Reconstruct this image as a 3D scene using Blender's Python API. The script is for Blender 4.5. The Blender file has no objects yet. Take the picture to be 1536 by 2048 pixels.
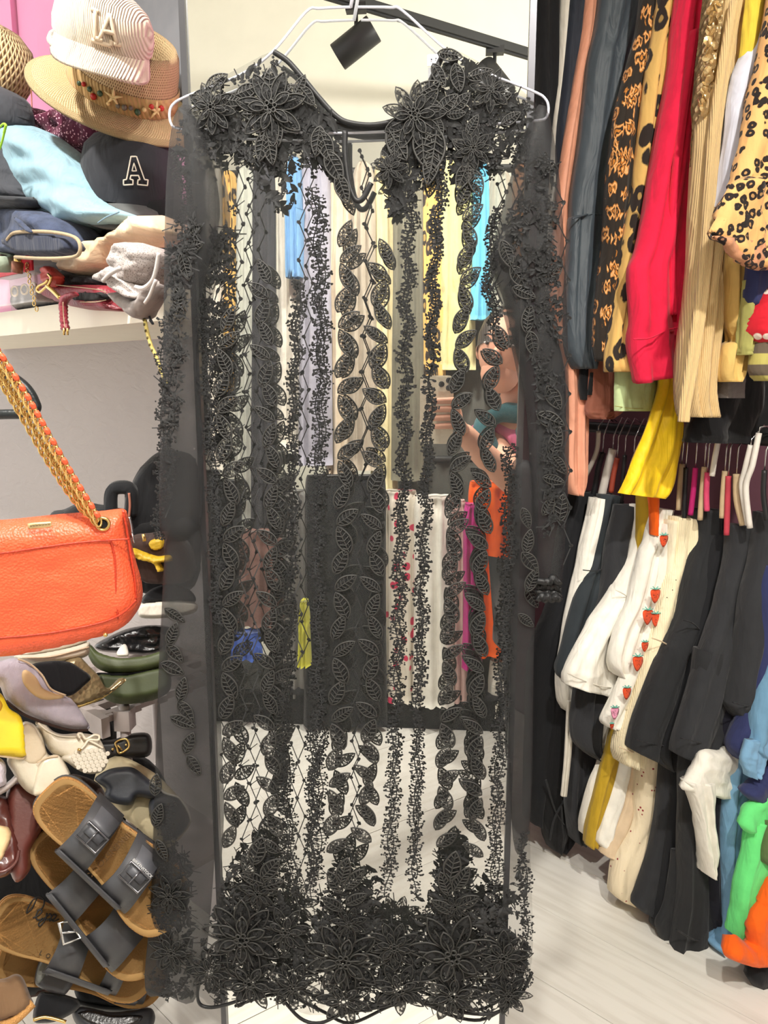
import bpy, bmesh, math, random
from mathutils import Vector, Matrix, noise
from mathutils.geometry import delaunay_2d_cdt
random.seed(7)
SC = bpy.context.scene
COL = SC.collection
PI = math.pi

# ------------------------------------------------------------------ camera, world, light, exposure
FPX = 1500.0
YAW, PIT = math.radians(4.6), math.radians(9.8)
CAM = Vector((0, 0, 1.15))
FW = Vector((-math.sin(YAW) * math.cos(PIT), math.cos(YAW) * math.cos(PIT), -math.sin(PIT)))
RT = Vector((math.cos(YAW), math.sin(YAW), 0))
UP = RT.cross(FW)
cd = bpy.data.cameras.new('camera'); co = bpy.data.objects.new('camera', cd); COL.objects.link(co)
cd.sensor_fit = 'HORIZONTAL'; cd.sensor_width = 36; cd.lens = 36 * FPX / 1536
cd.clip_start = 0.02
co.matrix_world = Matrix.Translation(CAM) @ Matrix((RT, UP, -FW)).transposed().to_4x4()
SC.camera = co
SC.view_settings.view_transform = 'Standard'
SC.view_settings.look = 'None'
SC.view_settings.gamma = 1
SC.view_settings.use_curve_mapping = False
SC.view_settings.exposure = 0.52
try:
    SC.cycles.transparent_max_bounces = 28
    SC.cycles.max_bounces = 8
    SC.cycles.glossy_bounces = 6
    SC.cycles.sample_clamp_indirect = 4
except Exception:
    pass
w = bpy.data.worlds.new('world'); SC.world = w; w.use_nodes = True
w.node_tree.nodes['Background'].inputs[0].default_value = (1, 0.98, 0.945, 1)
w.node_tree.nodes['Background'].inputs[1].default_value = 1.25
MY = 0.88            # mirror plane
ZC = 3.05            # ceiling height
ZT = 2.44            # height of the hung lamp tracks

# ------------------------------------------------------------------ geometry of view
def ray(px, py): return FW + RT * ((px - 768) / FPX) + UP * ((1024 - py) / FPX)
def onD(px, py, D): return CAM + ray(px, py) * D
def onY(px, py, Y):
    d = ray(px, py); return CAM + d * ((Y - CAM.y) / d.y)
def onZ(px, py, z):
    d = ray(px, py); return CAM + d * ((z - CAM.z) / d.z)
def mir(p): return Vector((p.x, 2 * MY - p.y, p.z))

class Plane:
    def __init__(s, P0, n, m=False):
        s.P = Vector(P0); s.n = Vector(n).normalized(); s.m = m
    def __call__(s, px, py, off=0.0):
        d = ray(px, py); t = (s.P - CAM).dot(s.n) / d.dot(s.n)
        p = CAM + d * t + s.n * off
        return mir(p) if s.m else p
def lift(pl, off): return Plane(pl.P + pl.n * off, pl.n, pl.m)      # the same plane brought forward, so pixels stay aligned
def facing(px, py, D, yaw=0, tilt=0):
    """vertical-ish plane through a point at depth D, turned by yaw, leaned back by tilt (degrees)"""
    a = math.radians(yaw); t = math.radians(tilt)
    h = Vector((-FW.x, -FW.y, 0)).normalized(); s = Vector((RT.x, RT.y, 0))
    n = (h * math.cos(a) + s * math.sin(a)) * math.cos(t) + Vector((0, 0, 1)) * math.sin(t)
    return Plane(onD(px, py, D), n)
def square(px, py, D, yaw=0, tilt=0):
    """plane square to the line of sight at depth D, then turned and tilted"""
    v = ray(px, py).normalized(); r = v.cross(Vector((0, 0, 1))).normalized(); u = r.cross(v)
    a = math.radians(yaw); t = math.radians(tilt)
    n = (-v * math.cos(a) + r * math.sin(a)) * math.cos(t) + u * math.sin(t)
    return Plane(onD(px, py, D), n)
def frame(px, py, D, roll=0, tilt=0, yaw=0, sc=1.0):
    """object frame: x right, y away, z up in view; roll clockwise, tilt brings the top to the viewer"""
    v = ray(px, py).normalized(); r = v.cross(Vector((0, 0, 1))).normalized(); u = r.cross(v)
    M = Matrix((r, v, u)).transposed()
    M = M @ Matrix.Rotation(math.radians(roll), 3, 'Y') @ Matrix.Rotation(math.radians(tilt), 3, 'X') @ Matrix.Rotation(math.radians(yaw), 3, 'Z')
    return Matrix.Translation(onD(px, py, D)) @ M.to_4x4() @ Matrix.Scale(sc, 4)

# ------------------------------------------------------------------ materials
def lin(c):
    return tuple(((x / 255) / 12.92 if x / 255 <= 0.04045 else ((x / 255 + 0.055) / 1.055) ** 2.4) for x in c[:3]) + (1,)
MATS = {}
def mat(name, rgb, rough=0.75, var=0.12, bump=0.25, scale=60, metal=0, kind='noise', rgb2=None, sheen=0, alpha=1, coat=0, spec=0.5, stretch=(1, 1, 1), uv=False, bdist=0.002):
    if name in MATS: return MATS[name]
    m = bpy.data.materials.new(name); m.use_nodes = True; MATS[name] = m
    nt = m.node_tree; N = nt.nodes; L = nt.links; B = N['Principled BSDF']
    B.inputs['Roughness'].default_value = rough; B.inputs['Metallic'].default_value = metal
    B.inputs['Specular IOR Level'].default_value = spec
    if sheen: B.inputs['Sheen Weight'].default_value = sheen; B.inputs['Sheen Roughness'].default_value = 0.5
    if coat: B.inputs['Coat Weight'].default_value = coat; B.inputs['Coat Roughness'].default_value = 0.15
    if alpha < 1: B.inputs['Alpha'].default_value = alpha
    c = lin(rgb); c2 = lin(rgb2) if rgb2 else tuple(x * (1 - var * 2) for x in c[:3]) + (1,)
    tc = N.new('ShaderNodeTexCoord'); mp = N.new('ShaderNodeMapping'); mp.inputs['Scale'].default_value = stretch
    L.new(tc.outputs['UV' if uv else 'Object'], mp.inputs[0])
    def tex(t, **k):
        n = N.new(t)
        for a, v in k.items():
            if a in n.inputs: n.inputs[a].default_value = v
            else: setattr(n, a, v)
        L.new(mp.outputs[0], n.inputs['Vector']); return n
    def ramp(src, stops):
        r = N.new('ShaderNodeValToRGB'); L.new(src, r.inputs[0]); e = r.color_ramp.elements
        while len(e) < len(stops): e.new(0.5)
        for el, (p, cc) in zip(e, stops): el.position = p; el.color = cc
        return r.outputs[0]
    hsrc = None
    if kind == 'noise':
        t = tex('ShaderNodeTexNoise', Scale=scale * 0.25, Detail=4.0)
        colr = ramp(t.outputs[0], [(0.3, c2), (0.62, c)])
        hsrc = tex('ShaderNodeTexNoise', Scale=scale * 4, Detail=3.0).outputs[0]
    elif kind == 'weave':
        t = tex('ShaderNodeTexNoise', Scale=scale * 0.1, Detail=3.0)
        colr = ramp(t.outputs[0], [(0.3, c2), (0.62, c)])
        hsrc = tex('ShaderNodeTexWave', Scale=scale, Distortion=1.5, bands_direction='Z').outputs[1]
    elif kind == 'rib':
        t = tex('ShaderNodeTexWave', Scale=scale, Distortion=0.6, bands_direction='X')
        t.inputs['Detail Scale'].default_value = 3
        colr = ramp(t.outputs[1], [(0.1, c2), (0.6, c)]); hsrc = t.outputs[1]
    elif kind == 'leopard':
        t = tex('ShaderNodeTexVoronoi', Scale=scale); t2 = tex('ShaderNodeTexNoise', Scale=scale * 1.3, Detail=3.0)
        ad = N.new('ShaderNodeMath'); ad.operation = 'MULTIPLY_ADD'; L.new(t2.outputs[0], ad.inputs[0]); ad.inputs[1].default_value = 0.5; L.new(t.outputs['Distance'], ad.inputs[2])
        cc = lin(rgb2); mid = tuple(x * 0.55 for x in c[:3]) + (1,)
        colr = ramp(ad.outputs[0], [(0.0, mid), (0.40, mid), (0.44, cc), (0.68, cc), (0.73, c)])
        hsrc = tex('ShaderNodeTexNoise', Scale=scale * 6).outputs[0]
    elif kind == 'paisley':
        t = tex('ShaderNodeTexVoronoi', Scale=scale); t2 = tex('ShaderNodeTexWave', Scale=scale * 1.2, Distortion=9.0); t2.inputs['Detail'].default_value = 3
        mx = N.new('ShaderNodeMath'); mx.operation = 'MULTIPLY_ADD'; L.new(t2.outputs[1], mx.inputs[0]); mx.inputs[1].default_value = 0.18; L.new(t.outputs['Distance'], mx.inputs[2])
        cc = lin(rgb2); li = lin((236, 188, 130))
        colr = ramp(mx.outputs[0], [(0.0, li), (0.12, li), (0.15, c), (0.25, c), (0.28, cc), (0.34, cc), (0.38, c), (0.46, li), (0.50, c), (0.56, cc)])
        hsrc = t.outputs['Distance']
    elif kind == 'spots':
        t = tex('ShaderNodeTexVoronoi', Scale=scale)
        colr = ramp(t.outputs['Distance'], [(0.0, lin(rgb2)), (var, lin(rgb2)), (var + 0.05, c)])
        hsrc = tex('ShaderNodeTexNoise', Scale=scale * 4).outputs[0]
    elif kind == 'lattice':
        a = tex('ShaderNodeTexWave', Scale=scale, bands_direction='DIAGONAL')
        mp2 = N.new('ShaderNodeMapping'); mp2.inputs['Scale'].default_value = (-stretch[0], stretch[1], stretch[2]); L.new(tc.outputs['UV' if uv else 'Object'], mp2.inputs[0])
        b = N.new('ShaderNodeTexWave'); b.inputs['Scale'].default_value = scale; b.bands_direction = 'DIAGONAL'; L.new(mp2.outputs[0], b.inputs[0])
        mx = N.new('ShaderNodeMath'); mx.operation = 'MAXIMUM'; L.new(a.outputs[1], mx.inputs[0]); L.new(b.outputs[1], mx.inputs[1])
        colr = ramp(mx.outputs[0], [(0.25, c2), (0.6, c)]); hsrc = mx.outputs[0]
    elif kind == 'grain':
        t = tex('ShaderNodeTexNoise', Scale=scale * 0.06, Detail=3.0)
        colr = ramp(t.outputs[0], [(0.3, c2), (0.65, c)])
        hsrc = tex('ShaderNodeTexVoronoi', Scale=scale).outputs['Distance']
    elif kind == 'stripe':
        t = tex('ShaderNodeTexWave', Scale=scale, bands_direction='Z')
        colr = ramp(t.outputs[1], [(0.45, c), (0.55, lin(rgb2))]); hsrc = tex('ShaderNodeTexNoise', Scale=300).outputs[0]
    elif kind == 'wood':
        t = tex('ShaderNodeTexNoise', Scale=scale, Detail=6.0)
        t2 = tex('ShaderNodeTexNoise', Scale=scale * 0.15, Detail=2.0)
        ad = N.new('ShaderNodeMath'); ad.operation = 'MULTIPLY_ADD'; L.new(t2.outputs[0], ad.inputs[0]); ad.inputs[1].default_value = 0.6; L.new(t.outputs[0], ad.inputs[2])
        colr = ramp(ad.outputs[0], [(0.5, c2), (0.85, c)]); hsrc = t.outputs[0]
    elif kind == 'plaster':
        t = tex('ShaderNodeTexNoise', Scale=scale * 0.1, Detail=2.0)
        colr = ramp(t.outputs[0], [(0.3, c2), (0.7, c)])
        v = tex('ShaderNodeTexNoise', Scale=scale, Detail=6.0, Distortion=1.6)
        hsrc = v.outputs[0]
    L.new(colr, B.inputs['Base Color'])
    if bump and hsrc:
        bn = N.new('ShaderNodeBump'); bn.inputs['Strength'].default_value = bump; bn.inputs['Distance'].default_value = bdist
        L.new(hsrc, bn.inputs['Height']); L.new(bn.outputs[0], B.inputs['Normal'])
        if sheen:      # soft creases of cloth
            mw = N.new('ShaderNodeMapping'); mw.inputs['Scale'].default_value = (1, 1, 0.35); L.new(tc.outputs['Object'], mw.inputs[0])
            wn = N.new('ShaderNodeTexNoise'); wn.inputs['Scale'].default_value = 26; wn.inputs['Detail'].default_value = 3; wn.inputs['Distortion'].default_value = 0.8; L.new(mw.outputs[0], wn.inputs[0])
            b2 = N.new('ShaderNodeBump'); b2.inputs['Strength'].default_value = 0.38; b2.inputs['Distance'].default_value = 0.02
            L.new(wn.outputs[0], b2.inputs['Height']); L.new(b2.outputs[0], bn.inputs['Normal'])
    return m
def cloth(name, rgb, rough=0.85, **k):
    k.setdefault('kind', 'weave'); k.setdefault('scale', 400); k.setdefault('bump', 0.15); k.setdefault('var', 0.06); k.setdefault('sheen', 0.12); k.setdefault('spec', 0.25)
    return mat(name, rgb, rough, **k)

# ------------------------------------------------------------------ mesh builder
class MB:
    def __init__(s): s.v = []; s.f = []; s.mi = []; s.uv = {}
    def add(s, vs, fs, mi=0, uvs=None):
        o = len(s.v); s.v += [Vector(p) for p in vs]
        if uvs:
            for i, u in enumerate(uvs): s.uv[o + i] = u
        for f in fs: s.f.append([o + i for i in f]); s.mi.append(mi)
        return s
    def box(s, c, d, M=None, mi=0):
        x, y, z = (q / 2 for q in d); c = Vector(c)
        vs = [Vector((i * x, j * y, k * z)) + c for i in (-1, 1) for j in (-1, 1) for k in (-1, 1)]
        if M: vs = [M @ p for p in vs]
        return s.add(vs, [(0, 1, 3, 2), (4, 6, 7, 5), (0, 4, 5, 1), (2, 3, 7, 6), (0, 2, 6, 4), (1, 5, 7, 3)], mi)
    def tube(s, path, r, n=8, mi=0, cap=True, closed=False):
        path = [Vector(p) for p in path]; m = len(path); vs = []; fs = []
        t0 = (path[1] - path[0]).normalized(); a = t0.orthogonal().normalized()
        for i, p in enumerate(path):
            if closed: t = path[(i + 1) % m] - path[i - 1]
            else: t = path[min(i + 1, m - 1)] - path[max(i - 1, 0)]
            if t.length < 1e-9: t = t0
            t.normalize(); a = (a - t * a.dot(t)); a = a.normalized() if a.length > 1e-6 else t.orthogonal().normalized(); b = t.cross(a)
            rr = r(i / (m - 1)) if callable(r) else r
            for k in range(n):
                q = 2 * PI * k / n; vs.append(p + (a * math.cos(q) + b * math.sin(q)) * rr)
        for i in range(m if closed else m - 1):
            j = (i + 1) % m
            for k in range(n): fs.append((i * n + k, i * n + (k + 1) % n, j * n + (k + 1) % n, j * n + k))
        if cap and not closed: fs += [tuple(range(n))[::-1], tuple(range((m - 1) * n, m * n))]
        return s.add(vs, fs, mi)
    def lathe(s, prof, n=40, M=None, mi=0, sx=1, sy=1, a0=0, a1=2 * PI):
        full = abs(a1 - a0 - 2 * PI) < 1e-6; vs = []; uv = []; k = n if full else n + 1
        for i, (r, z) in enumerate(prof):
            for j in range(k):
                a = a0 + (a1 - a0) * j / n; p = Vector((r * sx * math.cos(a), r * sy * math.sin(a), z)); vs.append(M @ p if M else p); uv.append((j / n, i / (len(prof) - 1)))
        fs = [(i * k + j, i * k + (j + 1) % k, (i + 1) * k + (j + 1) % k, (i + 1) * k + j) for i in range(len(prof) - 1) for j in range(n)]
        return s.add(vs, fs, mi, uv)
    def ball(s, c, r, n=8, M=None, mi=0, sc=(1, 1, 1)):
        m = n // 2; T = (M if M else Matrix.Identity(4)) @ Matrix.Translation(c) @ Matrix.Diagonal((r * sc[0], r * sc[1], r * sc[2], 1))
        return s.lathe([(math.sin(PI * i / m) + 1e-4, -math.cos(PI * i / m)) for i in range(m + 1)], n, T, mi)
    def build(s, name, mats, parent=None, smooth=True, origin=None, sub=0):
        if not isinstance(mats, (list, tuple)): mats = [mats]
        if origin is None:
            if parent is not None: origin = Vector(parent['org'])
            else:
                xs = [p.x for p in s.v]; ys = [p.y for p in s.v]
                origin = Vector(((min(xs) + max(xs)) / 2, (min(ys) + max(ys)) / 2, min(p.z for p in s.v)))
        me = bpy.data.meshes.new(name); me.from_pydata([p - origin for p in s.v], [], s.f)
        for m in mats: me.materials.append(m)
        for p, i in zip(me.polygons, s.mi): p.material_index = i; p.use_smooth = smooth
        if s.uv:
            ul = me.uv_layers.new()
            for lp in me.loops: ul.data[lp.index].uv = s.uv.get(lp.vertex_index, (0, 0))
        me.validate(); me.update()
        return link(name, me, parent, origin, sub)
def link(name, me, parent, origin, sub=0):
    o = bpy.data.objects.new(name, me); COL.objects.link(o); o['org'] = list(origin)
    if parent is not None:
        o.parent = parent; o.location = Vector(origin) - Vector(parent['org'])
    else: o.location = origin
    if sub:
        md = o.modifiers.new('sub', 'SUBSURF'); md.levels = sub; md.render_levels = sub
    return o
def tag(o, label, cat, group=None):
    o['label'] = label; o['category'] = cat
    if group: o['group'] = group
    return o
def struct(o): o['kind'] = 'structure'; return o
def stuff(o): o['kind'] = 'stuff'; return o
def thing(name, label, cat, loc, group=None):
    o = bpy.data.objects.new(name, None); COL.objects.link(o); o.location = loc; o['org'] = list(loc); o.empty_display_size = 0.02
    return tag(o, label, cat, group)
def piece(name, me, parent, M):
    """a copy sharing mesh data, placed by a world matrix"""
    o = bpy.data.objects.new(name, me); COL.objects.link(o); o.parent = parent
    o.matrix_local = Matrix.Translation(-Vector(parent['org'])) @ M; o['org'] = list(M.translation)
    return o

# ------------------------------------------------------------------ curves of pixels
def cat(pts, n=6, closed=False):
    pts = [Vector((p[0], p[1])) for p in pts]; out = []; m = len(pts)
    for i in range(m if closed else m - 1):
        if closed: a, b, c, d = pts[i - 1], pts[i], pts[(i + 1) % m], pts[(i + 2) % m]
        else: a, b, c, d = pts[max(i - 1, 0)], pts[i], pts[i + 1], pts[min(i + 2, m - 1)]
        for k in range(n):
            t = k / n
            out.append(0.5 * ((2 * b) + (c - a) * t + (2 * a - 5 * b + 4 * c - d) * t * t + (3 * b - a - 3 * c + d) * t ** 3))
    if not closed: out.append(pts[-1])
    return out
def cord(pts, pl, off, r, mb=None, smooth=True, n=6, seg=5, closed=False):
    mb = mb or MB()
    q = cat(pts, seg, closed) if smooth else pts
    pl = lift(pl, off); return mb.tube([pl(p[0], p[1]) for p in q], r, n, closed=closed)
def fillpoly(poly, step):
    n = len(poly); x0 = min(p[0] for p in poly); x1 = max(p[0] for p in poly); y0 = min(p[1] for p in poly); y1 = max(p[1] for p in poly)
    def inside(x, y):
        c = False; j = n - 1
        for i in range(n):
            xi, yi = poly[i]; xj, yj = poly[j]
            if (yi > y) != (yj > y) and x < (xj - xi) * (y - yi) / (yj - yi) + xi: c = not c
            j = i
        return c
    def dist(x, y):
        b = 1e9
        for i in range(n):
            ax, ay = poly[i - 1]; bx, by = poly[i]; dx, dy = bx - ax, by - ay; q = dx * dx + dy * dy
            t = max(0, min(1, ((x - ax) * dx + (y - ay) * dy) / q)) if q else 0
            b = min(b, (x - ax - t * dx) ** 2 + (y - ay - t * dy) ** 2)
        return math.sqrt(b)
    vs = [Vector(p) for p in poly]; r = 0; y = y0 + step * 0.5
    while y < y1:
        x = x0 + step * (0.5 if r % 2 else 0.0)
        while x < x1:
            if inside(x, y) and dist(x, y) > step * 0.45: vs.append(Vector((x, y)))
            x += step
        y += step * 0.87; r += 1
    V, E_, Fc, *_ = delaunay_2d_cdt(vs, [(i, (i + 1) % n) for i in range(n)], [], 1, 1e-5)
    nb = n
    D = [0.0 if i < nb else dist(v.x, v.y) for i, v in enumerate(V)]
    return V, [list(f) for f in Fc], D, nb
def pillow(poly, pl, T, w=20, step=None, fold=None, seed=0, smooth=5, back=True, base=0.0, mb=None, mi=0):
    """solid with a traced outline: thickness T (metres) rising over w pixels from its edge, with folds"""
    mb = mb or MB()
    pl = lift(pl, base); base = 0.0
    P = [tuple(p) for p in (cat(poly, smooth, True) if smooth else poly)]
    Q = [P[0]]
    for p in P[1:]:
        if (p[0] - Q[-1][0]) ** 2 + (p[1] - Q[-1][1]) ** 2 > 0.3: Q.append(p)
    xs = [p[0] for p in Q]; ys = [p[1] for p in Q]
    step = step or max(3.0, min(max(xs) - min(xs), max(ys) - min(ys)) / 14)
    V, Fc, D, nb = fillpoly(Q, step)
    def fo(x, y):
        if not fold: return 0
        amp, sx, sy = fold
        return amp * (noise.noise(Vector((x / sx + seed * 7.3, y / sy, seed * 1.7))) + 0.5 * noise.noise(Vector((x / sx * 2.1, y / sy * 2.1 + 9, seed * 3.1))))
    top = []; bot = []
    for v, d in zip(V, D):
        k = min(d / w, 1.0); h = math.sqrt(max(0, 1 - (1 - k) ** 2)); e = fo(v.x, v.y)
        top.append(pl(v.x, v.y, base + h * T * 0.5 + e * (0.08 + 0.92 * k))); bot.append(pl(v.x, v.y, base - h * T * 0.5 + e * (0.08 + 0.92 * k) * 0.85 - (0 if d < 1e-3 else 0.0002)))
    n = len(V)
    vs = top + (bot if back else [])
    idx = [i if D[i] < 1e-3 else i + n for i in range(n)]
    fs = []
    for f in Fc:
        a = (top[f[1]] - top[f[0]]).cross(top[f[2]] - top[f[0]])
        if a.dot(pl.n if not pl.m else Vector((pl.n.x, -pl.n.y, pl.n.z))) < 0: f = f[::-1]
        fs.append(tuple(f))
        if back: fs.append(tuple(idx[i] for i in f[::-1]))
    return mb.add(vs, fs, mi, [(v.x / 1500, -v.y / 1500) for v in V] * (2 if back else 1))
def strip(rows, pl, T=0.03, nf=3, amp=0.006, seed=0, nu=18, nv=36, mb=None, flare=0.4):
    """hanging cloth: a closed tube lofted through rows (y, xl, xr) or (xl, yl, xr, yr) with vertical folds"""
    mb = mb or MB()
    R = [(r[1], r[0], r[2], r[0]) if len(r) == 3 else r for r in rows]
    def at(v):
        s = v * (len(R) - 1); i = min(int(s), len(R) - 2); t = s - i
        a, b, c, d = R[max(i - 1, 0)], R[i], R[i + 1], R[min(i + 2, len(R) - 1)]
        return [0.5 * (2 * b[k] + (c[k] - a[k]) * t + (2 * a[k] - 5 * b[k] + 4 * c[k] - d[k]) * t * t + (3 * b[k] - a[k] - 3 * c[k] + d[k]) * t ** 3) for k in range(4)]
    nv = max(nv, 3 * len(R)); vs = []; uv = []; rnd = random.Random(seed); ph = rnd.random() * 6.28; ph2 = rnd.random() * 6.28
    for j in range(nv + 1):
        v = j / nv; xl, yl, xr, yr = at(v)
        ring = []; g = (1 - flare) + flare * v
        for i in range(nu + 1):
            u = i / nu; ring.append((u, 1))
        for i in range(nu - 1, 0, -1): ring.append((i / nu, -1))
        for u, sd in ring:
            x = xl + (xr - xl) * u; y = yl + (yr - yl) * u
            h = math.sqrt(max(0.0, 1 - (2 * u - 1) ** 2)) ** 0.42
            wob = 0.35 * noise.noise(Vector((v * 3, seed * 5.1, u)))
            fo = g * amp * (math.sin(2 * PI * nf * (u + wob * 0.3) + ph) + 0.5 * math.sin(2 * PI * nf * 1.9 * u + ph2 + v * 2)) + amp * 0.7 * noise.noise(Vector((u * 3 + seed, v * 9, seed * 2.2)))
            vs.append(pl(x, y, sd * h * T * 0.5 + fo * h)); uv.append((u * abs(xr - xl) / 1500, -y / 1500))
    k = 2 * nu
    fs = [(j * k + i, (j + 1) * k + i, (j + 1) * k + (i + 1) % k, j * k + (i + 1) % k) for j in range(nv) for i in range(k)]
    if pl.m: fs = [f[::-1] for f in fs]
    fs += [tuple(range(k)), tuple(range(nv * k, nv * k + k))[::-1]]
    return mb.add(vs, fs, 0, uv)
def text_mesh(s, size, extrude=0.0004, M=None, mb=None, shear=0):
    mb = mb or MB()
    cu = bpy.data.curves.new('t', 'FONT'); cu.body = s; cu.size = size; cu.extrude = extrude; cu.align_x = 'CENTER'; cu.align_y = 'CENTER'; cu.resolution_u = 3; cu.shear = shear
    ob = bpy.data.objects.new('t', cu); COL.objects.link(ob); dg = bpy.context.evaluated_depsgraph_get()
    me = bpy.data.meshes.new_from_object(ob.evaluated_get(dg))
    mb.add([(M @ v.co if M else v.co.copy()) for v in me.vertices], [tuple(p.vertices) for p in me.polygons])
    bpy.data.objects.remove(ob); bpy.data.curves.remove(cu); bpy.data.meshes.remove(me)
    return mb

# ================================================================== LAMPS ON TRACKS (positions read below)
blackmetal = mat('black_metal', (38, 38, 38), 0.45, var=0.05, bump=0.02, spec=0.4)
WU = Vector((0.787, -0.616, 0)); WV = Vector((0.616, 0.787, 0))      # room axes: along the shelf wall, into the wall

# ================================================================== SETTING
floor_m = mat('pale_washed_wood', (236, 233, 224), 0.5, kind='wood', rgb2=(216, 211, 200), scale=7, stretch=(8, 0.7, 1), bump=0.06, spec=0.35)
fl = MB().box((0, 0, -0.02), (6, 6, 0.03)).build('floor', mat('dark_joint', (90, 84, 76), 0.9), smooth=False); struct(fl)
pm = MB().box((0, 0, 0), (0.1798, 2.598, 0.012))
pme = bpy.data.meshes.new('plank'); pme.from_pydata(pm.v, [], pm.f); pme.materials.append(floor_m)
rz = math.atan2(WV.y, WV.x)
for k in range(-17, 13):
    v = 0.612 + 0.1813 * (k + 0.5); sh = 0.35 * (k % 3) - 0.3
    for j in range(-2, 2):
        u = sh + (j + 0.5) * 2.6
        c = WU * u + WV * v
        if abs(c.x) > 3.4 or abs(c.y) > 3.4: continue
        piece('plank', pme, fl, Matrix.Translation((c.x, c.y, 0.0005 * (k % 2) - 0.007)) @ Matrix.Rotation(rz, 4, 'Z') @ Matrix.Rotation(PI * ((k + j) % 2), 4, 'Z'))

cream = mat('cream_paint', (236, 233, 218), 0.85, var=0.02, bump=0.05, scale=30)
grey = mat('grey_embossed_wallpaper', (176, 168, 166), 0.85, kind='plaster', var=0.04, scale=26, bump=0.55, bdist=0.006, stretch=(0.6, 0.6, 1.5))
pink = mat('pink_paint', (247, 165, 208), 0.7, var=0.03, bump=0.04, scale=20)
mauve = mat('mauve_paint', (122, 80, 94), 0.85, var=0.05, bump=0.05)
ceil = MB().box((0, 0, ZC + 0.03), (6, 6, 0.06)).build('ceiling', cream, smooth=False); struct(ceil)
def wall(name, a, b, z0, z1, th, m):
    a = Vector(a); b = Vector(b); d = (b - a).normalized(); n = Vector((-d.y, d.x)) * th    # thickness to the left of a->b
    P = [a, b, b + n, a + n]
    vs = [(p.x, p.y, z) for z in (z0, z1) for p in P]
    o = MB().add(vs, [(3, 2, 1, 0), (4, 5, 6, 7), (0, 1, 5, 4), (1, 2, 6, 5), (2, 3, 7, 6), (3, 0, 4, 7)]).build(name, m, smooth=False)
    return struct(o)
S0 = onZ(0, 672, 1.235); S1 = onZ(330, 640, 1.235)
SD = (S1 - S0).normalized(); SN = Vector((-SD.y, SD.x, 0))            # SN points into the wall
if SN.y < 0: SN = -SN
SHD = 0.25
WA = S1 + SN * SHD + SD * 0.10; WB = S0 + SN * SHD - SD * 1.3
wall('wall_left', (WA.x, WA.y), (WB.x, WB.y), 0, 1.235, -0.08, grey)
wall('wall_left_upper', (WA.x, WA.y), (WB.x, WB.y), 1.235, ZC, -0.08, pink)
wall('wall_corner', (WA.x, WA.y), (WA.x, 3.0), 0, ZC, 0.06, grey)
wall('wall_right', (1.75, 0.29), (WA.x, 3.19), 0, ZC, -0.08, mauve)
wall('wall_back', (-2.95, -2.3), (2.95, -2.3), 0, ZC, -0.08, cream)
# pink vertical boards on the upper wall, each a shallow panel
WN = -SN
for i, px in enumerate((-70, 5, 52, 98)):
    p = Plane(WA + WN * 0.004, WN); nx = (5, 52, 98, 150)[i]
    a = p(px + 1, 200); b = p(nx - 1, 200); d = 0.006 + 0.012 * (i % 2)
    mb = MB(); vs = []
    for q in (a, b):
        for off in (0, d):
            for z in (1.28, ZC): vs.append(Vector((q.x, q.y, z)) + WN * off)
    mb.add(vs, [(0, 1, 3, 2), (4, 6, 7, 5), (0, 4, 5, 1), (2, 3, 7, 6), (0, 2, 6, 4), (1, 5, 7, 3)]).build('panel', pink, bpy.data.objects['wall_left_upper'], smooth=False)

# ================================================================== MIRROR
MX0, MX1, MZ1 = -0.291, 0.087, 1.63
mt = thing('standing_mirror', 'tall narrow mirror in a thin dark metal frame behind the lace dress', 'mirror', ((MX0 + MX1) / 2, MY + 0.01, 0))
gm = bpy.data.materials.new('mirror_glass'); gm.use_nodes = True; b = gm.node_tree.nodes['Principled BSDF']
b.inputs['Metallic'].default_value = 1; b.inputs['Roughness'].default_value = 0.0; b.inputs['Base Color'].default_value = (0.93, 0.94, 0.91, 1)
MB().box(((MX0 + MX1) / 2, MY + 0.002, MZ1 / 2), (MX1 - MX0 - 0.006, 0.004, MZ1 - 0.006)).build('glass', gm, mt, smooth=False)
fm = mat('gunmetal_frame', (84, 84, 88), 0.35, metal=0.7, var=0.04, bump=0)
for nm, c, d in (('frame_side', (MX0, MY + 0.006, MZ1 / 2), (0.007, 0.022, MZ1)), ('frame_side', (MX1, MY + 0.006, MZ1 / 2), (0.007, 0.022, MZ1)), ('frame_top', ((MX0 + MX1) / 2, MY + 0.006, MZ1), (MX1 - MX0 + 0.007, 0.022, 0.007)), ('frame_bottom', ((MX0 + MX1) / 2, MY + 0.006, 0.0035), (MX1 - MX0 + 0.007, 0.022, 0.007))):
    MB().box(c, d).build(nm, fm, mt, smooth=False)
MB().box(((MX0 + MX1) / 2, MY + 0.009, MZ1 / 2), (MX1 - MX0, 0.006, MZ1)).build('backing', blackmetal, mt, smooth=False)
MB().tube([(-0.1, MY + 0.02, 1.2), (-0.1, MY + 0.2, 0.008)], 0.008).build('stand_leg', blackmetal, mt)

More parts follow.
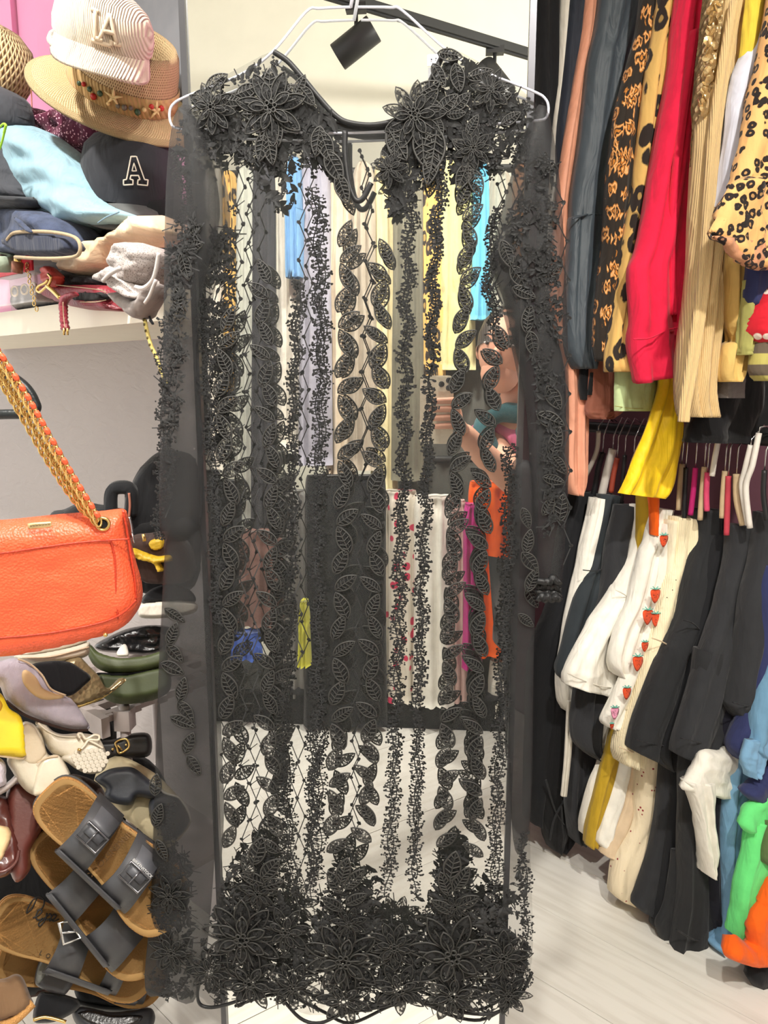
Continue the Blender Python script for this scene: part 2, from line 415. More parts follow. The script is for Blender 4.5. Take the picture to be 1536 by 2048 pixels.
# ================================================================== CEILING TRACKS AND SPOT LAMPS
TA = mir(onZ(690, 0, ZT)); TB = mir(onZ(1063, 112, ZT)); TD = (TB - TA).normalized()
def track(nm, p, q, label):
    d = (q - p); L = d.length; R = Matrix.Translation((p + q) / 2) @ Matrix.Rotation(math.atan2(d.y, d.x), 4, 'Z')
    t = thing(nm, label, 'track', (p + q) / 2)
    MB().box((0, 0, 0.004), (L, 0.036, 0.03), R).build('rail_body', blackmetal, t, smooth=False)
    MB().box((0, 0, -0.013), (L, 0.012, 0.006), R).build('conductor_slot', mat('slot', (12, 12, 12), 0.6), t, smooth=False)
    for f in (0.1, 0.9): MB().tube([p.lerp(q, f), Vector((p.lerp(q, f).x, p.lerp(q, f).y, ZC))], 0.004, 6).build('hanging_rod', blackmetal, t)
    return t
track('lamp_track', TA - TD * 1.6, TB + TD * 1.0, 'black ceiling track reflected at the top of the mirror')
T2 = WV * 0.62
t2a = Vector((-1.15, 0.32, ZT)); t2b = Vector((1.0, -1.30, ZT))  # unseen second track, added so key lamps hang nearer the subjects
t2a += WV * 0.45; t2b += WV * 0.45
track('lamp_track', t2a, t2b, 'black unseen track added above the photographer for key lamps')
def spot(p, aim, energy, label, size=62, blend=0.8):
    p = Vector(p); aim = Vector(aim); head = p + Vector((0, 0, -0.125)); d = (aim - head).normalized()
    t = thing('track_spotlight', label, 'spotlight', p)
    MB().box(p + Vector((0, 0, -0.016)), (0.07, 0.034, 0.026)).build('adapter', blackmetal, t, smooth=False)
    MB().tube([p + Vector((0, 0, -0.025)), head], 0.007).build('stem', blackmetal, t)
    Q = d.to_track_quat('Z', 'Y').to_matrix().to_4x4(); M = Matrix.Translation(head) @ Q
    MB().lathe([(0.002, -0.075), (0.044, -0.075), (0.046, -0.072), (0.046, 0.078), (0.044, 0.08), (0.041, 0.078), (0.04, 0.045), (0.002, 0.043)], 24, M).build('can', blackmetal, t)
    em = bpy.data.materials.get('lamp_lens')
    if not em:
        em = bpy.data.materials.new('lamp_lens'); em.use_nodes = True; bb = em.node_tree.nodes['Principled BSDF']
        bb.inputs['Emission Color'].default_value = (1, 0.93, 0.8, 1); bb.inputs['Emission Strength'].default_value = 6
    MB().lathe([(0.001, 0.05), (0.039, 0.05)], 20, M).build('lens', em, t)
    ld = bpy.data.lights.new('spot_beam', 'SPOT'); ld.energy = energy; ld.color = (1, 0.955, 0.89); ld.spot_size = math.radians(size); ld.spot_blend = blend; ld.shadow_soft_size = 0.03
    lo = bpy.data.objects.new('spot_beam', ld); COL.objects.link(lo); lo.matrix_world = Matrix.Translation(head + d * 0.085) @ (-d).to_track_quat('Z', 'Y').to_matrix().to_4x4()
    lo.parent = t; lo.matrix_parent_inverse = Matrix.Translation(-p)
    return t
H1 = mir(onZ(712, 6, ZT)); H2 = mir(onZ(990, 92, ZT))
spot(H1, H1 + Vector((-0.8, -0.12, -0.62)), 40, 'black cylinder spotlight reflected beside the hanger hook')
spot(H2, H2 + Vector((0.8, 0.3, -1.2)), 40, 'black track spotlight reflected at the right edge of the mirror')
def on2(f): return t2a + (t2b - t2a) * f
spot(on2(0.10), (-0.6, 1.15, 1.2), 62, 'black spotlight on the near track aimed at the hat shelf', 80)
spot(on2(0.38), (-0.1, 0.95, 0.7), 46, 'black spotlight added as key light on the lace dress', 75)  # unseen key lamp added for the dress
spot(on2(0.58), (0.45, 1.35, 0.75), 88, 'black spotlight on the near track aimed at the clothes rails', 85)
spot(on2(0.24), (-0.45, -0.75, 1.0), 95, 'black spotlight added to brighten the left of the facing clothes rail', 85)  # this lamp and the next are added to brighten the mirrored clothes
spot(on2(0.48), (0.05, -0.75, 0.9), 95, 'black spotlight added to brighten the right of the facing clothes rail', 85)
spot(on2(0.92), (0.3, -2.3, 2.2), 36, 'black spotlight added to brighten the cream back wall', 120)  # unseen lamps added to lift the back wall, here and below
spot(on2(0.68), (-0.7, -2.3, 2.3), 40, 'black spotlight added to brighten the left of the back wall', 120)

# ================================================================== SHELF
M_sh = Matrix.Translation(S0 - SD * 0.6) @ Matrix((SD, SN, Vector((0, 0, 1)))).transposed().to_4x4()
SL = (S1 - S0).length + 0.6 + 0.015
sh = MB().box((SL / 2, SHD / 2, 0.021), (SL, SHD - 0.002, 0.042), M_sh).build('wall_shelf', mat('ivory_laminate', (240, 232, 212), 0.45, var=0.02, bump=0.02), smooth=False)
tag(sh, 'ivory laminate wall shelf holding hats and folded clothes', 'shelf')
ZS = 1.277
def shelf_pl(back=0.06):
    """plane parallel to the shelf's front edge, set back from it"""
    return Plane(S0 + SN * back, -SN)
# grey mottled board behind the hats
bp = Plane(WA + WN * 0.05, WN)
bt = thing('mottled_board', 'smoky grey mottled board with a black edge behind the straw hat', 'board', bp(250, 300))
board_poly = [(122, -60), (440, -60), (440, 240), (136, 240)]
pillow(board_poly, bp, 0.012, 2, 30, smooth=0).build('board', mat('smoky_marble', (104, 104, 108), 0.25, kind='wood', rgb2=(66, 66, 72), scale=5, bump=0), bt)
cord([(118, -60), (134, 240)], bp, 0.004, 0.005, smooth=False).build('edge_strip', blackmetal, bt)

# ================================================================== CLOTHES RAILS (right)
FN = Vector((0.48, 1.275, 0)); FR = Vector((0.267, 1.60, 0))
RD = (FN - FR).normalized(); RG = Vector((-RD.y, RD.x, 0))
if RG.x < 0: RG = -RG                                                  # away from the camera, along each hanger
RNRM = Vector((RG.y, -RG.x, 0))                                        # face of a garment, towards the camera
def front(px):
    """point of the garments' front line seen at column px"""
    d = ray(px, 765); d = Vector((d.x, d.y)); a = Vector((FR.x, FR.y)); e = Vector((RD.x, RD.y))
    den = d.x * e.y - d.y * e.x; t = (a.x * e.y - a.y * e.x) / den
    return Vector((d.x * t, d.y * t, 0))
def gpl(px, fwd=0.0): return Plane(front(px) + RNRM * fwd, RNRM)
RZ1 = 1.045; RZ2 = 1.99
R0 = FR + RG * 0.2 - RD * 0.28; R1 = FN + RG * 0.2 + RD * 0.5
for z, lab in ((RZ1, 'black lower clothes rail carrying the tee shirts'), (RZ2, 'black upper clothes rail above the blouses')):
    t = thing('clothes_rail', lab, 'rail', Vector((R0.x, R0.y, z)))
    MB().tube([Vector((R0.x, R0.y, z)), Vector((R1.x, R1.y, z))], 0.0125, 14).build('tube', blackmetal, t)
    for p in (R0, R1):
        MB().tube([Vector((p.x, p.y, z)), Vector((p.x, p.y, z)) + RG * 0.095], 0.009, 10).build('bracket', blackmetal, t)

# ================================================================== HANGER + LACE DRESS
DY = 0.8655
dpl = Plane((0, DY, 0), (0, -1, 0))
white_wire = mat('white_coated_wire', (196, 196, 206), 0.35, var=0.02, bump=0)
hg = thing('wire_hanger', 'white coated wire hanger holding the black lace dress', 'hanger', dpl(710, 255))
cord([(702, 14), (640, 17), (612, 24), (545, 104), (480, 150), (375, 192), (345, 210), (339, 232), (345, 252), (362, 258)], dpl, 0.0, 0.0014, n=8).build('shoulder_wire', white_wire, hg)
cord([(716, 14), (780, 15), (806, 22), (893, 100), (960, 140), (1065, 182), (1090, 197), (1097, 216), (1092, 236), (1076, 241)], dpl, 0.0, 0.0014, n=8).build('shoulder_wire', white_wire, hg)
cord([(362, 258), (560, 264), (700, 266), (880, 257), (1076, 241)], dpl, 0.0, 0.0014, n=8).build('bottom_bar', white_wire, hg)
NK = dpl(709, 14)
hk = [NK + Vector((-0.004, 0, 0)), NK + Vector((0, 0, 0.02)), NK + Vector((0, 0.004, 0.045)), NK + Vector((0, 0.012, 0.075)), NK + Vector((0, 0.028, 0.088)), NK + Vector((0, 0.045, 0.080)), NK + Vector((0, 0.052, 0.062))]
MB().tube(hk, 0.0019, 8).build('hook', white_wire, hg)

def tulle(name, alpha, rgb=(62, 62, 60)):
    m = bpy.data.materials.new(name); m.use_nodes = True; nt = m.node_tree; N = nt.nodes; L = nt.links; B = N['Principled BSDF']
    B.inputs['Base Color'].default_value = lin(rgb); B.inputs['Roughness'].default_value = 0.7
    tc = N.new('ShaderNodeTexCoord'); no = N.new('ShaderNodeTexNoise'); no.inputs['Scale'].default_value = 9; no.inputs['Detail'].default_value = 4
    L.new(tc.outputs['Object'], no.inputs[0]); mr = N.new('ShaderNodeMapRange'); mr.inputs[1].default_value = 0.3; mr.inputs[2].default_value = 0.7
    mr.inputs[3].default_value = alpha * 0.7; mr.inputs[4].default_value = alpha * 1.3; L.new(no.outputs[0], mr.inputs[0]); L.new(mr.outputs[0], B.inputs['Alpha'])
    return m
tu_body = tulle('black_tulle', 0.12); tu_side = tulle('black_tulle_gathered', 0.5, (38, 38, 39))
thread = mat('black_embroidery_thread', (15, 15, 15), 0.5, kind='weave', scale=900, bump=0.5, var=0.15, sheen=0.03, spec=0.45)
cordm = mat('black_cord_outline', (44, 43, 40), 0.5, var=0.1, bump=0.2, scale=300)
blade = mat('black_openwork_blade', (15, 15, 15), 0.5, kind='weave', scale=900, bump=0.5, var=0.15, sheen=0.03, spec=0.45)
_nt = blade.node_tree; _tc = _nt.nodes.new('ShaderNodeTexCoord'); _no = _nt.nodes.new('ShaderNodeTexNoise'); _no.inputs['Scale'].default_value = 13; _no.inputs['Detail'].default_value = 2
_mr = _nt.nodes.new('ShaderNodeMapRange'); _mr.inputs[1].default_value = 0.44; _mr.inputs[2].default_value = 0.52; _mr.inputs[3].default_value = 0.25; _mr.inputs[4].default_value = 0.95
_nt.links.new(_tc.outputs['Object'], _no.inputs[0]); _nt.links.new(_no.outputs[0], _mr.inputs[0]); _nt.links.new(_mr.outputs[0], _nt.nodes['Principled BSDF'].inputs['Alpha'])
bind = mat('black_satin_binding', (24, 24, 25), 0.5, var=0.05, bump=0.1, spec=0.4)

dr = thing('lace_dress', 'long sheer black lace dress with embroidered leaf vines on a white wire hanger', 'dress', dpl(690, 2020))
body_out = [(545, 102), (470, 140), (400, 180), (362, 208), (352, 300), (340, 600), (335, 900), (330, 1080), (318, 1300), (308, 1600), (298, 1850), (290, 1975), (330, 1990), (395, 1990), (430, 2012), (530, 1986), (575, 2008), (620, 2030), (720, 2022), (820, 1997), (905, 2022), (990, 2026), (1040, 1985), (1064, 1920), (1064, 1800), (1060, 1650), (1068, 1300), (1074, 1000), (1066, 600), (1078, 350), (1088, 230), (1000, 150), (893, 96), (868, 150), (840, 198), (800, 233), (750, 249), (690, 245), (640, 200), (595, 150), (565, 112)]
bd = pillow(body_out, dpl, 0.015, 60, 13, (0.003, 45, 900), 3, smooth=3).build('body', tu_body, dr)
# side panels where the skirt folds back on itself
pillow([(338, 1060), (395, 1050), (418, 1200), (426, 1500), (430, 1700), (398, 1985), (330, 1990), (290, 1975), (302, 1800), (312, 1500), (322, 1250)], dpl, 0.012, 30, 10, (0.003, 20, 500), 5, base=0.004).build('skirt_fold', tu_side, dr)
pillow([(1024, 950), (1074, 960), (1068, 1300), (1060, 1640), (1030, 1700), (1018, 1500), (1022, 1200)], dpl, 0.010, 20, 9, (0.003, 20, 500), 6, base=0.004).build('skirt_fold', tu_side, dr)
pillow([(362, 212), (342, 262), (331, 400), (326, 700), (318, 1000), (330, 1075), (396, 1062), (404, 900), (392, 700), (410, 560), (440, 430), (420, 300), (395, 225)], dpl, 0.03, 40, 10, (0.006, 18, 300), 8, base=0.006).build('sleeve', tu_side, dr)
pillow([(1085, 205), (1112, 300), (1128, 480), (1136, 700), (1138, 900), (1132, 1060), (1120, 1180), (1090, 1188), (1070, 1160), (1062, 1000), (1050, 800), (1012, 620), (985, 520), (1010, 400), (1045, 280)], dpl, 0.03, 40, 10, (0.006, 18, 300), 9, base=0.006).build('sleeve', tu_side, dr)
# ruffled cuff of the sleeve
mb = MB(); rnd = random.Random(5)
for k in range(6):
    y = 1160 + k * 7; pts = [(1074 + i * 5.2, y + rnd.uniform(-5, 5)) for i in range(10)]
    cord(pts, dpl, 0.012 + rnd.uniform(0, 0.012), 0.0042, mb)
mb.build('ruffled_cuff', bind, dr)
# neck binding, keyhole loop
cord([(548, 104), (575, 122), (602, 152), (640, 198), (672, 232), (700, 246), (750, 250), (800, 236), (840, 200), (866, 152), (890, 100)], dpl, 0.006, 0.0030, n=8).build('neck_binding', bind, dr)
cord([(640, 240), (700, 254), (760, 254), (810, 238)], dpl, -0.003, 0.0042, n=8).build('neck_binding', bind, dr)
cord([(690, 262), (690, 310), (696, 360), (706, 392), (716, 402), (728, 394), (742, 366)], dpl, 0.006, 0.0032, n=8).build('keyhole_binding', bind, dr)
MB().box(dpl(868, 122, 0.002), (0.014, 0.001, 0.011)).build('care_label', white_wire, dr, smooth=False)
mb = MB()
for q in (dpl(863, 122, 0.004), dpl(872, 120, 0.004)): mb.ball(q, 0.0008, 6)
mb.build('label_print', bind, dr)
# scalloped cord along both hems
cord([(397, 1960), (396, 2000), (412, 2014), (450, 2010), (530, 1984), (556, 1990), (600, 2036), (640, 2046), (690, 2026), (760, 2014), (822, 1996), (860, 2010), (920, 2024), (990, 2026), (1040, 1990), (1064, 1945)], dpl, 0.007, 0.0022, n=6).build('scalloped_hem', bind, dr)
cord([(292, 1978), (330, 1992), (360, 1978), (385, 1940), (400, 1932)], dpl, -0.002, 0.0018, n=6).build('scalloped_hem', bind, dr)
cord([(470, 2012), (560, 1988), (640, 2020), (700, 2046), (780, 2012), (830, 2000), (900, 2030), (960, 2040), (1010, 2016)], dpl, -0.006, 0.0020, n=6).build('scalloped_hem', bind, dr)

# --- one leaf applique: domed blade, corded rim, stitched ribs (unit length along x)
def leaf_mesh(name, wid, ribs=5):
    mb = MB(); n = 12
    def hw(t): return wid * math.sin(PI * t ** 0.85) ** 0.8 * 0.5
    up = []; 
    for i in range(n + 1):
        t = i / n; up.append((t - 0.5, hw(t)))
    vs = [(x, 0, 0.05) for x, _ in up] + [(x, y * 0.98, 0) for x, y in up] + [(x, -y * 0.98, 0) for x, y in up]; m = n + 1
    fs = []
    for i in range(n):
        fs += [(i, i + 1, m + i + 1, m + i), (2 * m + i, 2 * m + i + 1, i + 1, i)]
    mb.add(vs, fs, 0)
    rim = [Vector((x, y, 0.01)) for x, y in up] + [Vector((x, -y, 0.01)) for x, y in up[::-1]][1:-1]
    mb.tube(rim, 0.032, 5, 1, closed=True)
    for k in range(ribs):
        x = -0.32 + 0.64 * k / (ribs - 1); h = hw(x + 0.5)
        for s in (-1, 1): mb.tube([(x - 0.04, 0, 0.06), (x + 0.05, s * h * 0.85, 0.02)], 0.022, 4, 1, cap=False)
    mb.tube([(-0.45, 0, 0.06), (0.45, 0, 0.06)], 0.02, 4, 1, cap=False)
    me = bpy.data.meshes.new(name); me.from_pydata(mb.v, [], mb.f); me.materials.append(blade); me.materials.append(cordm)
    for p, i in zip(me.polygons, mb.mi): p.material_index = i; p.use_smooth = True
    return me
LEAF = [leaf_mesh('leaf_a', 0.50), leaf_mesh('leaf_b', 0.44, 6), leaf_mesh('leaf_c', 0.38)]
PXM = (DY / 1500) * 1.0
def leaf_M(px, py, ang, ln, off):
    """ang in degrees, 0 = pointing right, 90 = up; ln in pixels"""
    p = dpl(px, py, off); L = (dpl(px + 0.5, py) - dpl(px - 0.5, py)).length * ln
    # local x -> direction in the dress plane, local z -> towards the room
    a = math.radians(ang)
    X = Vector((math.cos(a), 0, math.sin(a))); Z = Vector((0, -1, 0)); Y = Z.cross(X)
    return Matrix.Translation(p) @ Matrix((X, Y, Z)).transposed().to_4x4() @ Matrix.Scale(L, 4)
NLEAF = 0
rl = random.Random(11)
def leaf(px, py, ang, ln, off=0.009, k=None):
    global NLEAF
    NLEAF += 1
    return piece('leaf_applique', LEAF[k if k is not None else rl.randrange(2)], dr, leaf_M(px, py, ang, ln, off))
def along(pts, y):
    for (x0, y0), (x1, y1) in zip(pts, pts[1:]):
        if y0 <= y <= y1: return x0 + (x1 - x0) * (y - y0) / (y1 - y0)
    return pts[-1][0] if y > pts[-1][1] else pts[0][0]
# (column x by y, mirrored?, period, first y, last y, offset from dress plane)
CH = [
    ([(470, 610), (452, 700), (450, 850), (465, 960), (463, 1100), (460, 1300), (462, 1500), (466, 1660)], 1, 128, 640, 1690, 0.009),
    ([(528, 520), (533, 700), (545, 860), (548, 1000), (546, 1200), (540, 1400), (546, 1560), (552, 1690)], -1, 122, 545, 1700, 0.009),
    ([(697, 430), (692, 600), (690, 760), (690, 920), (688, 1060), (683, 1220), (680, 1370), (674, 1520), (668, 1660)], 1, 130, 470, 1690, 0.009),
    ([(772, 470), (762, 580), (757, 720), (755, 860), (754, 1000), (752, 1130), (748, 1270), (744, 1400), (738, 1550), (732, 1680)], -1, 124, 505, 1700, 0.009),
    ([(930, 370), (938, 450), (932, 550), (922, 690), (914, 820), (911, 960), (905, 1100), (899, 1250), (894, 1400), (889, 1550), (884, 1680)], 1, 124, 390, 1700, 0.009),
    ([(1005, 640), (985, 760), (976, 880), (968, 1000), (962, 1130), (957, 1260), (955, 1400), (952, 1550), (955, 1700)], -1, 122, 675, 1700, 0.009),
    ([(548, 900), (556, 1000), (556, 1200), (552, 1400), (556, 1600)], 1, 128, 930, 1600, -0.006),
    ([(962, 1000), (958, 1200), (950, 1400), (946, 1600)], -1, 124, 1040, 1640, -0.006),
]
for pts, s, per, y0, y1, off in CH:
    y = y0; i = 0
    while y < y1:
        x = along(pts, y); f = per / 128
        if i % 3 == 0: leaf(x - 3 * s, y, 90 - 26 * s, 54 * f, off); dy = 40
        elif i % 3 == 1: leaf(x + 9 * s, y, 90 - 55 * s, 50 * f, off + 0.0015); dy = 45
        else: leaf(x + 2 * s, y, 90 + 24 * s, 56 * f, off); dy = 43
        y += dy * f; i += 1
# leaves down the sleeves and the folded side of the skirt
for x, y, a, l in [(400, 500, 18, 44), (384, 540, -75, 52), (372, 600, 82, 56), (402, 470, 30, 36), (356, 1225, -35, 46), (352, 1262, 68, 50), (356, 1300, -50, 46), (352, 1330, -25, 48), (370, 1372, 74, 52), (378, 1415, -55, 50), (372, 1436, -22, 52), (384, 1478, 66, 48), (394, 1522, -60, 46), (318, 1560, 80, 46), (322, 1620, 70, 50), (330, 1690, -70, 46),
                   (1010, 515, -68, 56), (1034, 560, -52, 52), (1044, 590, -24, 50), (1052, 640, 84, 56), (1060, 690, -78, 50), (1102, 795, -58, 54), (1096, 838, -22, 58), (1106, 880, 76, 58), (1112, 925, -50, 48), (1102, 955, -14, 44), (1116, 1010, 84, 56), (1092, 1005, 62, 44), (1048, 1030, -70, 44), (1052, 1075, 80, 50), (1056, 1115, -50, 50), (1060, 1150, 68, 52), (1062, 1190, -60, 46), (1106, 545, 62, 44), (1050, 1235, -40, 40)]:
    leaf(x, y, a, l, 0.022 if y < 1180 else 0.011)
# sprays at the shoulders (right cluster, left cluster) and at the top of the hem flowers
for x, y, a, l in [(852, 190, 28, 64), (858, 216, -16, 56), (895, 216, 40, 52), (922, 212, 42, 46), (912, 236, 4, 38), (878, 262, -70, 40), (812, 258, -82, 48), (790, 290, -88, 62), (796, 296, -58, 70), (832, 258, -80, 44), (846, 300, -84, 74), (868, 310, -98, 84), (862, 340, -100, 70), (878, 160, -60, 50), (900, 120, -10, 50), (915, 165, -78, 54), (960, 158, 14, 52), (1000, 205, 20, 46), (944, 258, 60, 44), (1020, 245, 30, 44), (790, 325, 30, 46), (770, 335, -20, 40),
                   (545, 178, 88, 58), (562, 182, 66, 54), (576, 196, 40, 50), (528, 186, 112, 52), (520, 238, 176, 60), (505, 224, 150, 50), (538, 262, -110, 56), (556, 270, -80, 56), (590, 212, 10, 48), (580, 258, -30, 52), (604, 180, 60, 44), (618, 200, -50, 46), (500, 190, 20, 50), (470, 210, -10, 48), (440, 172, 30, 50), (410, 200, 20, 44), (655, 300, -70, 60), (672, 340, -62, 64), (688, 384, -70, 60), (640, 290, -100, 56), (545, 305, -80, 60), (530, 300, -104, 56), (925, 360, -112, 54), (952, 372, -70, 54), (936, 345, -92, 50), (945, 300, 20, 52), (925, 300, 150, 48)]:
    leaf(x, y, a, l, 0.012)
# --- flowers: eight petals, inner ring, beads
def flower_mesh(name, petals, inner):
    mb = MB()
    for j in range(petals + inner):
        big = j < petals; a = 2 * PI * (j % petals if big else (j - petals)) / (petals if big else inner) + (0 if big else 0.3)
        L = 0.5 if big else 0.28; w = 0.2 if big else 0.14; z = 0.0 if big else 0.05
        ring = []
        for i in range(9):
            t = i / 8; ring.append((0.08 + L * t * 0.92, w * 0.5 * math.sin(PI * t ** 0.9) ** 0.7))
        P = [(x, y) for x, y in ring] + [(x, -y) for x, y in ring[::-1]][1:-1]
        R = lambda x, y, zz: Vector((x * math.cos(a) - y * math.sin(a), x * math.sin(a) + y * math.cos(a), zz))
        vs = [R(0.08 + L * 0.5, 0, z + 0.05)] + [R(x, y, z) for x, y in P]; m = len(P)
        mb.add(vs, [(0, 1 + i, 1 + (i + 1) % m) for i in range(m)], 0)
        mb.tube([R(x, y, z + 0.01) for x, y in P], 0.012, 4, 1, closed=True)
        mb.tube([R(0.1, 0, z + 0.03), R(L * 0.8, 0, z + 0.05)], 0.01, 4, 1, cap=False)
    for j in range(6):
        a = j * PI / 3; c = Vector((0.07 * math.cos(a), 0.07 * math.sin(a), 0.07))
        mb.tube([c + Vector((0.032 * math.cos(q), 0.032 * math.sin(q), 0)) for q in [i * PI / 4 for i in range(8)]], 0.012, 4, 1, closed=True)
    me = bpy.data.meshes.new(name); me.from_pydata(mb.v, [], mb.f); me.materials.append(blade); me.materials.append(cordm)
    for p, i in zip(me.polygons, mb.mi): p.material_index = i; p.use_smooth = True
    return me
FLW = [flower_mesh('flower_a', 9, 6), flower_mesh('flower_b', 7, 5)]
for i, (x, y, s, r) in enumerate([(490, 1862, 150, 10), (505, 1950, 120, 40), (690, 1905, 150, 0), (905, 1895, 170, 20), (905, 1975, 120, 5), (690, 1985, 110, 30), (590, 1960, 100, 70), (800, 1965, 110, 15), (1005, 1900, 110, 50), (1015, 1975, 90, 0), (425, 1930, 90, 25), (575, 1850, 100, 60), (790, 1880, 100, 33), (548, 225, 130, 15), (830, 240, 120, 45), (780, 345, 70, 10), (430, 225, 90, 30), (980, 190, 80, 12), (945, 305, 74, 0), (345, 1780, 80, 5), (350, 1890, 90, 40), (700, 1835, 70, 20), (910, 1800, 70, 45), (520, 1775, 76, 8)]):
    piece('flower_applique', FLW[i % 2], dr, leaf_M(x, y, r, s, 0.0105 if y > 400 else 0.013))
for x, y, a, l in [(520, 1690, 70, 62), (500, 1720, 110, 50), (545, 1725, 50, 56), (510, 1745, 160, 50), (550, 1755, 20, 46), (690, 1730, 75, 60), (712, 1745, 50, 56), (672, 1752, 120, 52), (715, 1785, 30, 48), (668, 1795, 150, 46), (905, 1720, 80, 66), (922, 1745, 60, 60), (890, 1755, 110, 54), (935, 1790, 30, 50), (885, 1800, 150, 50), (440, 1850, 165, 62), (425, 1880, 185, 56), (450, 1905, 200, 54), (560, 1880, 10, 50), (610, 1900, -20, 52), (640, 1860, 70, 50), (750, 1870, 20, 58), (770, 1920, -20, 54), (640, 1935, 190, 50), (740, 1950, -40, 50), (845, 1850, 140, 56), (960, 1850, 40, 56), (975, 1930, -25, 54), (850, 1940, 205, 54), (1030, 1850, 75, 54), (1040, 1900, 60, 50), (1005, 1820, 90, 50)]:
    if NLEAF < 300: leaf(x, y, a, l, 0.012)

# --- small embroidery too fine to pick apart: joined, one part per run
def blob(mb, px, py, r, off, n=6):
    c = dpl(px, py, off); R = r * PXM * 1.02
    vs = [c + Vector((0, -R * 0.5, 0))] + [c + Vector((R * math.cos(2 * PI * k / n), 0, R * math.sin(2 * PI * k / n))) for k in range(n)]
    mb.add(vs, [(0, 1 + (k + 1) % n, 1 + k) for k in range(n)])
def thread_line(mb, p, q, off, r=0.9):
    a = dpl(p[0], p[1], off); b = dpl(q[0], q[1], off); d = (b - a); 
    if d.length < 1e-6: return
    s = Vector((d.z, 0, -d.x)).normalized() * r * PXM
    mb.add([a - s, b - s, b + s, a + s], [(0, 1, 2, 3)])
def vine(pts, y0, y1, wid, seed, off=0.008, dens=1.0):
    rr = random.Random(seed); mb = MB(); y = y0; prev = None
    while y < y1:
        x = along(pts, y) + wid * 0.25 * math.sin(y / 17 + seed)
        if prev: thread_line(mb, prev, (x, y), off, 1.2)
        prev = (x, y)
        if rr.random() < dens:
            for s in (-1, 1):
                bx = x + s * rr.uniform(0.15, 0.55) * wid; by = y + rr.uniform(-4, 4)
                thread_line(mb, (x, y), (bx, by), off, 1.0)
                for _ in range(3): blob(mb, bx + rr.uniform(-4, 4), by + rr.uniform(-4, 4), rr.uniform(1.6, 2.9), off + rr.uniform(0, 0.001))
        y += 6.5
    stuff(mb.build('floret_vine', thread, dr, smooth=False))
V1 = [([(632, 400), (640, 700), (636, 900), (637, 1050), (640, 1400), (632, 1600), (628, 1780)], 380, 1800, 26),
      ([(596, 420), (580, 850), (580, 1100), (574, 1300), (566, 1500), (572, 1650), (585, 1800)], 560, 1800, 22),
      ([(822, 380), (816, 500), (810, 700), (806, 900), (800, 1100), (795, 1300), (790, 1450), (785, 1600), (775, 1780)], 380, 1790, 28),
      ([(884, 330), (870, 500), (865, 650), (860, 800), (855, 900), (848, 1050), (842, 1200), (838, 1350), (835, 1500), (828, 1760)], 330, 1790, 26),
      ([(1040, 280), (1030, 600), (1022, 950), (1016, 1100), (1010, 1250), (1004, 1400), (999, 1550), (990, 1780)], 900, 1800, 28),
      ([(410, 620), (418, 760), (430, 900), (436, 1100), (440, 1300)], 600, 1250, 26),
      ([(330, 640), (332, 800), (326, 960), (322, 1080)], 640, 1080, 22),
      ([(360, 300), (380, 420), (362, 560), (352, 700), (345, 820)], 300, 1000, 30),
      ([(1040, 280), (1085, 420), (1090, 620), (1080, 800)], 280, 780, 34),
      ([(990, 440), (978, 560), (990, 640)], 420, 660, 22),
      ([(1046, 1700), (1052, 1800), (1048, 1940)], 1660, 1960, 24),
      ([(340, 1600), (345, 1750), (340, 1960)], 1600, 1960, 34),
      ([(632, 1320), (622, 1500), (616, 1780)], 1350, 1790, 22)]
for i, (p, a, b_, wd) in enumerate(V1): vine(p, a, b_, wd * 0.8, i * 3 + 1, 0.0085 if i not in (1, 12) else -0.004)
def net(pts, y0, y1, cols, seed, off=0.007, cw=17, ch=37):
    mb = MB(); j = 0; y = y0
    while y < y1:
        for c in range(cols):
            x = along(pts, y) + (c - (cols - 1) / 2) * cw * 1.6 + (cw * 0.45 if j % 2 else -cw * 0.45)
            x2 = along(pts, y + ch) + (c - (cols - 1) / 2) * cw * 1.6 + (-cw * 0.45 if j % 2 else cw * 0.45)
            thread_line(mb, (x, y), (x2, y + ch), off, 1.1)
            for _ in range(3): blob(mb, x + rl.uniform(-2, 2), y + rl.uniform(-2, 2), 3.4, off + 0.0006)
            if c < cols - 1 and j % 2 == 0:
                thread_line(mb, (x + cw * 0.2, y), (x + cw * 1.0, y - 10), off, 0.9)
        y += ch; j += 1
    stuff(mb.build('honeycomb_stitch', thread, dr, smooth=False))
net([(500, 330), (492, 560), (486, 700), (500, 900), (505, 1100), (500, 1300), (505, 1500), (508, 1700)], 340, 1740, 2, 1)
net([(610, 330), (606, 600), (598, 800), (596, 1000), (600, 1300)], 300, 1320, 1, 2)
net([(726, 330), (738, 480), (730, 700), (722, 1000), (715, 1300), (705, 1700)], 300, 1740, 1, 3, off=-0.004)
net([(1020, 360), (1012, 440), (1010, 560)], 350, 580, 2, 4)
net([(1108, 360), (1122, 520), (1124, 700), (1126, 900), (1128, 1080)], 380, 1120, 1, 5, off=0.024)
net([(362, 640), (360, 800), (350, 1000)], 660, 1000, 1, 6, off=0.02)
net([(592, 1450), (590, 1600), (596, 1800)], 1480, 1800, 1, 7)
net([(412, 700), (418, 900), (436, 1300), (452, 1560)], 700, 1560, 1, 8, off=-0.005)
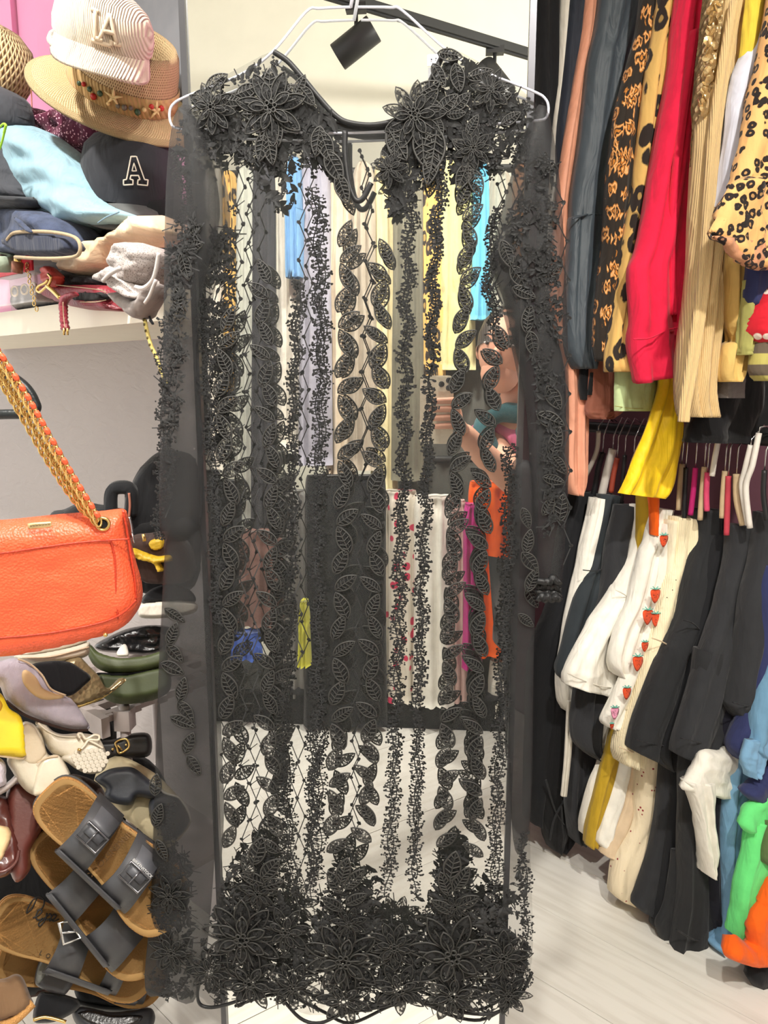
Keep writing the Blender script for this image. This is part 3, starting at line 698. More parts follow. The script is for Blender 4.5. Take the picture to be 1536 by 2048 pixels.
# dense filling lace of the yoke and the hem border
def tiny_leaf(mb, px, py, ang, ln, off, wid=0.42):
    a = math.radians(ang); L = ln * PXM * 1.05; c = dpl(px, py, off); X = Vector((math.cos(a), 0, math.sin(a))); Y = Vector((-math.sin(a), 0, math.cos(a)))
    P = [(-0.5, 0), (-0.2, wid * 0.45), (0.15, wid * 0.45), (0.5, 0), (0.15, -wid * 0.45), (-0.2, -wid * 0.45)]
    vs = [c + Vector((0, -L * 0.08, 0))] + [c + X * (x * L) + Y * (y * L) for x, y in P]
    mb.add(vs, [(0, 1 + (k + 1) % 6, 1 + k) for k in range(6)])
def filling(name, region, n, seed, off=0.007, keep=None, ln=(12, 30)):
    rr = random.Random(seed); mb = MB(); xs = [p[0] for p in region]; ys = [p[1] for p in region]; k = 0; tries = 0
    def inside(x, y):
        c = False; j = len(region) - 1
        for i in range(len(region)):
            xi, yi = region[i]; xj, yj = region[j]
            if (yi > y) != (yj > y) and x < (xj - xi) * (y - yi) / (yj - yi) + xi: c = not c
            j = i
        return c
    while k < n and tries < n * 20:
        tries += 1; x = rr.uniform(min(xs), max(xs)); y = rr.uniform(min(ys), max(ys))
        if not (inside(x, y) and inside(x - 9, y - 4) and inside(x + 9, y - 4) and inside(x, y - 10)): continue
        if keep and rr.random() > keep(x, y): continue
        k += 1; o = off + rr.uniform(0, 0.003)
        if rr.random() < 0.55: tiny_leaf(mb, x, y, rr.uniform(0, 360), rr.uniform(*ln), o)
        else:
            for _ in range(5): blob(mb, x + rr.uniform(-6, 6), y + rr.uniform(-6, 6), rr.uniform(1.8, 3.6), o)
        if rr.random() < 0.5:
            a = rr.uniform(0, 6.28); thread_line(mb, (x, y), (x + 20 * math.cos(a), y + 20 * math.sin(a)), o, 1.1)
    stuff(mb.build(name, thread, dr, smooth=False))
def clump(x, y): return 0.12 + 0.88 * max(0, min(1, 0.5 + 1.7 * noise.noise(Vector((x / 42, y / 42, 3.3)))))
HEM = [(400, 1860), (440, 1760), (480, 1690), (540, 1680), (570, 1770), (610, 1840), (650, 1760), (690, 1690), (740, 1760), (770, 1800), (815, 1850), (850, 1790), (885, 1690), (935, 1690), (960, 1770), (1000, 1800), (1030, 1700), (1062, 1680), (1064, 1930), (1040, 1985), (985, 2024), (900, 2016), (820, 1994), (720, 2010), (620, 2010), (530, 1984), (430, 2000), (400, 1960)]
filling('hem_lace', HEM, 1350, 3, 0.0065, clump)
filling('hem_lace', [(x, min(y + 20, 2030)) for x, y in HEM], 420, 4, -0.006, clump)
filling('hem_lace', [(305, 1700), (395, 1690), (398, 1980), (330, 1985), (296, 1970)], 320, 5, 0.006, clump)
filling('yoke_lace', [(545, 106), (470, 144), (400, 184), (360, 214), (350, 300), (372, 400), (430, 330), (470, 300), (520, 400), (570, 420), (600, 350), (640, 320), (690, 420), (690, 255), (640, 204), (592, 152)], 470, 6, 0.007, clump)
filling('yoke_lace', [(893, 100), (1000, 154), (1085, 225), (1080, 330), (1050, 380), (1020, 300), (990, 350), (950, 300), (900, 380), (880, 300), (850, 350), (820, 420), (770, 430), (755, 330), (770, 270), (840, 204), (870, 152)], 430, 7, 0.007, clump)
filling('back_lace', [(420, 420), (470, 400), (480, 700), (440, 900), (405, 900), (400, 600)], 200, 8, -0.006, clump, (8, 18))
filling('sleeve_lace', [(345, 420), (430, 430), (400, 600), (390, 800), (340, 1000), (325, 800)], 200, 9, 0.022, clump, (8, 18))
filling('sleeve_lace', [(1030, 300), (1110, 320), (1125, 600), (1120, 1000), (1080, 1150), (1070, 900), (1040, 600), (1000, 480)], 340, 10, 0.022, clump, (8, 20))

# ================================================================== CLOTHES ON THE RIGHT-HAND RAILS
c_black = cloth('black_jersey', (38, 39, 41)); c_char = cloth('charcoal_jersey', (46, 47, 50)); c_ink = cloth('black_viscose', (27, 28, 31)); c_deep = cloth('deep_black_knit', (18, 18, 20))
c_white = cloth('white_jersey', (236, 232, 220)); c_off = cloth('off_white_cotton', (226, 220, 206)); c_ivory = cloth('ivory_cotton', (238, 226, 196)); c_creamrib = cloth('cream_ribbed_cotton', (240, 226, 190), kind='rib', scale=110, bump=0.3, stretch=(1, 1, 0.01))
c_slate = cloth('slate_satin', (70, 80, 88), 0.5, spec=0.5); c_slate_tee = cloth('slate_jersey', (48, 54, 58)); c_navy = cloth('navy_jersey', (46, 52, 92)); c_dnavy = cloth('dark_navy_satin', (38, 44, 56), 0.6)
c_salmon = cloth('salmon_satin', (226, 158, 128), 0.55, spec=0.5); c_red = cloth('red_crepe', (228, 32, 70)); c_yellow = cloth('bright_yellow_satin', (246, 204, 12), 0.55, spec=0.4); c_must = cloth('mustard_satin', (184, 150, 36), 0.55)
c_mint = cloth('mint_cotton', (196, 216, 160)); c_tan = cloth('honey_tan_chiffon', (218, 182, 108)); c_knit = cloth('beige_fine_knit', (214, 184, 132), kind='rib', scale=130, bump=0.5, stretch=(1, 1, 0.01))
c_sand = cloth('pale_sand_cotton', (216, 192, 160)); c_blue = cloth('steel_blue_jersey', (108, 150, 180)); c_sky = cloth('light_blue_jersey', (122, 166, 200)); c_green = cloth('bright_green_jersey', (106, 224, 128)); c_orange = cloth('orange_jersey', (242, 100, 20)); c_olive = cloth('olive_cotton', (168, 166, 96)); c_brown = cloth('dark_brown_cotton', (58, 40, 34)); c_gwool = cloth('grey_wool', (112, 106, 104), kind='noise', bump=0.6, scale=120); c_lilac = cloth('pale_lilac_linen', (214, 216, 228)); c_lemon = cloth('lemon_satin', (226, 200, 70)); c_dusty = cloth('dusty_rose_crepe', (176, 112, 92))
c_leo = cloth('tan_leopard_print', (218, 178, 104), kind='leopard', rgb2=(44, 36, 32), scale=30, stretch=(1, 1, 0.7)); c_leo2 = cloth('gold_leopard_print', (228, 176, 112), kind='leopard', rgb2=(34, 28, 26), scale=70)
c_pais = cloth('orange_paisley_print', (200, 128, 52), kind='paisley', rgb2=(46, 40, 34), scale=34); c_splat = cloth('cream_paint_splattered', (236, 220, 188), kind='spots', rgb2=(150, 40, 50), scale=55, var=0.10); c_stripe = cloth('olive_stripe_knit', (176, 166, 92), kind='stripe', rgb2=(96, 84, 70), scale=9); c_redprint = cloth('red_floral_print', (200, 28, 44), kind='spots', rgb2=(240, 222, 210), scale=34, var=0.2)
c_sequin = mat('gold_sequins', (206, 178, 130), 0.25, kind='grain', metal=0.7, scale=110, bump=0.9, bdist=0.004, var=0.2); c_silver = mat('silver_thread', (180, 178, 176), 0.35, metal=0.5, scale=200, bump=0.8)

def garment(name, label, catg, ax, rows, m, T=0.035, nf=2, amp=0.006, fwd=0.0, group=None, parts=(), seed=None):
    pl = gpl(ax, fwd); s = seed if seed is not None else int(ax * 7 + rows[0][0]) % 97
    o = strip(rows, pl, T, nf, amp, s)
    if parts:
        t = thing(name, label, catg, pl((rows[-1][1] + rows[-1][2]) / 2, rows[-1][0]), group)
        o.build('main_panel' if catg != 'hat' else 'crown', m, t)
        for nm, fn in parts: fn(nm, pl, t)
        return t
    return tag(o.build(name, m), label, catg, group)
def P_cord(pts, off, r, m, sm=True): return lambda nm, pl, t: cord(pts, pl, off, r, smooth=sm).build(nm, m, t)
def P_strip(rows, m, fw, T=0.02, nf=2, amp=0.004): return lambda nm, pl, t: strip(rows, Plane(pl.P + pl.n * fw, pl.n), T, nf, amp, 5).build(nm, m, t)
def P_pil(poly, m, fw, T=0.02, w=12, fold=None): return lambda nm, pl, t: pillow(poly, Plane(pl.P + pl.n * fw, pl.n), T, w, fold=fold).build(nm, m, t)

# ---------------------------------------------------------------- upper rail, from the mirror outwards
TOP = -420
garment('black_coat', 'long black coat hanging beside the right edge of the mirror', 'coat', 1082, [(TOP, 1090, 1150), (0, 1074, 1128), (330, 1082, 1112), (700, 1085, 1118), (1000, 1084, 1118)], c_ink, 0.05, 2, 0.006)
garment('white_shirt', 'narrow white shirt edge between the black coat and the navy blouse', 'shirt', 1100, [(TOP, 1142, 1164), (0, 1125, 1146), (250, 1109, 1126), (420, 1102, 1120), (592, 1098, 1112)], c_white, 0.03, 1, 0.003)
garment('navy_blouse', 'dark navy blouse hanging between the white shirt and the salmon dress', 'blouse', 1110, [(TOP, 1166, 1220), (0, 1141, 1178), (250, 1119, 1145), (400, 1115, 1132), (560, 1112, 1124)], c_dnavy, 0.035, 2, 0.004)
garment('salmon_dress', 'long salmon pink satin dress with a tied end', 'dress', 1126, [(TOP, 1200, 1240), (0, 1172, 1208), (155, 1150, 1188), (310, 1126, 1164), (500, 1106, 1150), (620, 1104, 1150), (740, 1134, 1172), (900, 1136, 1170), (962, 1138, 1168), (990, 1146, 1158)], c_salmon, 0.035, 2, 0.006)
garment('slate_blouse', 'slate grey satin blouse with a long buttoned cuff', 'blouse', 1150, [(TOP, 1250, 1330), (0, 1204, 1292), (125, 1181, 1254), (250, 1167, 1238), (372, 1150, 1224), (432, 1145, 1220), (445, 1143, 1222), (574, 1137, 1204), (690, 1139, 1190), (738, 1158, 1178)], c_slate, 0.05, 3, 0.008,
        parts=[('cuff_seam', P_cord([(1145, 438), (1180, 428), (1220, 434)], 0.022, 0.0018, c_slate)), ('cuff_edge', P_cord([(1212, 445), (1204, 560), (1192, 690), (1172, 738)], 0.012, 0.0025, c_dnavy))])
garment('black_evening_bag', 'small black bag with crystal studs hanging below the slate cuff', 'handbag', 1165, [(640, 1176, 1228), (700, 1166, 1228), (770, 1160, 1228), (800, 1164, 1226)], c_ink, 0.03, 1, 0.002, fwd=-0.03,
        parts=[('strap_loop', P_strip([(745, 1180, 1214), (790, 1174, 1208)], c_black, 0.02, 0.006, 1, 0.001)), ('crystal_studs', lambda nm, pl, t: stuff((lambda mb: [mb.ball(lift(pl, 0.02)(x, y), 0.0012, 6) for x, y in [(1198, 708), (1205, 726), (1208, 745), (1192, 750), (1210, 770), (1197, 768), (1202, 785), (1216, 702), (1188, 720), (1220, 752)]] and mb)(MB()).build(nm, white_wire, t)))])
garment('rose_skirt', 'dusty rose hem peeking out under the black evening bag', 'skirt', 1190, [(700, 1180, 1260), (800, 1176, 1250), (826, 1176, 1236), (838, 1186, 1216)], c_dusty, 0.03, 2, 0.005, fwd=-0.05)
garment('paisley_blouse', 'black and orange paisley print blouse', 'blouse', 1222, [(TOP, 1330, 1360), (0, 1287, 1330), (125, 1262, 1312), (250, 1232, 1290), (372, 1220, 1280), (496, 1214, 1262), (574, 1205, 1250), (667, 1198, 1240), (722, 1204, 1232)], c_pais, 0.04, 3, 0.007)
garment('leopard_blouse', 'tan leopard print blouse hanging between paisley and red', 'blouse', 1250, [(TOP, 1362, 1404), (0, 1318, 1372), (125, 1298, 1360), (250, 1282, 1345), (372, 1272, 1322), (496, 1251, 1298), (574, 1242, 1284), (667, 1227, 1275), (725, 1219, 1268), (744, 1224, 1262)], c_leo, 0.045, 3, 0.008)
garment('mint_skirt', 'pale mint green hem showing under the leopard blouse', 'skirt', 1262, [(690, 1234, 1340), (735, 1230, 1337), (790, 1228, 1335), (822, 1228, 1334)], c_mint, 0.03, 2, 0.004, fwd=-0.035, parts=[('hem_stitch', P_cord([(1230, 812), (1270, 817), (1333, 813)], 0.014, 0.0008, c_olive))])
garment('yellow_dress', 'bright yellow satin dress end hanging below the red cuff', 'dress', 1284, [(600, 1262, 1350), (700, 1290, 1368), (760, 1320, 1366), (830, 1302, 1360), (900, 1274, 1354), (965, 1246, 1340), (1235, 986, 1326, 997)], c_yellow, 0.03, 2, 0.007, fwd=-0.02, parts=[('side_fold', P_strip([(820, 1330, 1366), (900, 1336, 1358), (964, 1326, 1336)], c_yellow, -0.015, 0.012))])
garment('red_blouse', 'bright red blouse with a wide gathered cuff', 'blouse', 1300, [(TOP, 1420, 1470), (0, 1369, 1418), (125, 1352, 1406), (250, 1331, 1394), (372, 1307, 1390), (496, 1278, 1388), (543, 1262, 1386), (636, 1266, 1388), (676, 1266, 1394), (1268, 722, 1402, 700), (1275, 768, 1405, 728)], c_red, 0.06, 3, 0.010,
        parts=[('cuff_seam', P_cord([(1268, 678), (1300, 676), (1335, 660), (1364, 654)], 0.034, 0.0016, c_red)), ('placket', P_strip([(560, 1362, 1384), (620, 1366, 1388), (700, 1374, 1398), (726, 1382, 1404)], c_red, 0.024, 0.012, 1, 0.002)), ('pleat', P_strip([(60, 1384, 1394), (300, 1352, 1362), (470, 1338, 1348), (630, 1340, 1350)], c_red, 0.026, 0.014, 1, 0.001))])
SEQ = bpy.data.meshes.new('sequin'); _m = MB().lathe([(0.0005, 0.0), (0.006, -0.001), (0.0062, -0.0004), (0.0005, 0.0008)], 12, Matrix.Rotation(PI / 2, 4, 'X')); SEQ.from_pydata(_m.v, [], _m.f); SEQ.materials.append(mat('gold_sequin_disc', (228, 202, 150), 0.18, metal=0.75, var=0.05, bump=0))
garment('sequin_top', 'gold sequin trim hanging between the red blouse and beige cardigan', 'top', 1388, [(TOP, 1472, 1500), (0, 1417, 1446), (125, 1404, 1432), (200, 1395, 1428), (240, 1394, 1420), (330, 1392, 1404)], c_sequin, 0.03, 2, 0.004,
        parts=[('sequin_disc', lambda nm, pl, t: [piece(nm, SEQ, t, Matrix.Translation(lift(pl, 0.019)(x, y)) @ pl.n.to_track_quat('-Y', 'Z').to_matrix().to_4x4() @ Matrix.Rotation(rl.uniform(-0.7, 0.7), 4, 'X') @ Matrix.Rotation(rl.uniform(-0.7, 0.7), 4, 'Z')) for x, y in [(1430 - y * 0.105 + rl.uniform(-10, 10), y) for y in range(6, 236, 5)]])])
garment('beige_cardigan', 'beige ribbed knit cardigan with a long straight front', 'cardigan', 1398, [(TOP, 1500, 1560), (0, 1442, 1502), (125, 1430, 1490), (250, 1400, 1466), (372, 1391, 1450), (496, 1388, 1440), (574, 1386, 1436), (667, 1374, 1430), (760, 1366, 1422), (820, 1372, 1421), (834, 1376, 1418)], c_knit, 0.05, 3, 0.008,
        parts=[('front_band', P_strip([(0, 1464, 1482), (250, 1422, 1440), (496, 1404, 1424), (667, 1384, 1404), (800, 1364, 1380), (844, 1360, 1374)], c_knit, 0.028, 0.014, 1, 0.002)), ('silver_trim', P_cord([(1500, 0), (1485, 150), (1468, 280), (1452, 400), (1444, 520), (1436, 650), (1424, 760)], 0.012, 0.003, c_silver))])
garment('grey_cardigan', 'thin grey wool edge behind the beige cardigan', 'cardigan', 1412, [(380, 1440, 1468), (500, 1436, 1452), (620, 1430, 1444), (760, 1422, 1430)], c_gwool, 0.02, 1, 0.002, fwd=-0.012)
garment('black_knit_dress', 'black knit dress filling the gap behind the tan chiffon sleeve', 'dress', 1430, [(200, 1460, 1600), (500, 1436, 1600), (760, 1420, 1580), (850, 1384, 1560), (885, 1376, 1560)], c_deep, 0.05, 4, 0.008, fwd=-0.06)
garment('wool_sweater', 'grey wool sweater cuff below the tan chiffon sleeve', 'sweater', 1436, [(560, 1466, 1500), (700, 1448, 1486), (752, 1444, 1482), (772, 1442, 1480), (796, 1440, 1480)], c_gwool, 0.03, 1, 0.002, fwd=-0.02)
garment('tan_blouse', 'honey tan chiffon blouse sleeve gathered above a pointed cuff', 'blouse', 1440, [(TOP, 1530, 1570), (300, 1476, 1520), (480, 1458, 1505), (560, 1458, 1494), (640, 1457, 1492), (680, 1466, 1484), (690, 1452, 1486), (740, 1445, 1480), (764, 1450, 1462)], c_tan, 0.035, 3, 0.007)
garment('yellow_blouse', 'lemon yellow satin sleeve beside the pale lilac shirt', 'blouse', 1448, [(TOP, 1560, 1590), (0, 1502, 1528), (125, 1488, 1508), (200, 1480, 1496), (300, 1470, 1484)], c_lemon, 0.03, 1, 0.004)
garment('lilac_shirt', 'pale lilac linen shirt hanging next to the leopard peplum top', 'shirt', 1452, [(TOP, 1580, 1650), (0, 1524, 1600), (155, 1476, 1530), (280, 1458, 1500), (372, 1448, 1480), (410, 1446, 1458)], c_lilac, 0.04, 2, 0.006)
garment('olive_shorts', 'olive green cotton hem beneath the navy sweater', 'shorts', 1474, [(560, 1490, 1560), (640, 1488, 1516), (690, 1485, 1512), (710, 1485, 1510)], c_olive, 0.03, 2, 0.006)
garment('navy_sweater', 'navy sweater hem showing under the leopard peplum top', 'sweater', 1480, [(400, 1500, 1600), (540, 1496, 1580), (600, 1494, 1560), (626, 1514, 1540)], c_navy, 0.035, 2, 0.004)
garment('striped_sweater', 'olive and brown striped knit cuff under the red floral blouse', 'sweater', 1492, [(620, 1526, 1580), (680, 1514, 1575), (740, 1507, 1565), (762, 1520, 1560)], c_stripe, 0.035, 1, 0.003)
pl = gpl(1496)
tag(pillow([(1545, 570), (1520, 600), (1506, 660), (1524, 688), (1560, 670), (1580, 600)], pl, 0.05, 14, fold=(0.005, 14, 30)).build('red_floral_blouse', c_redprint), 'red blouse sleeve with white flowers at the end of the rail', 'blouse')
pl = gpl(1490, 0.02); t = thing('leopard_peplum_top', 'gold leopard print top with a flared ruffle hem', 'top', pl(1500, 540))
strip([(TOP, 1620, 1680), (40, 1542, 1640), (160, 1518, 1620), (260, 1496, 1610), (350, 1472, 1600), (372, 1466, 1600)], pl, 0.05, 3, 0.008, 4).build('bodice', c_leo2, t)
pillow([(1468, 362), (1540, 350), (1600, 370), (1600, 520), (1536, 538), (1500, 536), (1468, 516), (1440, 480), (1418, 470), (1436, 430)], Plane(pl.P + pl.n * 0.015, pl.n), 0.03, 10, fold=(0.016, 24, 80), seed=4).build('ruffle', c_leo2, t)
pillow([(1424, 472), (1470, 474), (1530, 480), (1590, 484), (1590, 524), (1536, 540), (1500, 538), (1466, 514), (1440, 484)], Plane(pl.P + pl.n * 0.018, pl.n), 0.016, 6, fold=(0.006, 20, 30), seed=6).build('ruffle_lining', cloth('brown_leopard_print', (196, 140, 104), kind='leopard', rgb2=(40, 28, 26), scale=64), t)

# ---------------------------------------------------------------- lower rail: tee shirts and long tops
G = garment
G('black_trousers', 'black wide trousers hanging lowest next to the lace dress', 'trousers', 1080, [(985, 1150, 1215), (1060, 1124, 1200), (1200, 1106, 1140), (1300, 1068, 1124), (1420, 1060, 1120), (1500, 1058, 1108), (1600, 1056, 1086), (1642, 1058, 1074)], c_ink, 0.06, 2, 0.006)
G('black_slip_dress', 'black slip dress with thin straps and a rolled hem above the floor', 'dress', 1098, [(1000, 1180, 1240), (1250, 1128, 1180), (1400, 1106, 1150), (1520, 1090, 1148), (1620, 1086, 1150), (1668, 1090, 1146), (1697, 1102, 1120)], c_deep, 0.05, 2, 0.005, parts=[('strap', P_cord([(1092, 1560), (1110, 1620), (1128, 1650)], 0.028, 0.0022, c_black)), ('strap', P_cord([(1128, 1600), (1108, 1640), (1100, 1680)], 0.03, 0.0022, c_black))])
G('charcoal_dress', 'charcoal jersey dress between the slip dress and the white blouse', 'dress', 1128, [(1020, 1195, 1250), (1300, 1150, 1200), (1400, 1140, 1200), (1520, 1134, 1192), (1600, 1132, 1180), (1660, 1140, 1166), (1682, 1148, 1160)], c_char, 0.05, 2, 0.006)
G('white_ribbon', 'thin white ribbon hanging between black dresses', 'ribbon', 1120, [(1400, 1134, 1148), (1500, 1130, 1142), (1592, 1122, 1132)], c_off, 0.01, 1, 0.001, fwd=0.03)
G('white_tee', 'narrow white tee shirt between black and slate tee shirts', 'tee shirt', 1128, [(996, 1190, 1212), (1080, 1172, 1196), (1140, 1160, 1184), (1200, 1145, 1172), (1280, 1130, 1168), (1356, 1119, 1156), (1400, 1120, 1153), (1422, 1132, 1148)], c_white, 0.045, 2, 0.006)
G('slate_tee', 'slate blue tee shirt with a pointed sleeve in front of a white tee', 'tee shirt', 1136, [(990, 1205, 1232), (1050, 1194, 1226), (1130, 1176, 1212), (1200, 1150, 1206), (1300, 1123, 1196), (1340, 1114, 1176), (1358, 1124, 1150)], c_slate_tee, 0.05, 2, 0.007, parts=[('sleeve_seam', P_cord([(1166, 1140), (1190, 1142), (1206, 1138)], 0.03, 0.0012, c_black))])
G('grey_black_tee', 'faded black tee shirt between the slate tee and wide white tee', 'tee shirt', 1168, [(1010, 1235, 1278), (1100, 1217, 1266), (1200, 1204, 1252), (1300, 1170, 1222), (1400, 1154, 1200), (1480, 1152, 1194), (1511, 1178, 1193)], c_char, 0.05, 2, 0.007)
G('cream_long_top', 'off white long sleeve top hanging low beside the mustard dress', 'top', 1184, [(1040, 1260, 1290), (1400, 1216, 1250), (1520, 1200, 1236), (1580, 1178, 1208), (1640, 1164, 1192), (1668, 1166, 1180)], c_off, 0.035, 2, 0.005)
G('white_wide_tee', 'white tee shirt with a wide boxy sleeve', 'tee shirt', 1192, [(1010, 1272, 1292), (1060, 1266, 1286), (1110, 1257, 1278), (1178, 1231, 1264), (1234, 1192, 1260), (1265, 1175, 1246), (1329, 1140, 1238), (1350, 1132, 1234), (1131, 1368, 1233, 1394)], c_white, 0.05, 2, 0.007, parts=[('sleeve_hem', P_cord([(1135, 1346), (1160, 1358), (1200, 1372), (1234, 1376)], 0.026, 0.0015, c_off)), ('shoulder_seam', P_cord([(1232, 1180), (1250, 1190), (1262, 1202)], 0.03, 0.0012, c_off))])
G('mustard_dress', 'long mustard satin dress hanging between white tops', 'dress', 1206, [(985, 1277, 1312), (1080, 1277, 1298), (1150, 1268, 1288), (1300, 1244, 1264), (1460, 1226, 1242), (1555, 1200, 1224), (1650, 1177, 1198), (1690, 1172, 1190)], c_must, 0.035, 1, 0.005)
G('orange_vest', 'orange red strap beside the mustard dress on the lower rail', 'vest', 1240, [(985, 1298, 1316), (1030, 1302, 1314), (1070, 1304, 1312)], c_orange, 0.02, 1, 0.002)
G('white_sleeve_blouse', 'white blouse with a full rounded sleeve hanging near the floor', 'blouse', 1212, [(1060, 1300, 1330), (1400, 1252, 1290), (1520, 1232, 1262), (1580, 1217, 1256), (1640, 1198, 1236), (1676, 1188, 1224), (1690, 1196, 1214)], c_white, 0.05, 2, 0.007)
G('white_slim_tee', 'slim white tee shirt next to the strawberry print', 'tee shirt', 1232, [(1018, 1311, 1338), (1079, 1295, 1328), (1119, 1281, 1318), (1203, 1260, 1300), (1265, 1233, 1282), (1322, 1221, 1262), (1350, 1232, 1254)], c_white, 0.045, 2, 0.006)
berry = cloth('strawberry_red', (232, 84, 44)); seedm = cloth('dark_print', (60, 30, 30)); tealm = cloth('leaf_teal_print', (110, 190, 170)); pinkp = cloth('strawberry_pink', (240, 160, 190))
def berries(nm, pl, t):
    for x, y, r, m in [(1328, 1080, 12, berry), (1311, 1190, 14, berry), (1296, 1232, 15, berry), (1312, 1238, 13, berry), (1290, 1292, 10, berry), (1276, 1325, 15, berry), (1254, 1385, 12, berry), (1230, 1425, 12, pinkp), (1224, 1452, 6, berry)]:
        b = pillow([(x - r * 0.62, y - r * 0.7), (x + r * 0.62, y - r * 0.75), (x + r * 0.55, y + r * 0.3), (x - r * 0.1, y + r * 1.2), (x - r * 0.6, y + r * 0.4)], pl, 0.002, 3, 4, base=0.034).build(nm, m, t)
        mb = MB()
        for k in range(5): mb.tube([lift(pl, 0.0365)(x, y - r * 0.8), lift(pl, 0.0365)(x + (k - 2) * r * 0.35, y - r * (0.95 + 0.25 * (k % 2)))], 0.0012, 4)
        mb.build('berry_leaf', tealm, b)
        mb = MB()
        for k in range(7): mb.ball(lift(pl, 0.036)(x + rl.uniform(-0.35, 0.35) * r, y + rl.uniform(-0.4, 0.6) * r), 0.0008, 4)
        mb.build('berry_seeds', seedm, b)
G('strawberry_shirt', 'white shirt printed with orange strawberries', 'shirt', 1244, [(1046, 1320, 1344), (1172, 1302, 1330), (1235, 1287, 1322), (1300, 1263, 1304), (1362, 1243, 1284), (1410, 1221, 1268), (1440, 1207, 1246), (1452, 1212, 1230)], c_white, 0.045, 2, 0.004, parts=[('strawberry_print', berries)])
G('pale_yellow_tee', 'pale yellow tee shirt between strawberry shirt and cream ribbed tee', 'tee shirt', 1258, [(1040, 1336, 1352), (1150, 1326, 1346), (1230, 1312, 1336), (1330, 1286, 1306), (1420, 1250, 1276)], c_ivory, 0.035, 1, 0.004)
G('beige_trousers', 'sand beige trousers hanging low next to the white sleeve', 'trousers', 1232, [(1100, 1330, 1370), (1400, 1278, 1320), (1520, 1256, 1296), (1600, 1243, 1280), (1680, 1210, 1252), (1706, 1202, 1234)], c_sand, 0.045, 2, 0.006, fwd=-0.01)
G('splattered_shirt', 'cream shirt with red paint splatters and a pointed tail', 'shirt', 1254, [(1100, 1340, 1390), (1400, 1300, 1345), (1520, 1284, 1326), (1600, 1277, 1320), (1650, 1270, 1316), (1720, 1236, 1292), (1780, 1224, 1280), (1798, 1237, 1272)], c_splat, 0.05, 2, 0.007)
G('cream_ribbed_tee', 'cream tee shirt with a ribbed shoulder panel', 'tee shirt', 1268, [(1034, 1352, 1388), (1060, 1350, 1388), (1110, 1348, 1384), (1172, 1329, 1380), (1234, 1313, 1376), (1265, 1306, 1366), (1329, 1287, 1346), (1394, 1270, 1326), (1458, 1245, 1296), (1497, 1233, 1280), (1526, 1242, 1270)], c_creamrib, 0.055, 2, 0.007, parts=[('sleeve_seam', P_cord([(1304, 1276), (1325, 1284), (1346, 1296)], 0.034, 0.0014, c_sand)), ('sleeve_hem', P_cord([(1238, 1494), (1258, 1502), (1290, 1512)], 0.026, 0.0014, c_sand)), ('paint_fleck', lambda nm, pl, t: [MB().ball(lift(pl, 0.036)(x, y), 0.0012, 6).build(nm, seedm, t) for x, y in ((1345, 1180), (1352, 1160), (1334, 1195))])])
G('black_gap_fill', 'black sheet added as shade behind the black boxy tee shirt', 'skirt', 1290, [(1100, 1372, 1440), (1400, 1345, 1400), (1600, 1322, 1384), (1700, 1322, 1378), (1850, 1335, 1384), (1905, 1344, 1376)], c_deep, 0.05, 3, 0.008, fwd=-0.02)  # dark sheet added to fill the shadowed gap between garments
G('black_boxy_tee', 'black boxy tee shirt beside the cream ribbed tee', 'tee shirt', 1304, [(1018, 1399, 1436), (1079, 1402, 1430), (1156, 1380, 1430), (1234, 1364, 1416), (1297, 1336, 1404), (1394, 1297, 1372), (1484, 1267, 1332), (1268, 1502, 1320, 1524)], c_black, 0.055, 2, 0.007, parts=[('sleeve_hem', P_cord([(1270, 1478), (1295, 1486), (1330, 1492)], 0.028, 0.0013, c_ink)), ('shoulder_seam', P_cord([(1366, 1240), (1385, 1246), (1402, 1262)], 0.034, 0.0013, c_ink))])
G('black_layered_tee', 'black tee shirt with a cut hem between two larger black tees', 'tee shirt', 1326, [(1060, 1432, 1462), (1200, 1404, 1440), (1300, 1380, 1412), (1400, 1352, 1392), (1500, 1322, 1362), (1538, 1334, 1354)], c_ink, 0.04, 2, 0.005)
G('black_leggings', 'black leggings with a rounded foot hanging near the splattered shirt', 'leggings', 1300, [(1500, 1330, 1366), (1600, 1322, 1354), (1700, 1305, 1337), (1780, 1280, 1312), (1808, 1270, 1300), (1820, 1280, 1292)], c_char, 0.04, 1, 0.004)
G('black_scarf', 'black scarf end hanging beside the black leggings', 'scarf', 1318, [(1500, 1352, 1384), (1650, 1336, 1368), (1750, 1320, 1348), (1840, 1303, 1332), (1852, 1312, 1326)], c_ink, 0.03, 1, 0.004)
G('black_wide_tee', 'black wide tee shirt with a layered sleeve hem', 'tee shirt', 1376, [(1050, 1468, 1496), (1110, 1464, 1502), (1172, 1448, 1502), (1232, 1436, 1494), (1297, 1410, 1482), (1394, 1380, 1464), (1475, 1357, 1430), (1356, 1510, 1400, 1523)], c_char, 0.055, 2, 0.007, parts=[('sleeve_hem', P_cord([(1360, 1476), (1385, 1482), (1412, 1488)], 0.028, 0.0013, c_ink)), ('under_sleeve', P_strip([(1380, 1436, 1470), (1475, 1408, 1448), (1520, 1414, 1440), (1542, 1428, 1436)], c_black, -0.02, 0.02))])
G('black_tailored_trousers', 'black trousers with a deep turned hem closest to the floor', 'trousers', 1372, [(1300, 1398, 1460), (1520, 1372, 1410), (1620, 1370, 1404), (1700, 1367, 1411), (1800, 1364, 1419), (1345, 1924, 1431, 1880), (1354, 1936, 1424, 1905), (1388, 1956, 1400, 1952)], c_black, 0.05, 2, 0.006, parts=[('turned_hem', P_cord([(1352, 1858), (1390, 1880), (1428, 1876)], 0.027, 0.0016, c_ink))])
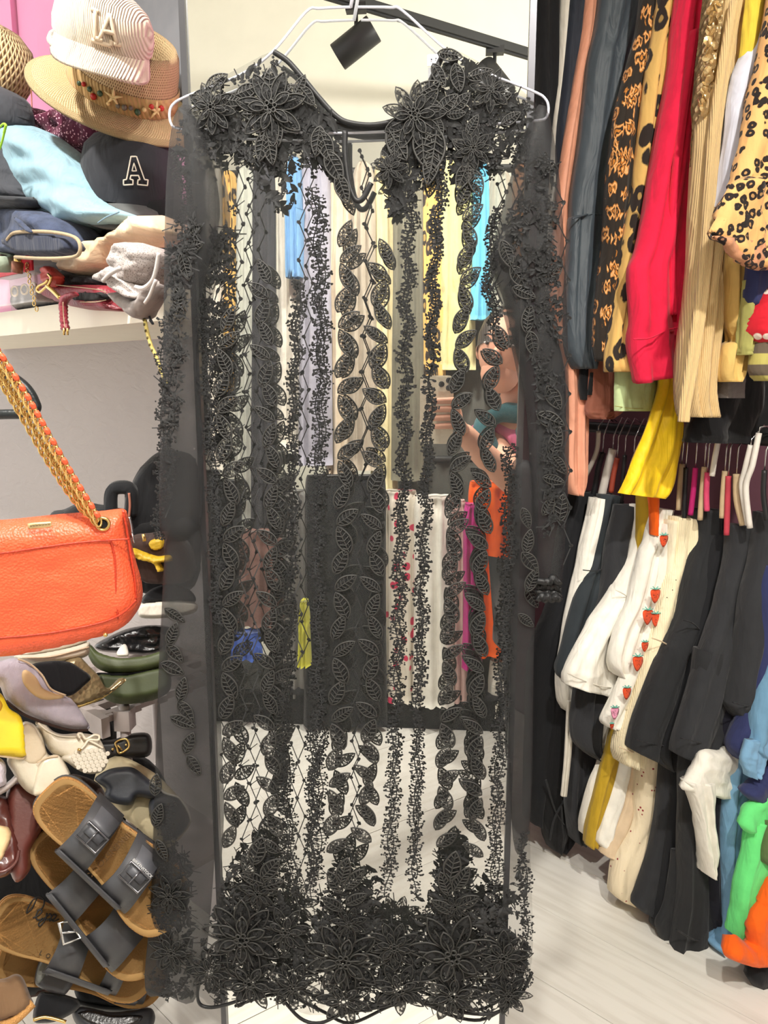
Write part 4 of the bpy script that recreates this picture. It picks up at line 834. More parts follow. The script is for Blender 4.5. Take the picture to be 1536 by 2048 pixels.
G('black_apron', 'folded black cloth corner beside the black trousers hem', 'cloth', 1340, [(1700, 1345, 1375), (1800, 1330, 1368), (1312, 1850, 1356, 1860), (1338, 1905, 1350, 1912)], c_black, 0.02, 1, 0.003)
G('white_piped_jacket', 'thin white piping edge between two black tees', 'jacket', 1396, [(1062, 1496, 1505), (1200, 1492, 1503), (1300, 1477, 1490), (1400, 1461, 1478), (1500, 1450, 1468), (1524, 1447, 1458)], c_off, 0.02, 1, 0.002)
pl = gpl(1404, 0.010); t = thing('white_crumpled_blouse', 'crumpled white blouse with a long narrow tail under the black tees', 'blouse', pl(1415, 1745))
pillow([(1404, 1500), (1386, 1536), (1364, 1566), (1366, 1580), (1400, 1583), (1425, 1592), (1460, 1599), (1472, 1562), (1476, 1522), (1462, 1490), (1440, 1500)], pl, 0.03, 10, fold=(0.008, 18, 20), seed=3).build('bodice', c_white, t)
strip([(1560, 1366, 1424), (1620, 1388, 1425), (1680, 1398, 1427), (1720, 1406, 1424), (1748, 1411, 1418)], pl, 0.035, 2, 0.006, 2).build('tail', c_white, t)
G('dark_jeans', 'dark indigo trousers behind the white blouse tail', 'trousers', 1408, [(1300, 1460, 1500), (1580, 1416, 1466), (1700, 1414, 1460), (1800, 1418, 1460), (1862, 1424, 1456)], cloth('indigo_black', (24, 24, 36)), 0.05, 2, 0.005, fwd=-0.02)
G('charcoal_short_tee', 'charcoal tee shirt with a short sleeve beside the navy tee', 'tee shirt', 1424, [(1026, 1526, 1556), (1110, 1514, 1556), (1200, 1494, 1544), (1300, 1480, 1524), (1390, 1464, 1506), (1412, 1460, 1504), (1438, 1476, 1502)], c_char, 0.05, 2, 0.006, parts=[('sleeve_hem', P_cord([(1464, 1404), (1484, 1410), (1503, 1412)], 0.026, 0.0013, c_ink))])
G('light_blue_dress', 'long light blue jersey dress hanging to the floor', 'dress', 1418, [(1300, 1500, 1540), (1500, 1468, 1506), (1560, 1454, 1496), (1640, 1447, 1492), (1700, 1446, 1488), (1800, 1451, 1481), (1868, 1446, 1477), (1888, 1427, 1468), (1899, 1432, 1452)], c_sky, 0.05, 2, 0.006)
G('navy_tee', 'navy blue tee shirt between charcoal and steel blue tees', 'tee shirt', 1440, [(1130, 1530, 1600), (1180, 1520, 1580), (1260, 1515, 1570), (1330, 1507, 1550), (1430, 1484, 1526), (1490, 1461, 1504), (1518, 1476, 1494)], c_navy, 0.05, 2, 0.006)
G('steel_blue_tee', 'steel blue tee shirt with a folded back sleeve', 'tee shirt', 1464, [(1280, 1545, 1600), (1350, 1529, 1590), (1420, 1508, 1580), (1470, 1499, 1570), (1494, 1494, 1556), (1512, 1520, 1550)], c_blue, 0.05, 2, 0.006, parts=[('folded_sleeve', P_strip([(1480, 1494, 1534), (1520, 1484, 1528), (1553, 1496, 1512)], c_sky, 0.012, 0.02))])
pl = gpl(1474)
tag(pillow([(1560, 1520), (1530, 1536), (1508, 1562), (1487, 1586), (1520, 1613), (1545, 1600), (1570, 1560)], pl, 0.04, 10, fold=(0.004, 12, 20)).build('navy_sleeve', c_navy), 'small navy sleeve poking out above the bright green top', 'sleeve')
pl = gpl(1484); t = thing('green_top', 'bright green jersey top with a flared ruffle sleeve', 'top', pl(1480, 1870))
pillow([(1560, 1570), (1530, 1585), (1506, 1606), (1480, 1646), (1496, 1666), (1530, 1674), (1570, 1660)], pl, 0.03, 10, fold=(0.014, 16, 60), seed=2).build('ruffle_sleeve', c_green, t)
strip([(1640, 1506, 1580), (1700, 1492, 1575), (1760, 1480, 1550), (1810, 1475, 1524), (1855, 1470, 1500), (1872, 1471, 1482)], pl, 0.05, 2, 0.006, 7).build('body', c_green, t)
G('dark_olive_top', 'dark olive sleeve resting against the bright green top', 'top', 1500, [(1640, 1530, 1600), (1690, 1516, 1590), (1715, 1514, 1580), (1725, 1524, 1570)], cloth('dark_olive', (84, 104, 62)), 0.05, 1, 0.004)
G('brown_scarf', 'dark brown scarf between green top and orange sweatshirt', 'scarf', 1494, [(1720, 1530, 1600), (1790, 1500, 1560), (1850, 1478, 1520), (1892, 1482, 1506)], c_brown, 0.03, 1, 0.004, fwd=-0.01)
pl = gpl(1504, 0.015)
tag(pillow([(1580, 1720), (1538, 1756), (1518, 1804), (1498, 1846), (1496, 1886), (1466, 1868), (1446, 1898), (1456, 1916), (1506, 1932), (1538, 1914), (1590, 1880)], pl, 0.04, 14, fold=(0.012, 22, 22), seed=5).build('orange_sweatshirt', c_orange), 'bright orange sweatshirt slumped at the bottom of the rail', 'sweatshirt')
pl = gpl(1516, 0.0)
tag(pillow([(1600, 1840), (1550, 1862), (1526, 1900), (1534, 1940), (1600, 1950)], pl, 0.05, 14, fold=(0.006, 22, 22)).build('khaki_cloth', cloth('khaki_twill', (128, 110, 76))), 'khaki cloth lump beside the orange sweatshirt', 'cloth')
tag(pillow([(1600, 1890), (1540, 1900), (1512, 1924), (1497, 1950), (1506, 1972), (1540, 1988), (1600, 2010)], pl, 0.04, 12, fold=(0.005, 22, 22)).build('black_bundle', c_ink), 'dark rolled garment lying at the bottom right of the rail', 'bundle')

# ---------------------------------------------------------------- hangers on the lower rail
def railpt(px):
    d = ray(px, 765); den = d.x * RD.y - d.y * RD.x; t = (R0.x * RD.y - R0.y * RD.x) / den
    return Vector((d.x * t, d.y * t, 0))
wood_w = mat('white_painted_hanger', (228, 222, 212), 0.45, bump=0.05); h_beige = mat('beige_velvet_hanger', (196, 172, 136), 0.8); h_pink = mat('pink_velvet_hanger', (214, 70, 110), 0.8); h_mag = mat('magenta_velvet_hanger', (190, 24, 110), 0.8); h_rust = mat('rust_hanger', (150, 58, 36), 0.6); h_blk = mat('black_plastic_hanger', (30, 31, 34), 0.4); chrome = mat('chrome_wire', (200, 200, 200), 0.2, metal=1, var=0.03, bump=0); h_rose = mat('rose_velvet_hanger', (190, 60, 76), 0.8)
for hx, y0, pts, m, r, lab in [
    (1196, 846, [(1197, 862), (1194, 900), (1180, 935), (1166, 962)], wood_w, 0.0055, 'white hanger holding the black trousers'),
    (1200, 850, [(1206, 905), (1198, 930), (1192, 965), (1184, 1004)], h_blk, 0.007, 'glossy black hanger between two white hangers'),
    (1225, 846, [(1226, 898), (1220, 920), (1210, 962), (1200, 1006)], wood_w, 0.0095, 'broad white wooden hanger in the narrow white tee'),
    (1238, 846, [(1235, 916), (1228, 945), (1222, 985)], h_rust, 0.006, 'rust brown hanger beside the broad white hanger'),
    (1250, 850, [(1250, 910), (1246, 950), (1242, 1012)], h_blk, 0.005, 'black hanger in the faded black tee'),
    (1268, 846, [(1268, 910), (1270, 960), (1276, 1012)], h_blk, 0.005, 'black hanger in the white wide tee'),
    (1357, 880, [(1364, 928), (1360, 970), (1357, 1020)], h_beige, 0.0055, 'beige velvet hanger behind the yellow dress end'),
    (1376, 880, [(1372, 935), (1370, 980), (1368, 1040)], h_blk, 0.005, 'black hanger in the cream ribbed tee'),
    (1394, 890, [(1391, 936), (1387, 980), (1381, 1030)], h_mag, 0.0055, 'magenta velvet hanger on the lower rail'),
    (1410, 890, [(1409, 934), (1404, 985), (1400, 1040)], h_beige, 0.0055, 'beige velvet hanger beside the magenta hanger'),
    (1420, 895, [(1415, 945), (1413, 985), (1414, 1022)], h_pink, 0.0055, 'bright pink velvet hanger in the black boxy tee'),
    (1440, 870, [(1436, 884), (1430, 915), (1424, 952)], wood_w, 0.0055, 'slim white hanger beside the pink velvet hanger'),
    (1452, 900, [(1450, 942), (1446, 990), (1444, 1036)], h_beige, 0.0055, 'beige velvet hanger next to the rose hanger'),
    (1460, 900, [(1457, 952), (1455, 1010), (1453, 1070)], h_rose, 0.0055, 'rose red velvet hanger on the lower rail'),
    (1479, 905, [(1473, 948), (1474, 1000), (1486, 1050)], h_beige, 0.0065, 'beige velvet hanger in the black wide tee'),
    (1505, 880, [(1502, 890), (1490, 940), (1484, 975), (1496, 1050)], wood_w, 0.0055, 'white plastic hanger with a long slanted arm'),
    (1520, 860, [(1518, 866), (1505, 930), (1492, 974), (1500, 1056)], wood_w, 0.0055, 'white plastic hanger at the near end of the rail'),
    (1530, 880, [(1529, 940), (1527, 990), (1534, 1040)], h_blk, 0.005, 'black hanger in the charcoal short tee')]:
    pl = Plane(railpt(hx) - RG * 0.10, Vector((-ray(hx, 765).x, -ray(hx, 765).y, 0)))
    t = thing('clothes_hanger', lab, 'hanger', pl(pts[-1][0], pts[-1][1]))
    cord(pts, pl, 0, r, n=8).build('arm', m, t)
    a = pl(pts[0][0], pts[0][1]); topz = RZ1 + 0.016
    # hook rises to the rail and bends over it
    b = R0 + RD * ((Vector((a.x, a.y, 0)) - R0).dot(RD)); b = Vector((b.x, b.y, topz))
    MB().tube([a, Vector((a.x, a.y, max(a.z + 0.01, topz - 0.03))), a.lerp(b, 0.5) * 1.0 + Vector((0, 0, max(0, topz - a.lerp(b, 0.5).z + 0.012))), b], 0.0014, 6).build('hook', chrome, t)

# ================================================================== SHELF: HATS AND FOLDED CLOTHES
straw = mat('natural_straw', (206, 178, 134), 0.8, kind='lattice', rgb2=(120, 84, 48), scale=9, stretch=(10, 1.6, 1), bump=0.8, uv=True)
straw_brim = mat('woven_straw_brim', (214, 188, 142), 0.8, kind='lattice', rgb2=(160, 122, 70), scale=10, stretch=(12, 2.2, 1), bump=0.9, uv=True)
basketm = mat('pale_palm_weave', (226, 198, 152), 0.8, kind='lattice', rgb2=(150, 114, 66), scale=4, stretch=(7, 2, 1), bump=1.0, bdist=0.004, uv=True)
corduroy = cloth('ivory_corduroy', (224, 207, 187), kind='rib', scale=120, bump=0.7, stretch=(1, 0.02, 0.02), rgb2=(196, 177, 156), bdist=0.003)
gold = mat('polished_gold', (224, 190, 120), 0.25, metal=0.9, var=0.04, bump=0); darklin = cloth('dark_lining', (46, 46, 48)); stonem = mat('bead_green', (70, 96, 70), 0.25); redbead = mat('bead_red', (196, 44, 40), 0.25); greybead = mat('bead_grey', (120, 110, 96), 0.4); shellm = mat('shell_cream', (240, 210, 150), 0.5)
def xf(mb, M): mb.v = [M @ p for p in mb.v]; return mb
SP = shelf_pl(0.05)
# --- straw hat
HM = frame(246, 186, 1.20, roll=12, tilt=22, sc=0.89)
t = thing('straw_hat', 'openwork straw sun hat with a beaded band and starfish', 'hat', HM.translation)
MB().lathe([(0.092, 0.004), (0.12, 0.0), (0.15, -0.006), (0.160, -0.011), (0.1605, -0.015), (0.15, -0.011), (0.12, -0.005), (0.092, -0.001)], 56, HM, sx=1.0, sy=0.92).build('brim', straw_brim, t)
MB().lathe([(0.092, -0.002), (0.091, 0.03), (0.088, 0.06), (0.083, 0.085), (0.077, 0.095), (0.073, 0.092), (0.080, 0.06), (0.088, 0.0)], 56, HM).build('crown', straw, t)
band = MB().lathe([(0.0925, 0.001), (0.0955, 0.006), (0.0945, 0.032), (0.0915, 0.036)], 56, HM).build('band', cloth('tan_plaited_band', (190, 156, 104), kind='rib', scale=60, bump=0.7, stretch=(1, 1, 0.05)), t)
for k, (a, z, r, m) in enumerate([(238, 0.022, 0.0045, stonem), (243, 0.014, 0.0055, redbead), (249, 0.024, 0.005, stonem), (258, 0.014, 0.0035, shellm), (267, 0.016, 0.004, greybead), (273, 0.017, 0.005, greybead), (279, 0.019, 0.004, greybead), (286, 0.015, 0.0055, stonem), (292, 0.021, 0.004, shellm), (299, 0.028, 0.0045, redbead), (311, 0.026, 0.005, redbead), (231, 0.024, 0.004, redbead), (225, 0.02, 0.004, stonem)]):
    a = math.radians(a); MB().ball((0.0985 * math.cos(a), 0.0985 * math.sin(a), z), r, 10, HM).build('bead', m, band)
for a, z in ((262, 0.028), (305, 0.022)):
    a = math.radians(a); mb = MB(); c = Vector((0.099 * math.cos(a), 0.099 * math.sin(a), z)); tx = Vector((-math.sin(a), math.cos(a), 0))
    for k in range(5):
        q = k * 2 * PI / 5 + 0.4; mb.tube([c, c + (tx * math.cos(q) + Vector((0, 0, 1)) * math.sin(q)) * 0.016], lambda u: 0.0035 * (1 - 0.8 * u), 6)
    xf(mb, HM).build('starfish', shellm, band)
# --- ivory corduroy cap
CM = frame(208, 64, 1.07, roll=9, tilt=14, sc=0.81)
t = thing('corduroy_cap', 'ivory corduroy baseball cap with raised LA letters on the straw hat', 'cap', CM.translation)
prof = [(0.086, -0.012), (0.087, 0.005), (0.083, 0.025), (0.072, 0.043), (0.052, 0.056), (0.028, 0.062), (0.0005, 0.064)]
MB().lathe(prof, 48, CM, sx=0.98, sy=1.1).build('crown', corduroy, t)
MB().lathe([(r * 0.96, z - 0.002) for r, z in prof], 40, CM, sx=0.98, sy=1.1).build('lining', darklin, t)
mb = MB(); n = 24; vs = []; m_ = 7
for j in range(m_ + 1):
    for i in range(n + 1):
        a = math.radians(200 + 140 * i / n); u = j / m_
        x = (0.083 + 0.006 * u) * math.cos(a) * 1.0; y0 = 0.094 * math.sin(a)
        y = y0 - 0.062 * u * math.sin(PI * i / n) ** 0.6; z = -0.008 - 0.018 * u * (0.4 + 0.6 * math.sin(PI * i / n)) - 0.030 * (x / 0.085) ** 2 * (0.3 + 0.7 * u) + 0.004
        vs.append((x, y, z))
k_ = n + 1; fs = [(j * k_ + i, j * k_ + i + 1, (j + 1) * k_ + i + 1, (j + 1) * k_ + i) for j in range(m_) for i in range(n)]
o = len(vs); vs2 = [(x, y, z - 0.004) for x, y, z in vs]
edge = [i for i in range(n)]
mb.add(vs + vs2, fs + [tuple(o + q for q in f[::-1]) for f in fs] + [(m_ * k_ + i, m_ * k_ + i + 1, o + m_ * k_ + i + 1, o + m_ * k_ + i) for i in range(n)] + [(0 + j * k_, (j + 1) * k_, o + (j + 1) * k_, o + j * k_) for j in range(m_)] + [(j * k_ + n, o + j * k_ + n, o + (j + 1) * k_ + n, (j + 1) * k_ + n) for j in range(m_)])
xf(mb, CM).build('visor', corduroy, t)
MB().ball((0, 0, 0.065), 0.006, 10, CM).build('top_button', corduroy, t)
def capsurf(x, z, off=0.002):
    """point on the front of the crown"""
    r = 0.0
    for (r0, z0), (r1, z1) in zip(prof, prof[1:]):
        if z0 <= z <= z1: r = r0 + (r1 - r0) * (z - z0) / (z1 - z0)
    y = -1.1 * math.sqrt(max(1e-6, r * r - (x / 0.98) ** 2)); return CM @ (Vector((x, y, z)) + Vector((0, -off, off * 0.4)))
emb = cloth('ivory_embroidery_shaded', (204, 184, 160))  # ivory darkened so the raised letters carry a painted shadow
lm = MB()
for seg in ([(-0.022, 0.045), (-0.010, 0.045)], [(-0.016, 0.045), (-0.012, 0.006)], [(-0.018, 0.006), (0.012, 0.006)], [(0.012, 0.006), (0.013, 0.014)]):
    q = [seg[0][0] + (seg[1][0] - seg[0][0]) * i / 5 for i in range(6)], [seg[0][1] + (seg[1][1] - seg[0][1]) * i / 5 for i in range(6)]
    lm.tube([capsurf(x, z) for x, z in zip(*q)], 0.0028, 6)
lm.build('letter_L', emb, t)
lm = MB()
for seg in ([(0.006, 0.046), (-0.006, 0.010)], [(0.006, 0.046), (0.022, 0.010)], [(-0.001, 0.024), (0.016, 0.024)], [(-0.012, 0.010), (-0.001, 0.010)], [(0.016, 0.010), (0.028, 0.010)]):
    q = [seg[0][0] + (seg[1][0] - seg[0][0]) * i / 5 for i in range(6)], [seg[0][1] + (seg[1][1] - seg[0][1]) * i / 5 for i in range(6)]
    lm.tube([capsurf(x, z, 0.004) for x, z in zip(*q)], 0.0028, 6)
lm.build('letter_A', emb, t)
mb = MB(); mb.tube([CM @ Vector((0.084 * math.cos(a), 0.095 * math.sin(a), -0.012 - 0.022 * (1 + math.cos(a - PI * 0.95)) * 0.5)) for a in [math.radians(150 + i * 8) for i in range(9)]], 0.006, 6)
mb.build('back_strap', corduroy, t)
# --- palm basket at the left
BM = frame(-12, 128, 1.30, roll=20, tilt=8)
t = thing('palm_hat', 'pale woven palm leaf hat with zigzag plaiting against the pink wall', 'hat', BM.translation)
MB().lathe([(0.001, 0.062), (0.025, 0.06), (0.05, 0.045), (0.064, 0.02), (0.066, -0.01), (0.058, -0.045), (0.05, -0.06), (0.06, -0.01), (0.05, 0.03), (0.001, 0.05)], 40, BM).build('crown', basketm, t)
MB().lathe([(0.055, -0.045), (0.068, -0.058), (0.078, -0.075), (0.076, -0.077), (0.05, -0.055)], 40, BM).build('brim', basketm, t)
cord([(62, 145), (72, 150), (64, 160), (60, 150), (70, 165), (78, 160)], SP, 0.03, 0.0015).build('bow', c_dusty, t)
cord([(62, 155), (63, 190), (64, 215)], SP, 0.03, 0.001).build('string', c_dusty, t)
# --- folded garments and caps, back to front
def soft(name, label, catg, poly, m, back, T, w=16, fold=(0.006, 40, 20), seed=1, step=None):
    return tag(pillow(poly, shelf_pl(back), T, w, step, fold, seed).build(name, m), label, catg)
soft('burgundy_sweater', 'folded burgundy sweater lying behind the dotted scarf', 'sweater', [(25, 225), (120, 240), (200, 270), (240, 320), (210, 360), (150, 340), (90, 290), (30, 262)], cloth('burgundy_knit', (112, 44, 62)), 0.15, 0.10, 14)
c_dot = cloth('burgundy_dotted', (92, 34, 58), kind='spots', rgb2=(226, 176, 190), scale=190, var=0.26)
soft('dotted_scarf', 'burgundy scarf with small white dots crumpled under the straw hat', 'scarf', [(42, 222), (60, 215), (92, 222), (110, 236), (140, 222), (180, 226), (225, 250), (236, 280), (214, 305), (180, 310), (150, 296), (110, 270), (80, 262), (52, 240)], c_dot, 0.10, 0.08, 14, (0.012, 26, 18), 3)
soft('navy_trousers', 'folded navy trousers under the light blue top', 'trousers', [(140, 450), (200, 440), (262, 436), (292, 448), (290, 462), (262, 474), (220, 486), (180, 500), (150, 505), (130, 480)], cloth('midnight_navy', (62, 64, 88)), 0.09, 0.09, 10, (0.004, 30, 10))
soft('black_folded_sweater', 'black folded sweater under the letter cap visor', 'sweater', [(190, 410), (260, 402), (350, 404), (350, 600), (300, 610), (210, 590)], c_ink, 0.12, 0.09, 14)
# black cap with the letter A
plA = shelf_pl(0.02); AM = frame(264, 352, 1.21, roll=2, tilt=4)
t = thing('letter_cap', 'black baseball cap with a white outlined letter A', 'cap', AM.translation)
capb = cloth('black_cap_twill', (42, 43, 48)); capg = cloth('grey_visor_twill', (84, 86, 86))
pa = [(0.080, -0.035), (0.081, -0.01), (0.079, 0.015), (0.072, 0.04), (0.056, 0.056), (0.03, 0.064), (0.0005, 0.066)]
MB().lathe(pa, 44, AM, sx=0.98, sy=1.05).build('crown', capb, t)
mb = MB(); vs = []; n = 24; m_ = 6
for j in range(m_ + 1):
    for i in range(n + 1):
        a = math.radians(195 + 150 * i / n); u = j / m_; s = math.sin(PI * i / n)
        x = 0.078 * math.cos(a) * (1 + 0.03 * u); vs.append((x, 0.084 * math.sin(a) - 0.055 * u * s ** 0.6, -0.034 - 0.030 * u * (0.5 + 0.5 * s) - 0.016 * (x / 0.08) ** 2))
fs = [(j * (n + 1) + i, j * (n + 1) + i + 1, (j + 1) * (n + 1) + i + 1, (j + 1) * (n + 1) + i) for j in range(m_) for i in range(n)]; o = len(vs)
mb.add(vs + [(x, y, z - 0.004) for x, y, z in vs], fs + [tuple(o + q for q in f[::-1]) for f in fs] + [(m_ * (n + 1) + i, m_ * (n + 1) + i + 1, o + m_ * (n + 1) + i + 1, o + m_ * (n + 1) + i) for i in range(n)])
xf(mb, AM).build('visor', capg, t)
def cy(px, py, off=0.0015):
    d = ray(px, py); inv = AM.inverted(); o_ = inv @ CAM; dd = (inv.to_3x3() @ d)
    # hit an elliptic cylinder of the crown front
    A = (dd.x / 0.0795) ** 2 + (dd.y / 0.0845) ** 2; B_ = 2 * (o_.x * dd.x / 0.0795 ** 2 + o_.y * dd.y / 0.0845 ** 2); C_ = (o_.x / 0.0795) ** 2 + (o_.y / 0.0845) ** 2 - 1
    ds = B_ * B_ - 4 * A * C_; tt = (-B_ - math.sqrt(max(ds, 0))) / (2 * A); return CAM + d * (tt - off)
def outline(pts, r, off=0.004, seg=6):
    P = []
    for i in range(len(pts)):
        a, b_ = pts[i], pts[(i + 1) % len(pts)]
        for k in range(seg): P.append(cy(a[0] + (b_[0] - a[0]) * k / seg, a[1] + (b_[1] - a[1]) * k / seg, off))
    return MB().tube(P, r, 6, closed=True)
wth = cloth('white_embroidery', (232, 226, 210))
letA = outline([(262, 313), (273, 313), (289, 359), (296, 360), (295, 371), (275, 369), (276, 360), (280, 359), (277, 351), (262, 351), (260, 358), (266, 360), (266, 369), (247, 370), (247, 360), (253, 359)], 0.0011)
letA.build('letter_A_outline', wth, t)
outline([(268, 326), (273, 342), (264, 342)], 0.0009).build('letter_A_counter', wth, t)
# dark cap at the left with a green claw mark
t = thing('claw_cap', 'large charcoal cap with a green scratch mark at the edge of the shelf', 'cap', shelf_pl(-0.01)(0, 440))
plc = shelf_pl(-0.015)
pillow([(-120, 190), (-60, 165), (0, 172), (20, 195), (28, 240), (22, 275), (40, 330), (62, 378), (68, 396), (40, 414), (0, 420), (-120, 420)], plc, 0.12, 40, 10, (0.003, 60, 60), 2).build('crown', cloth('charcoal_felt', (66, 68, 74)), t)
pillow([(-120, 405), (0, 406), (40, 404), (68, 394), (62, 412), (30, 420), (0, 424), (-120, 430)], plc, 0.10, 8, 6, None, 2, base=0.02).build('visor', cloth('charcoal_visor', (70, 72, 76)), t)
lime = cloth('lime_embroidery', (160, 214, 60)); mb = MB()
cord([(-10, 262), (0, 254), (6, 248), (12, 250), (9, 262), (6, 276), (0, 296), (-4, 300)], plc, 0.062, 0.0016, mb); cord([(12, 250), (10, 258), (8, 266)], plc, 0.063, 0.002, mb)
mb.build('scratch_mark', lime, t)
# light blue top
t = thing('light_blue_blouse', 'folded light blue cotton blouse with a stitched sleeve hem', 'blouse', shelf_pl(0.02)(150, 465)); plb = shelf_pl(0.02)
pillow([(18, 260), (40, 250), (75, 255), (105, 275), (135, 300), (165, 335), (178, 360), (190, 390), (210, 408), (240, 420), (260, 428), (258, 438), (230, 450), (206, 456), (188, 452), (166, 466), (150, 458), (138, 440), (100, 420), (68, 398), (60, 360), (30, 310)], plb, 0.10, 26, 7, (0.009, 60, 40), 4).build('body', cloth('powder_blue_cotton', (140, 174, 188)), t)
cord([(196, 446), (214, 434), (238, 424)], plb, 0.04, 0.0012).build('hem_stitch', cloth('blue_grey_thread', (120, 150, 168)), t)
pillow([(68, 402), (80, 404), (112, 420), (138, 434), (142, 442), (134, 446), (104, 436), (74, 418), (66, 410)], shelf_pl(0.0), 0.03, 5, 4).build('folded_edge', cloth('powder_blue_shaded', (112, 138, 152)), t)  # same cotton made darker, shade painted into the folded edge
# jeans
denim = cloth('blue_denim', (72, 82, 108), kind='noise', scale=200, var=0.25, bump=0.5); stitch = cloth('tan_stitching', (170, 150, 120))
t = thing('folded_jeans', 'folded dark blue jeans with a belt loop and turned leg opening', 'jeans', shelf_pl(-0.01)(60, 525)); plj = shelf_pl(-0.012)
pillow([(-120, 420), (0, 424), (60, 420), (110, 426), (146, 448), (160, 480), (160, 508), (140, 516), (80, 518), (30, 514), (0, 500), (-120, 500)], plj, 0.10, 16, 7, (0.006, 30, 18), 2).build('denim_body', denim, t)
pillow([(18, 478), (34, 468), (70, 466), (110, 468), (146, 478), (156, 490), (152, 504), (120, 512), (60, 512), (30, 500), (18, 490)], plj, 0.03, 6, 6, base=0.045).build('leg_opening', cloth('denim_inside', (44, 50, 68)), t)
cord([(14, 480), (28, 466), (64, 463), (110, 465), (148, 474), (160, 490), (156, 510), (130, 516), (80, 517), (30, 514)], plj, 0.060, 0.0026).build('hem_cord', stitch, t)
pillow([(28, 436), (38, 438), (56, 454), (66, 463), (60, 466), (44, 456)], plj, 0.008, 3, 3, base=0.062).build('belt_loop', denim, t)
soft('denim_shirt', 'pale blue denim shirt corner beneath the beige satin', 'shirt', [(60, 518), (100, 516), (150, 524), (166, 548), (150, 556), (110, 552), (70, 540)], cloth('washed_denim', (140, 156, 172)), 0.06, 0.07, 8)
satin = cloth('peach_satin', (232, 200, 164), 0.4, spec=0.5)
soft('beige_satin_top', 'peach beige satin top spilling over the shelf pile', 'top', [(140, 530), (160, 500), (190, 492), (230, 478), (262, 466), (285, 456), (298, 440), (330, 432), (352, 470), (320, 482), (302, 494), (280, 490), (262, 494), (250, 505), (242, 530), (228, 540), (210, 548), (185, 556), (165, 552), (160, 536)], satin, 0.03, 0.09, 12, (0.012, 22, 26), 6)
# grey mesh bra
meshm = cloth('grey_mesh', (168, 160, 156), kind='spots', rgb2=(120, 112, 108), scale=420, var=0.3); trimm = mat('grey_elastic', (204, 198, 194), 0.5)
t = thing('mesh_bralette', 'taupe grey mesh bralette with pale elastic trim hanging off the shelf edge', 'bralette', shelf_pl(-0.02)(290, 640)); plm = shelf_pl(-0.02)
pillow([(262, 492), (285, 486), (312, 498), (322, 512), (316, 540), (306, 560), (290, 574), (270, 572), (262, 552), (248, 530)], plm, 0.07, 14, 6, (0.006, 14, 14), 3).build('cup', meshm, t)
pillow([(206, 556), (222, 540), (244, 532), (258, 552), (272, 576), (284, 596), (270, 598), (250, 586), (226, 568), (210, 566)], plm, 0.04, 8, 5, (0.006, 12, 12), 5, base=0.02).build('cup', meshm, t)
pillow([(230, 585), (250, 588), (286, 600), (302, 580), (318, 560), (316, 590), (300, 620), (286, 640), (266, 626), (244, 606)], plm, 0.04, 10, 5, (0.004, 12, 12), 7, base=0.01).build('band', cloth('taupe_elastic', (150, 142, 138)), t)
cord([(318, 506), (312, 540), (304, 562), (288, 576), (272, 574)], plm, 0.04, 0.003).build('trim', trimm, t); cord([(206, 562), (220, 548), (240, 536)], plm, 0.045, 0.003).build('trim', trimm, t); cord([(312, 560), (300, 590), (290, 606)], plm, 0.04, 0.0026).build('trim', trimm, t)
cord([(296, 625), (300, 636), (306, 648), (300, 640)], plm, 0.005, 0.0018).build('strap', capb, t)
# pouches and straps on the shelf
maroon = mat('maroon_leather', (134, 40, 52), 0.45, kind='grain', scale=260, bump=0.3, var=0.1)
soft('black_zip_pouch', 'black pouch with a brass zip under the beige satin', 'pouch', [(112, 552), (140, 548), (180, 552), (208, 556), (214, 568), (190, 572), (150, 572), (120, 568)], c_ink, 0.02, 0.05, 6)
t = thing('maroon_wallet', 'maroon leather wristlet with stitched strap and gold clasp', 'wallet', shelf_pl(0.0)(180, 625)); plw = shelf_pl(0.0)
pillow([(108, 572), (160, 570), (220, 572), (234, 584), (240, 604), (256, 622), (220, 622), (170, 618), (130, 604), (110, 592)], plw, 0.06, 8, 6, (0.003, 30, 12), 2).build('body', maroon, t)
pillow([(150, 594), (175, 582), (208, 586), (214, 598), (190, 606), (160, 604)], plw, 0.02, 4, 4, base=0.022).build('slot', c_deep, t)
pillow([(122, 598), (136, 586), (152, 584), (156, 592), (140, 598), (132, 608), (133, 640), (136, 660), (126, 662), (123, 640)], plw, 0.012, 4, 4, base=0.045).build('wrist_strap', maroon, t)
for k, pts in enumerate(([(112, 570), (150, 574), (200, 580), (212, 586)], [(160, 604), (190, 604), (212, 600)], [(126, 604), (127, 630), (130, 656)])): cord(pts, plw, 0.034 if k < 2 else 0.052, 0.0007).build('stitching', stitch, t)
cord([(96, 548), (102, 556), (98, 568), (92, 574), (80, 584), (74, 580), (78, 572), (90, 566), (96, 560)], plw, 0.045, 0.0022).build('snap_hook', gold, t); cord([(94, 572), (106, 582), (120, 596)], plw, 0.045, 0.0035).build('clasp_bar', gold, t)
for px in (128, 135): cord([(px, 656), (px, 670)], plw, 0.05, 0.0018, smooth=False).build('rivet_tip', gold, t)
soft('red_leather_tab', 'red leather tab with a gold ring beside the clear box', 'tab', [(86, 538), (98, 532), (112, 544), (124, 556), (112, 574), (98, 570), (88, 554)], mat('red_leather', (186, 62, 50), 0.5, kind='grain', scale=260, bump=0.3), -0.03, 0.02, 4)
soft('black_purse', 'black purse lying flat on the shelf behind the clear box', 'purse', [(60, 575), (110, 580), (160, 600), (180, 624), (70, 626)], c_ink, 0.05, 0.08, 8)
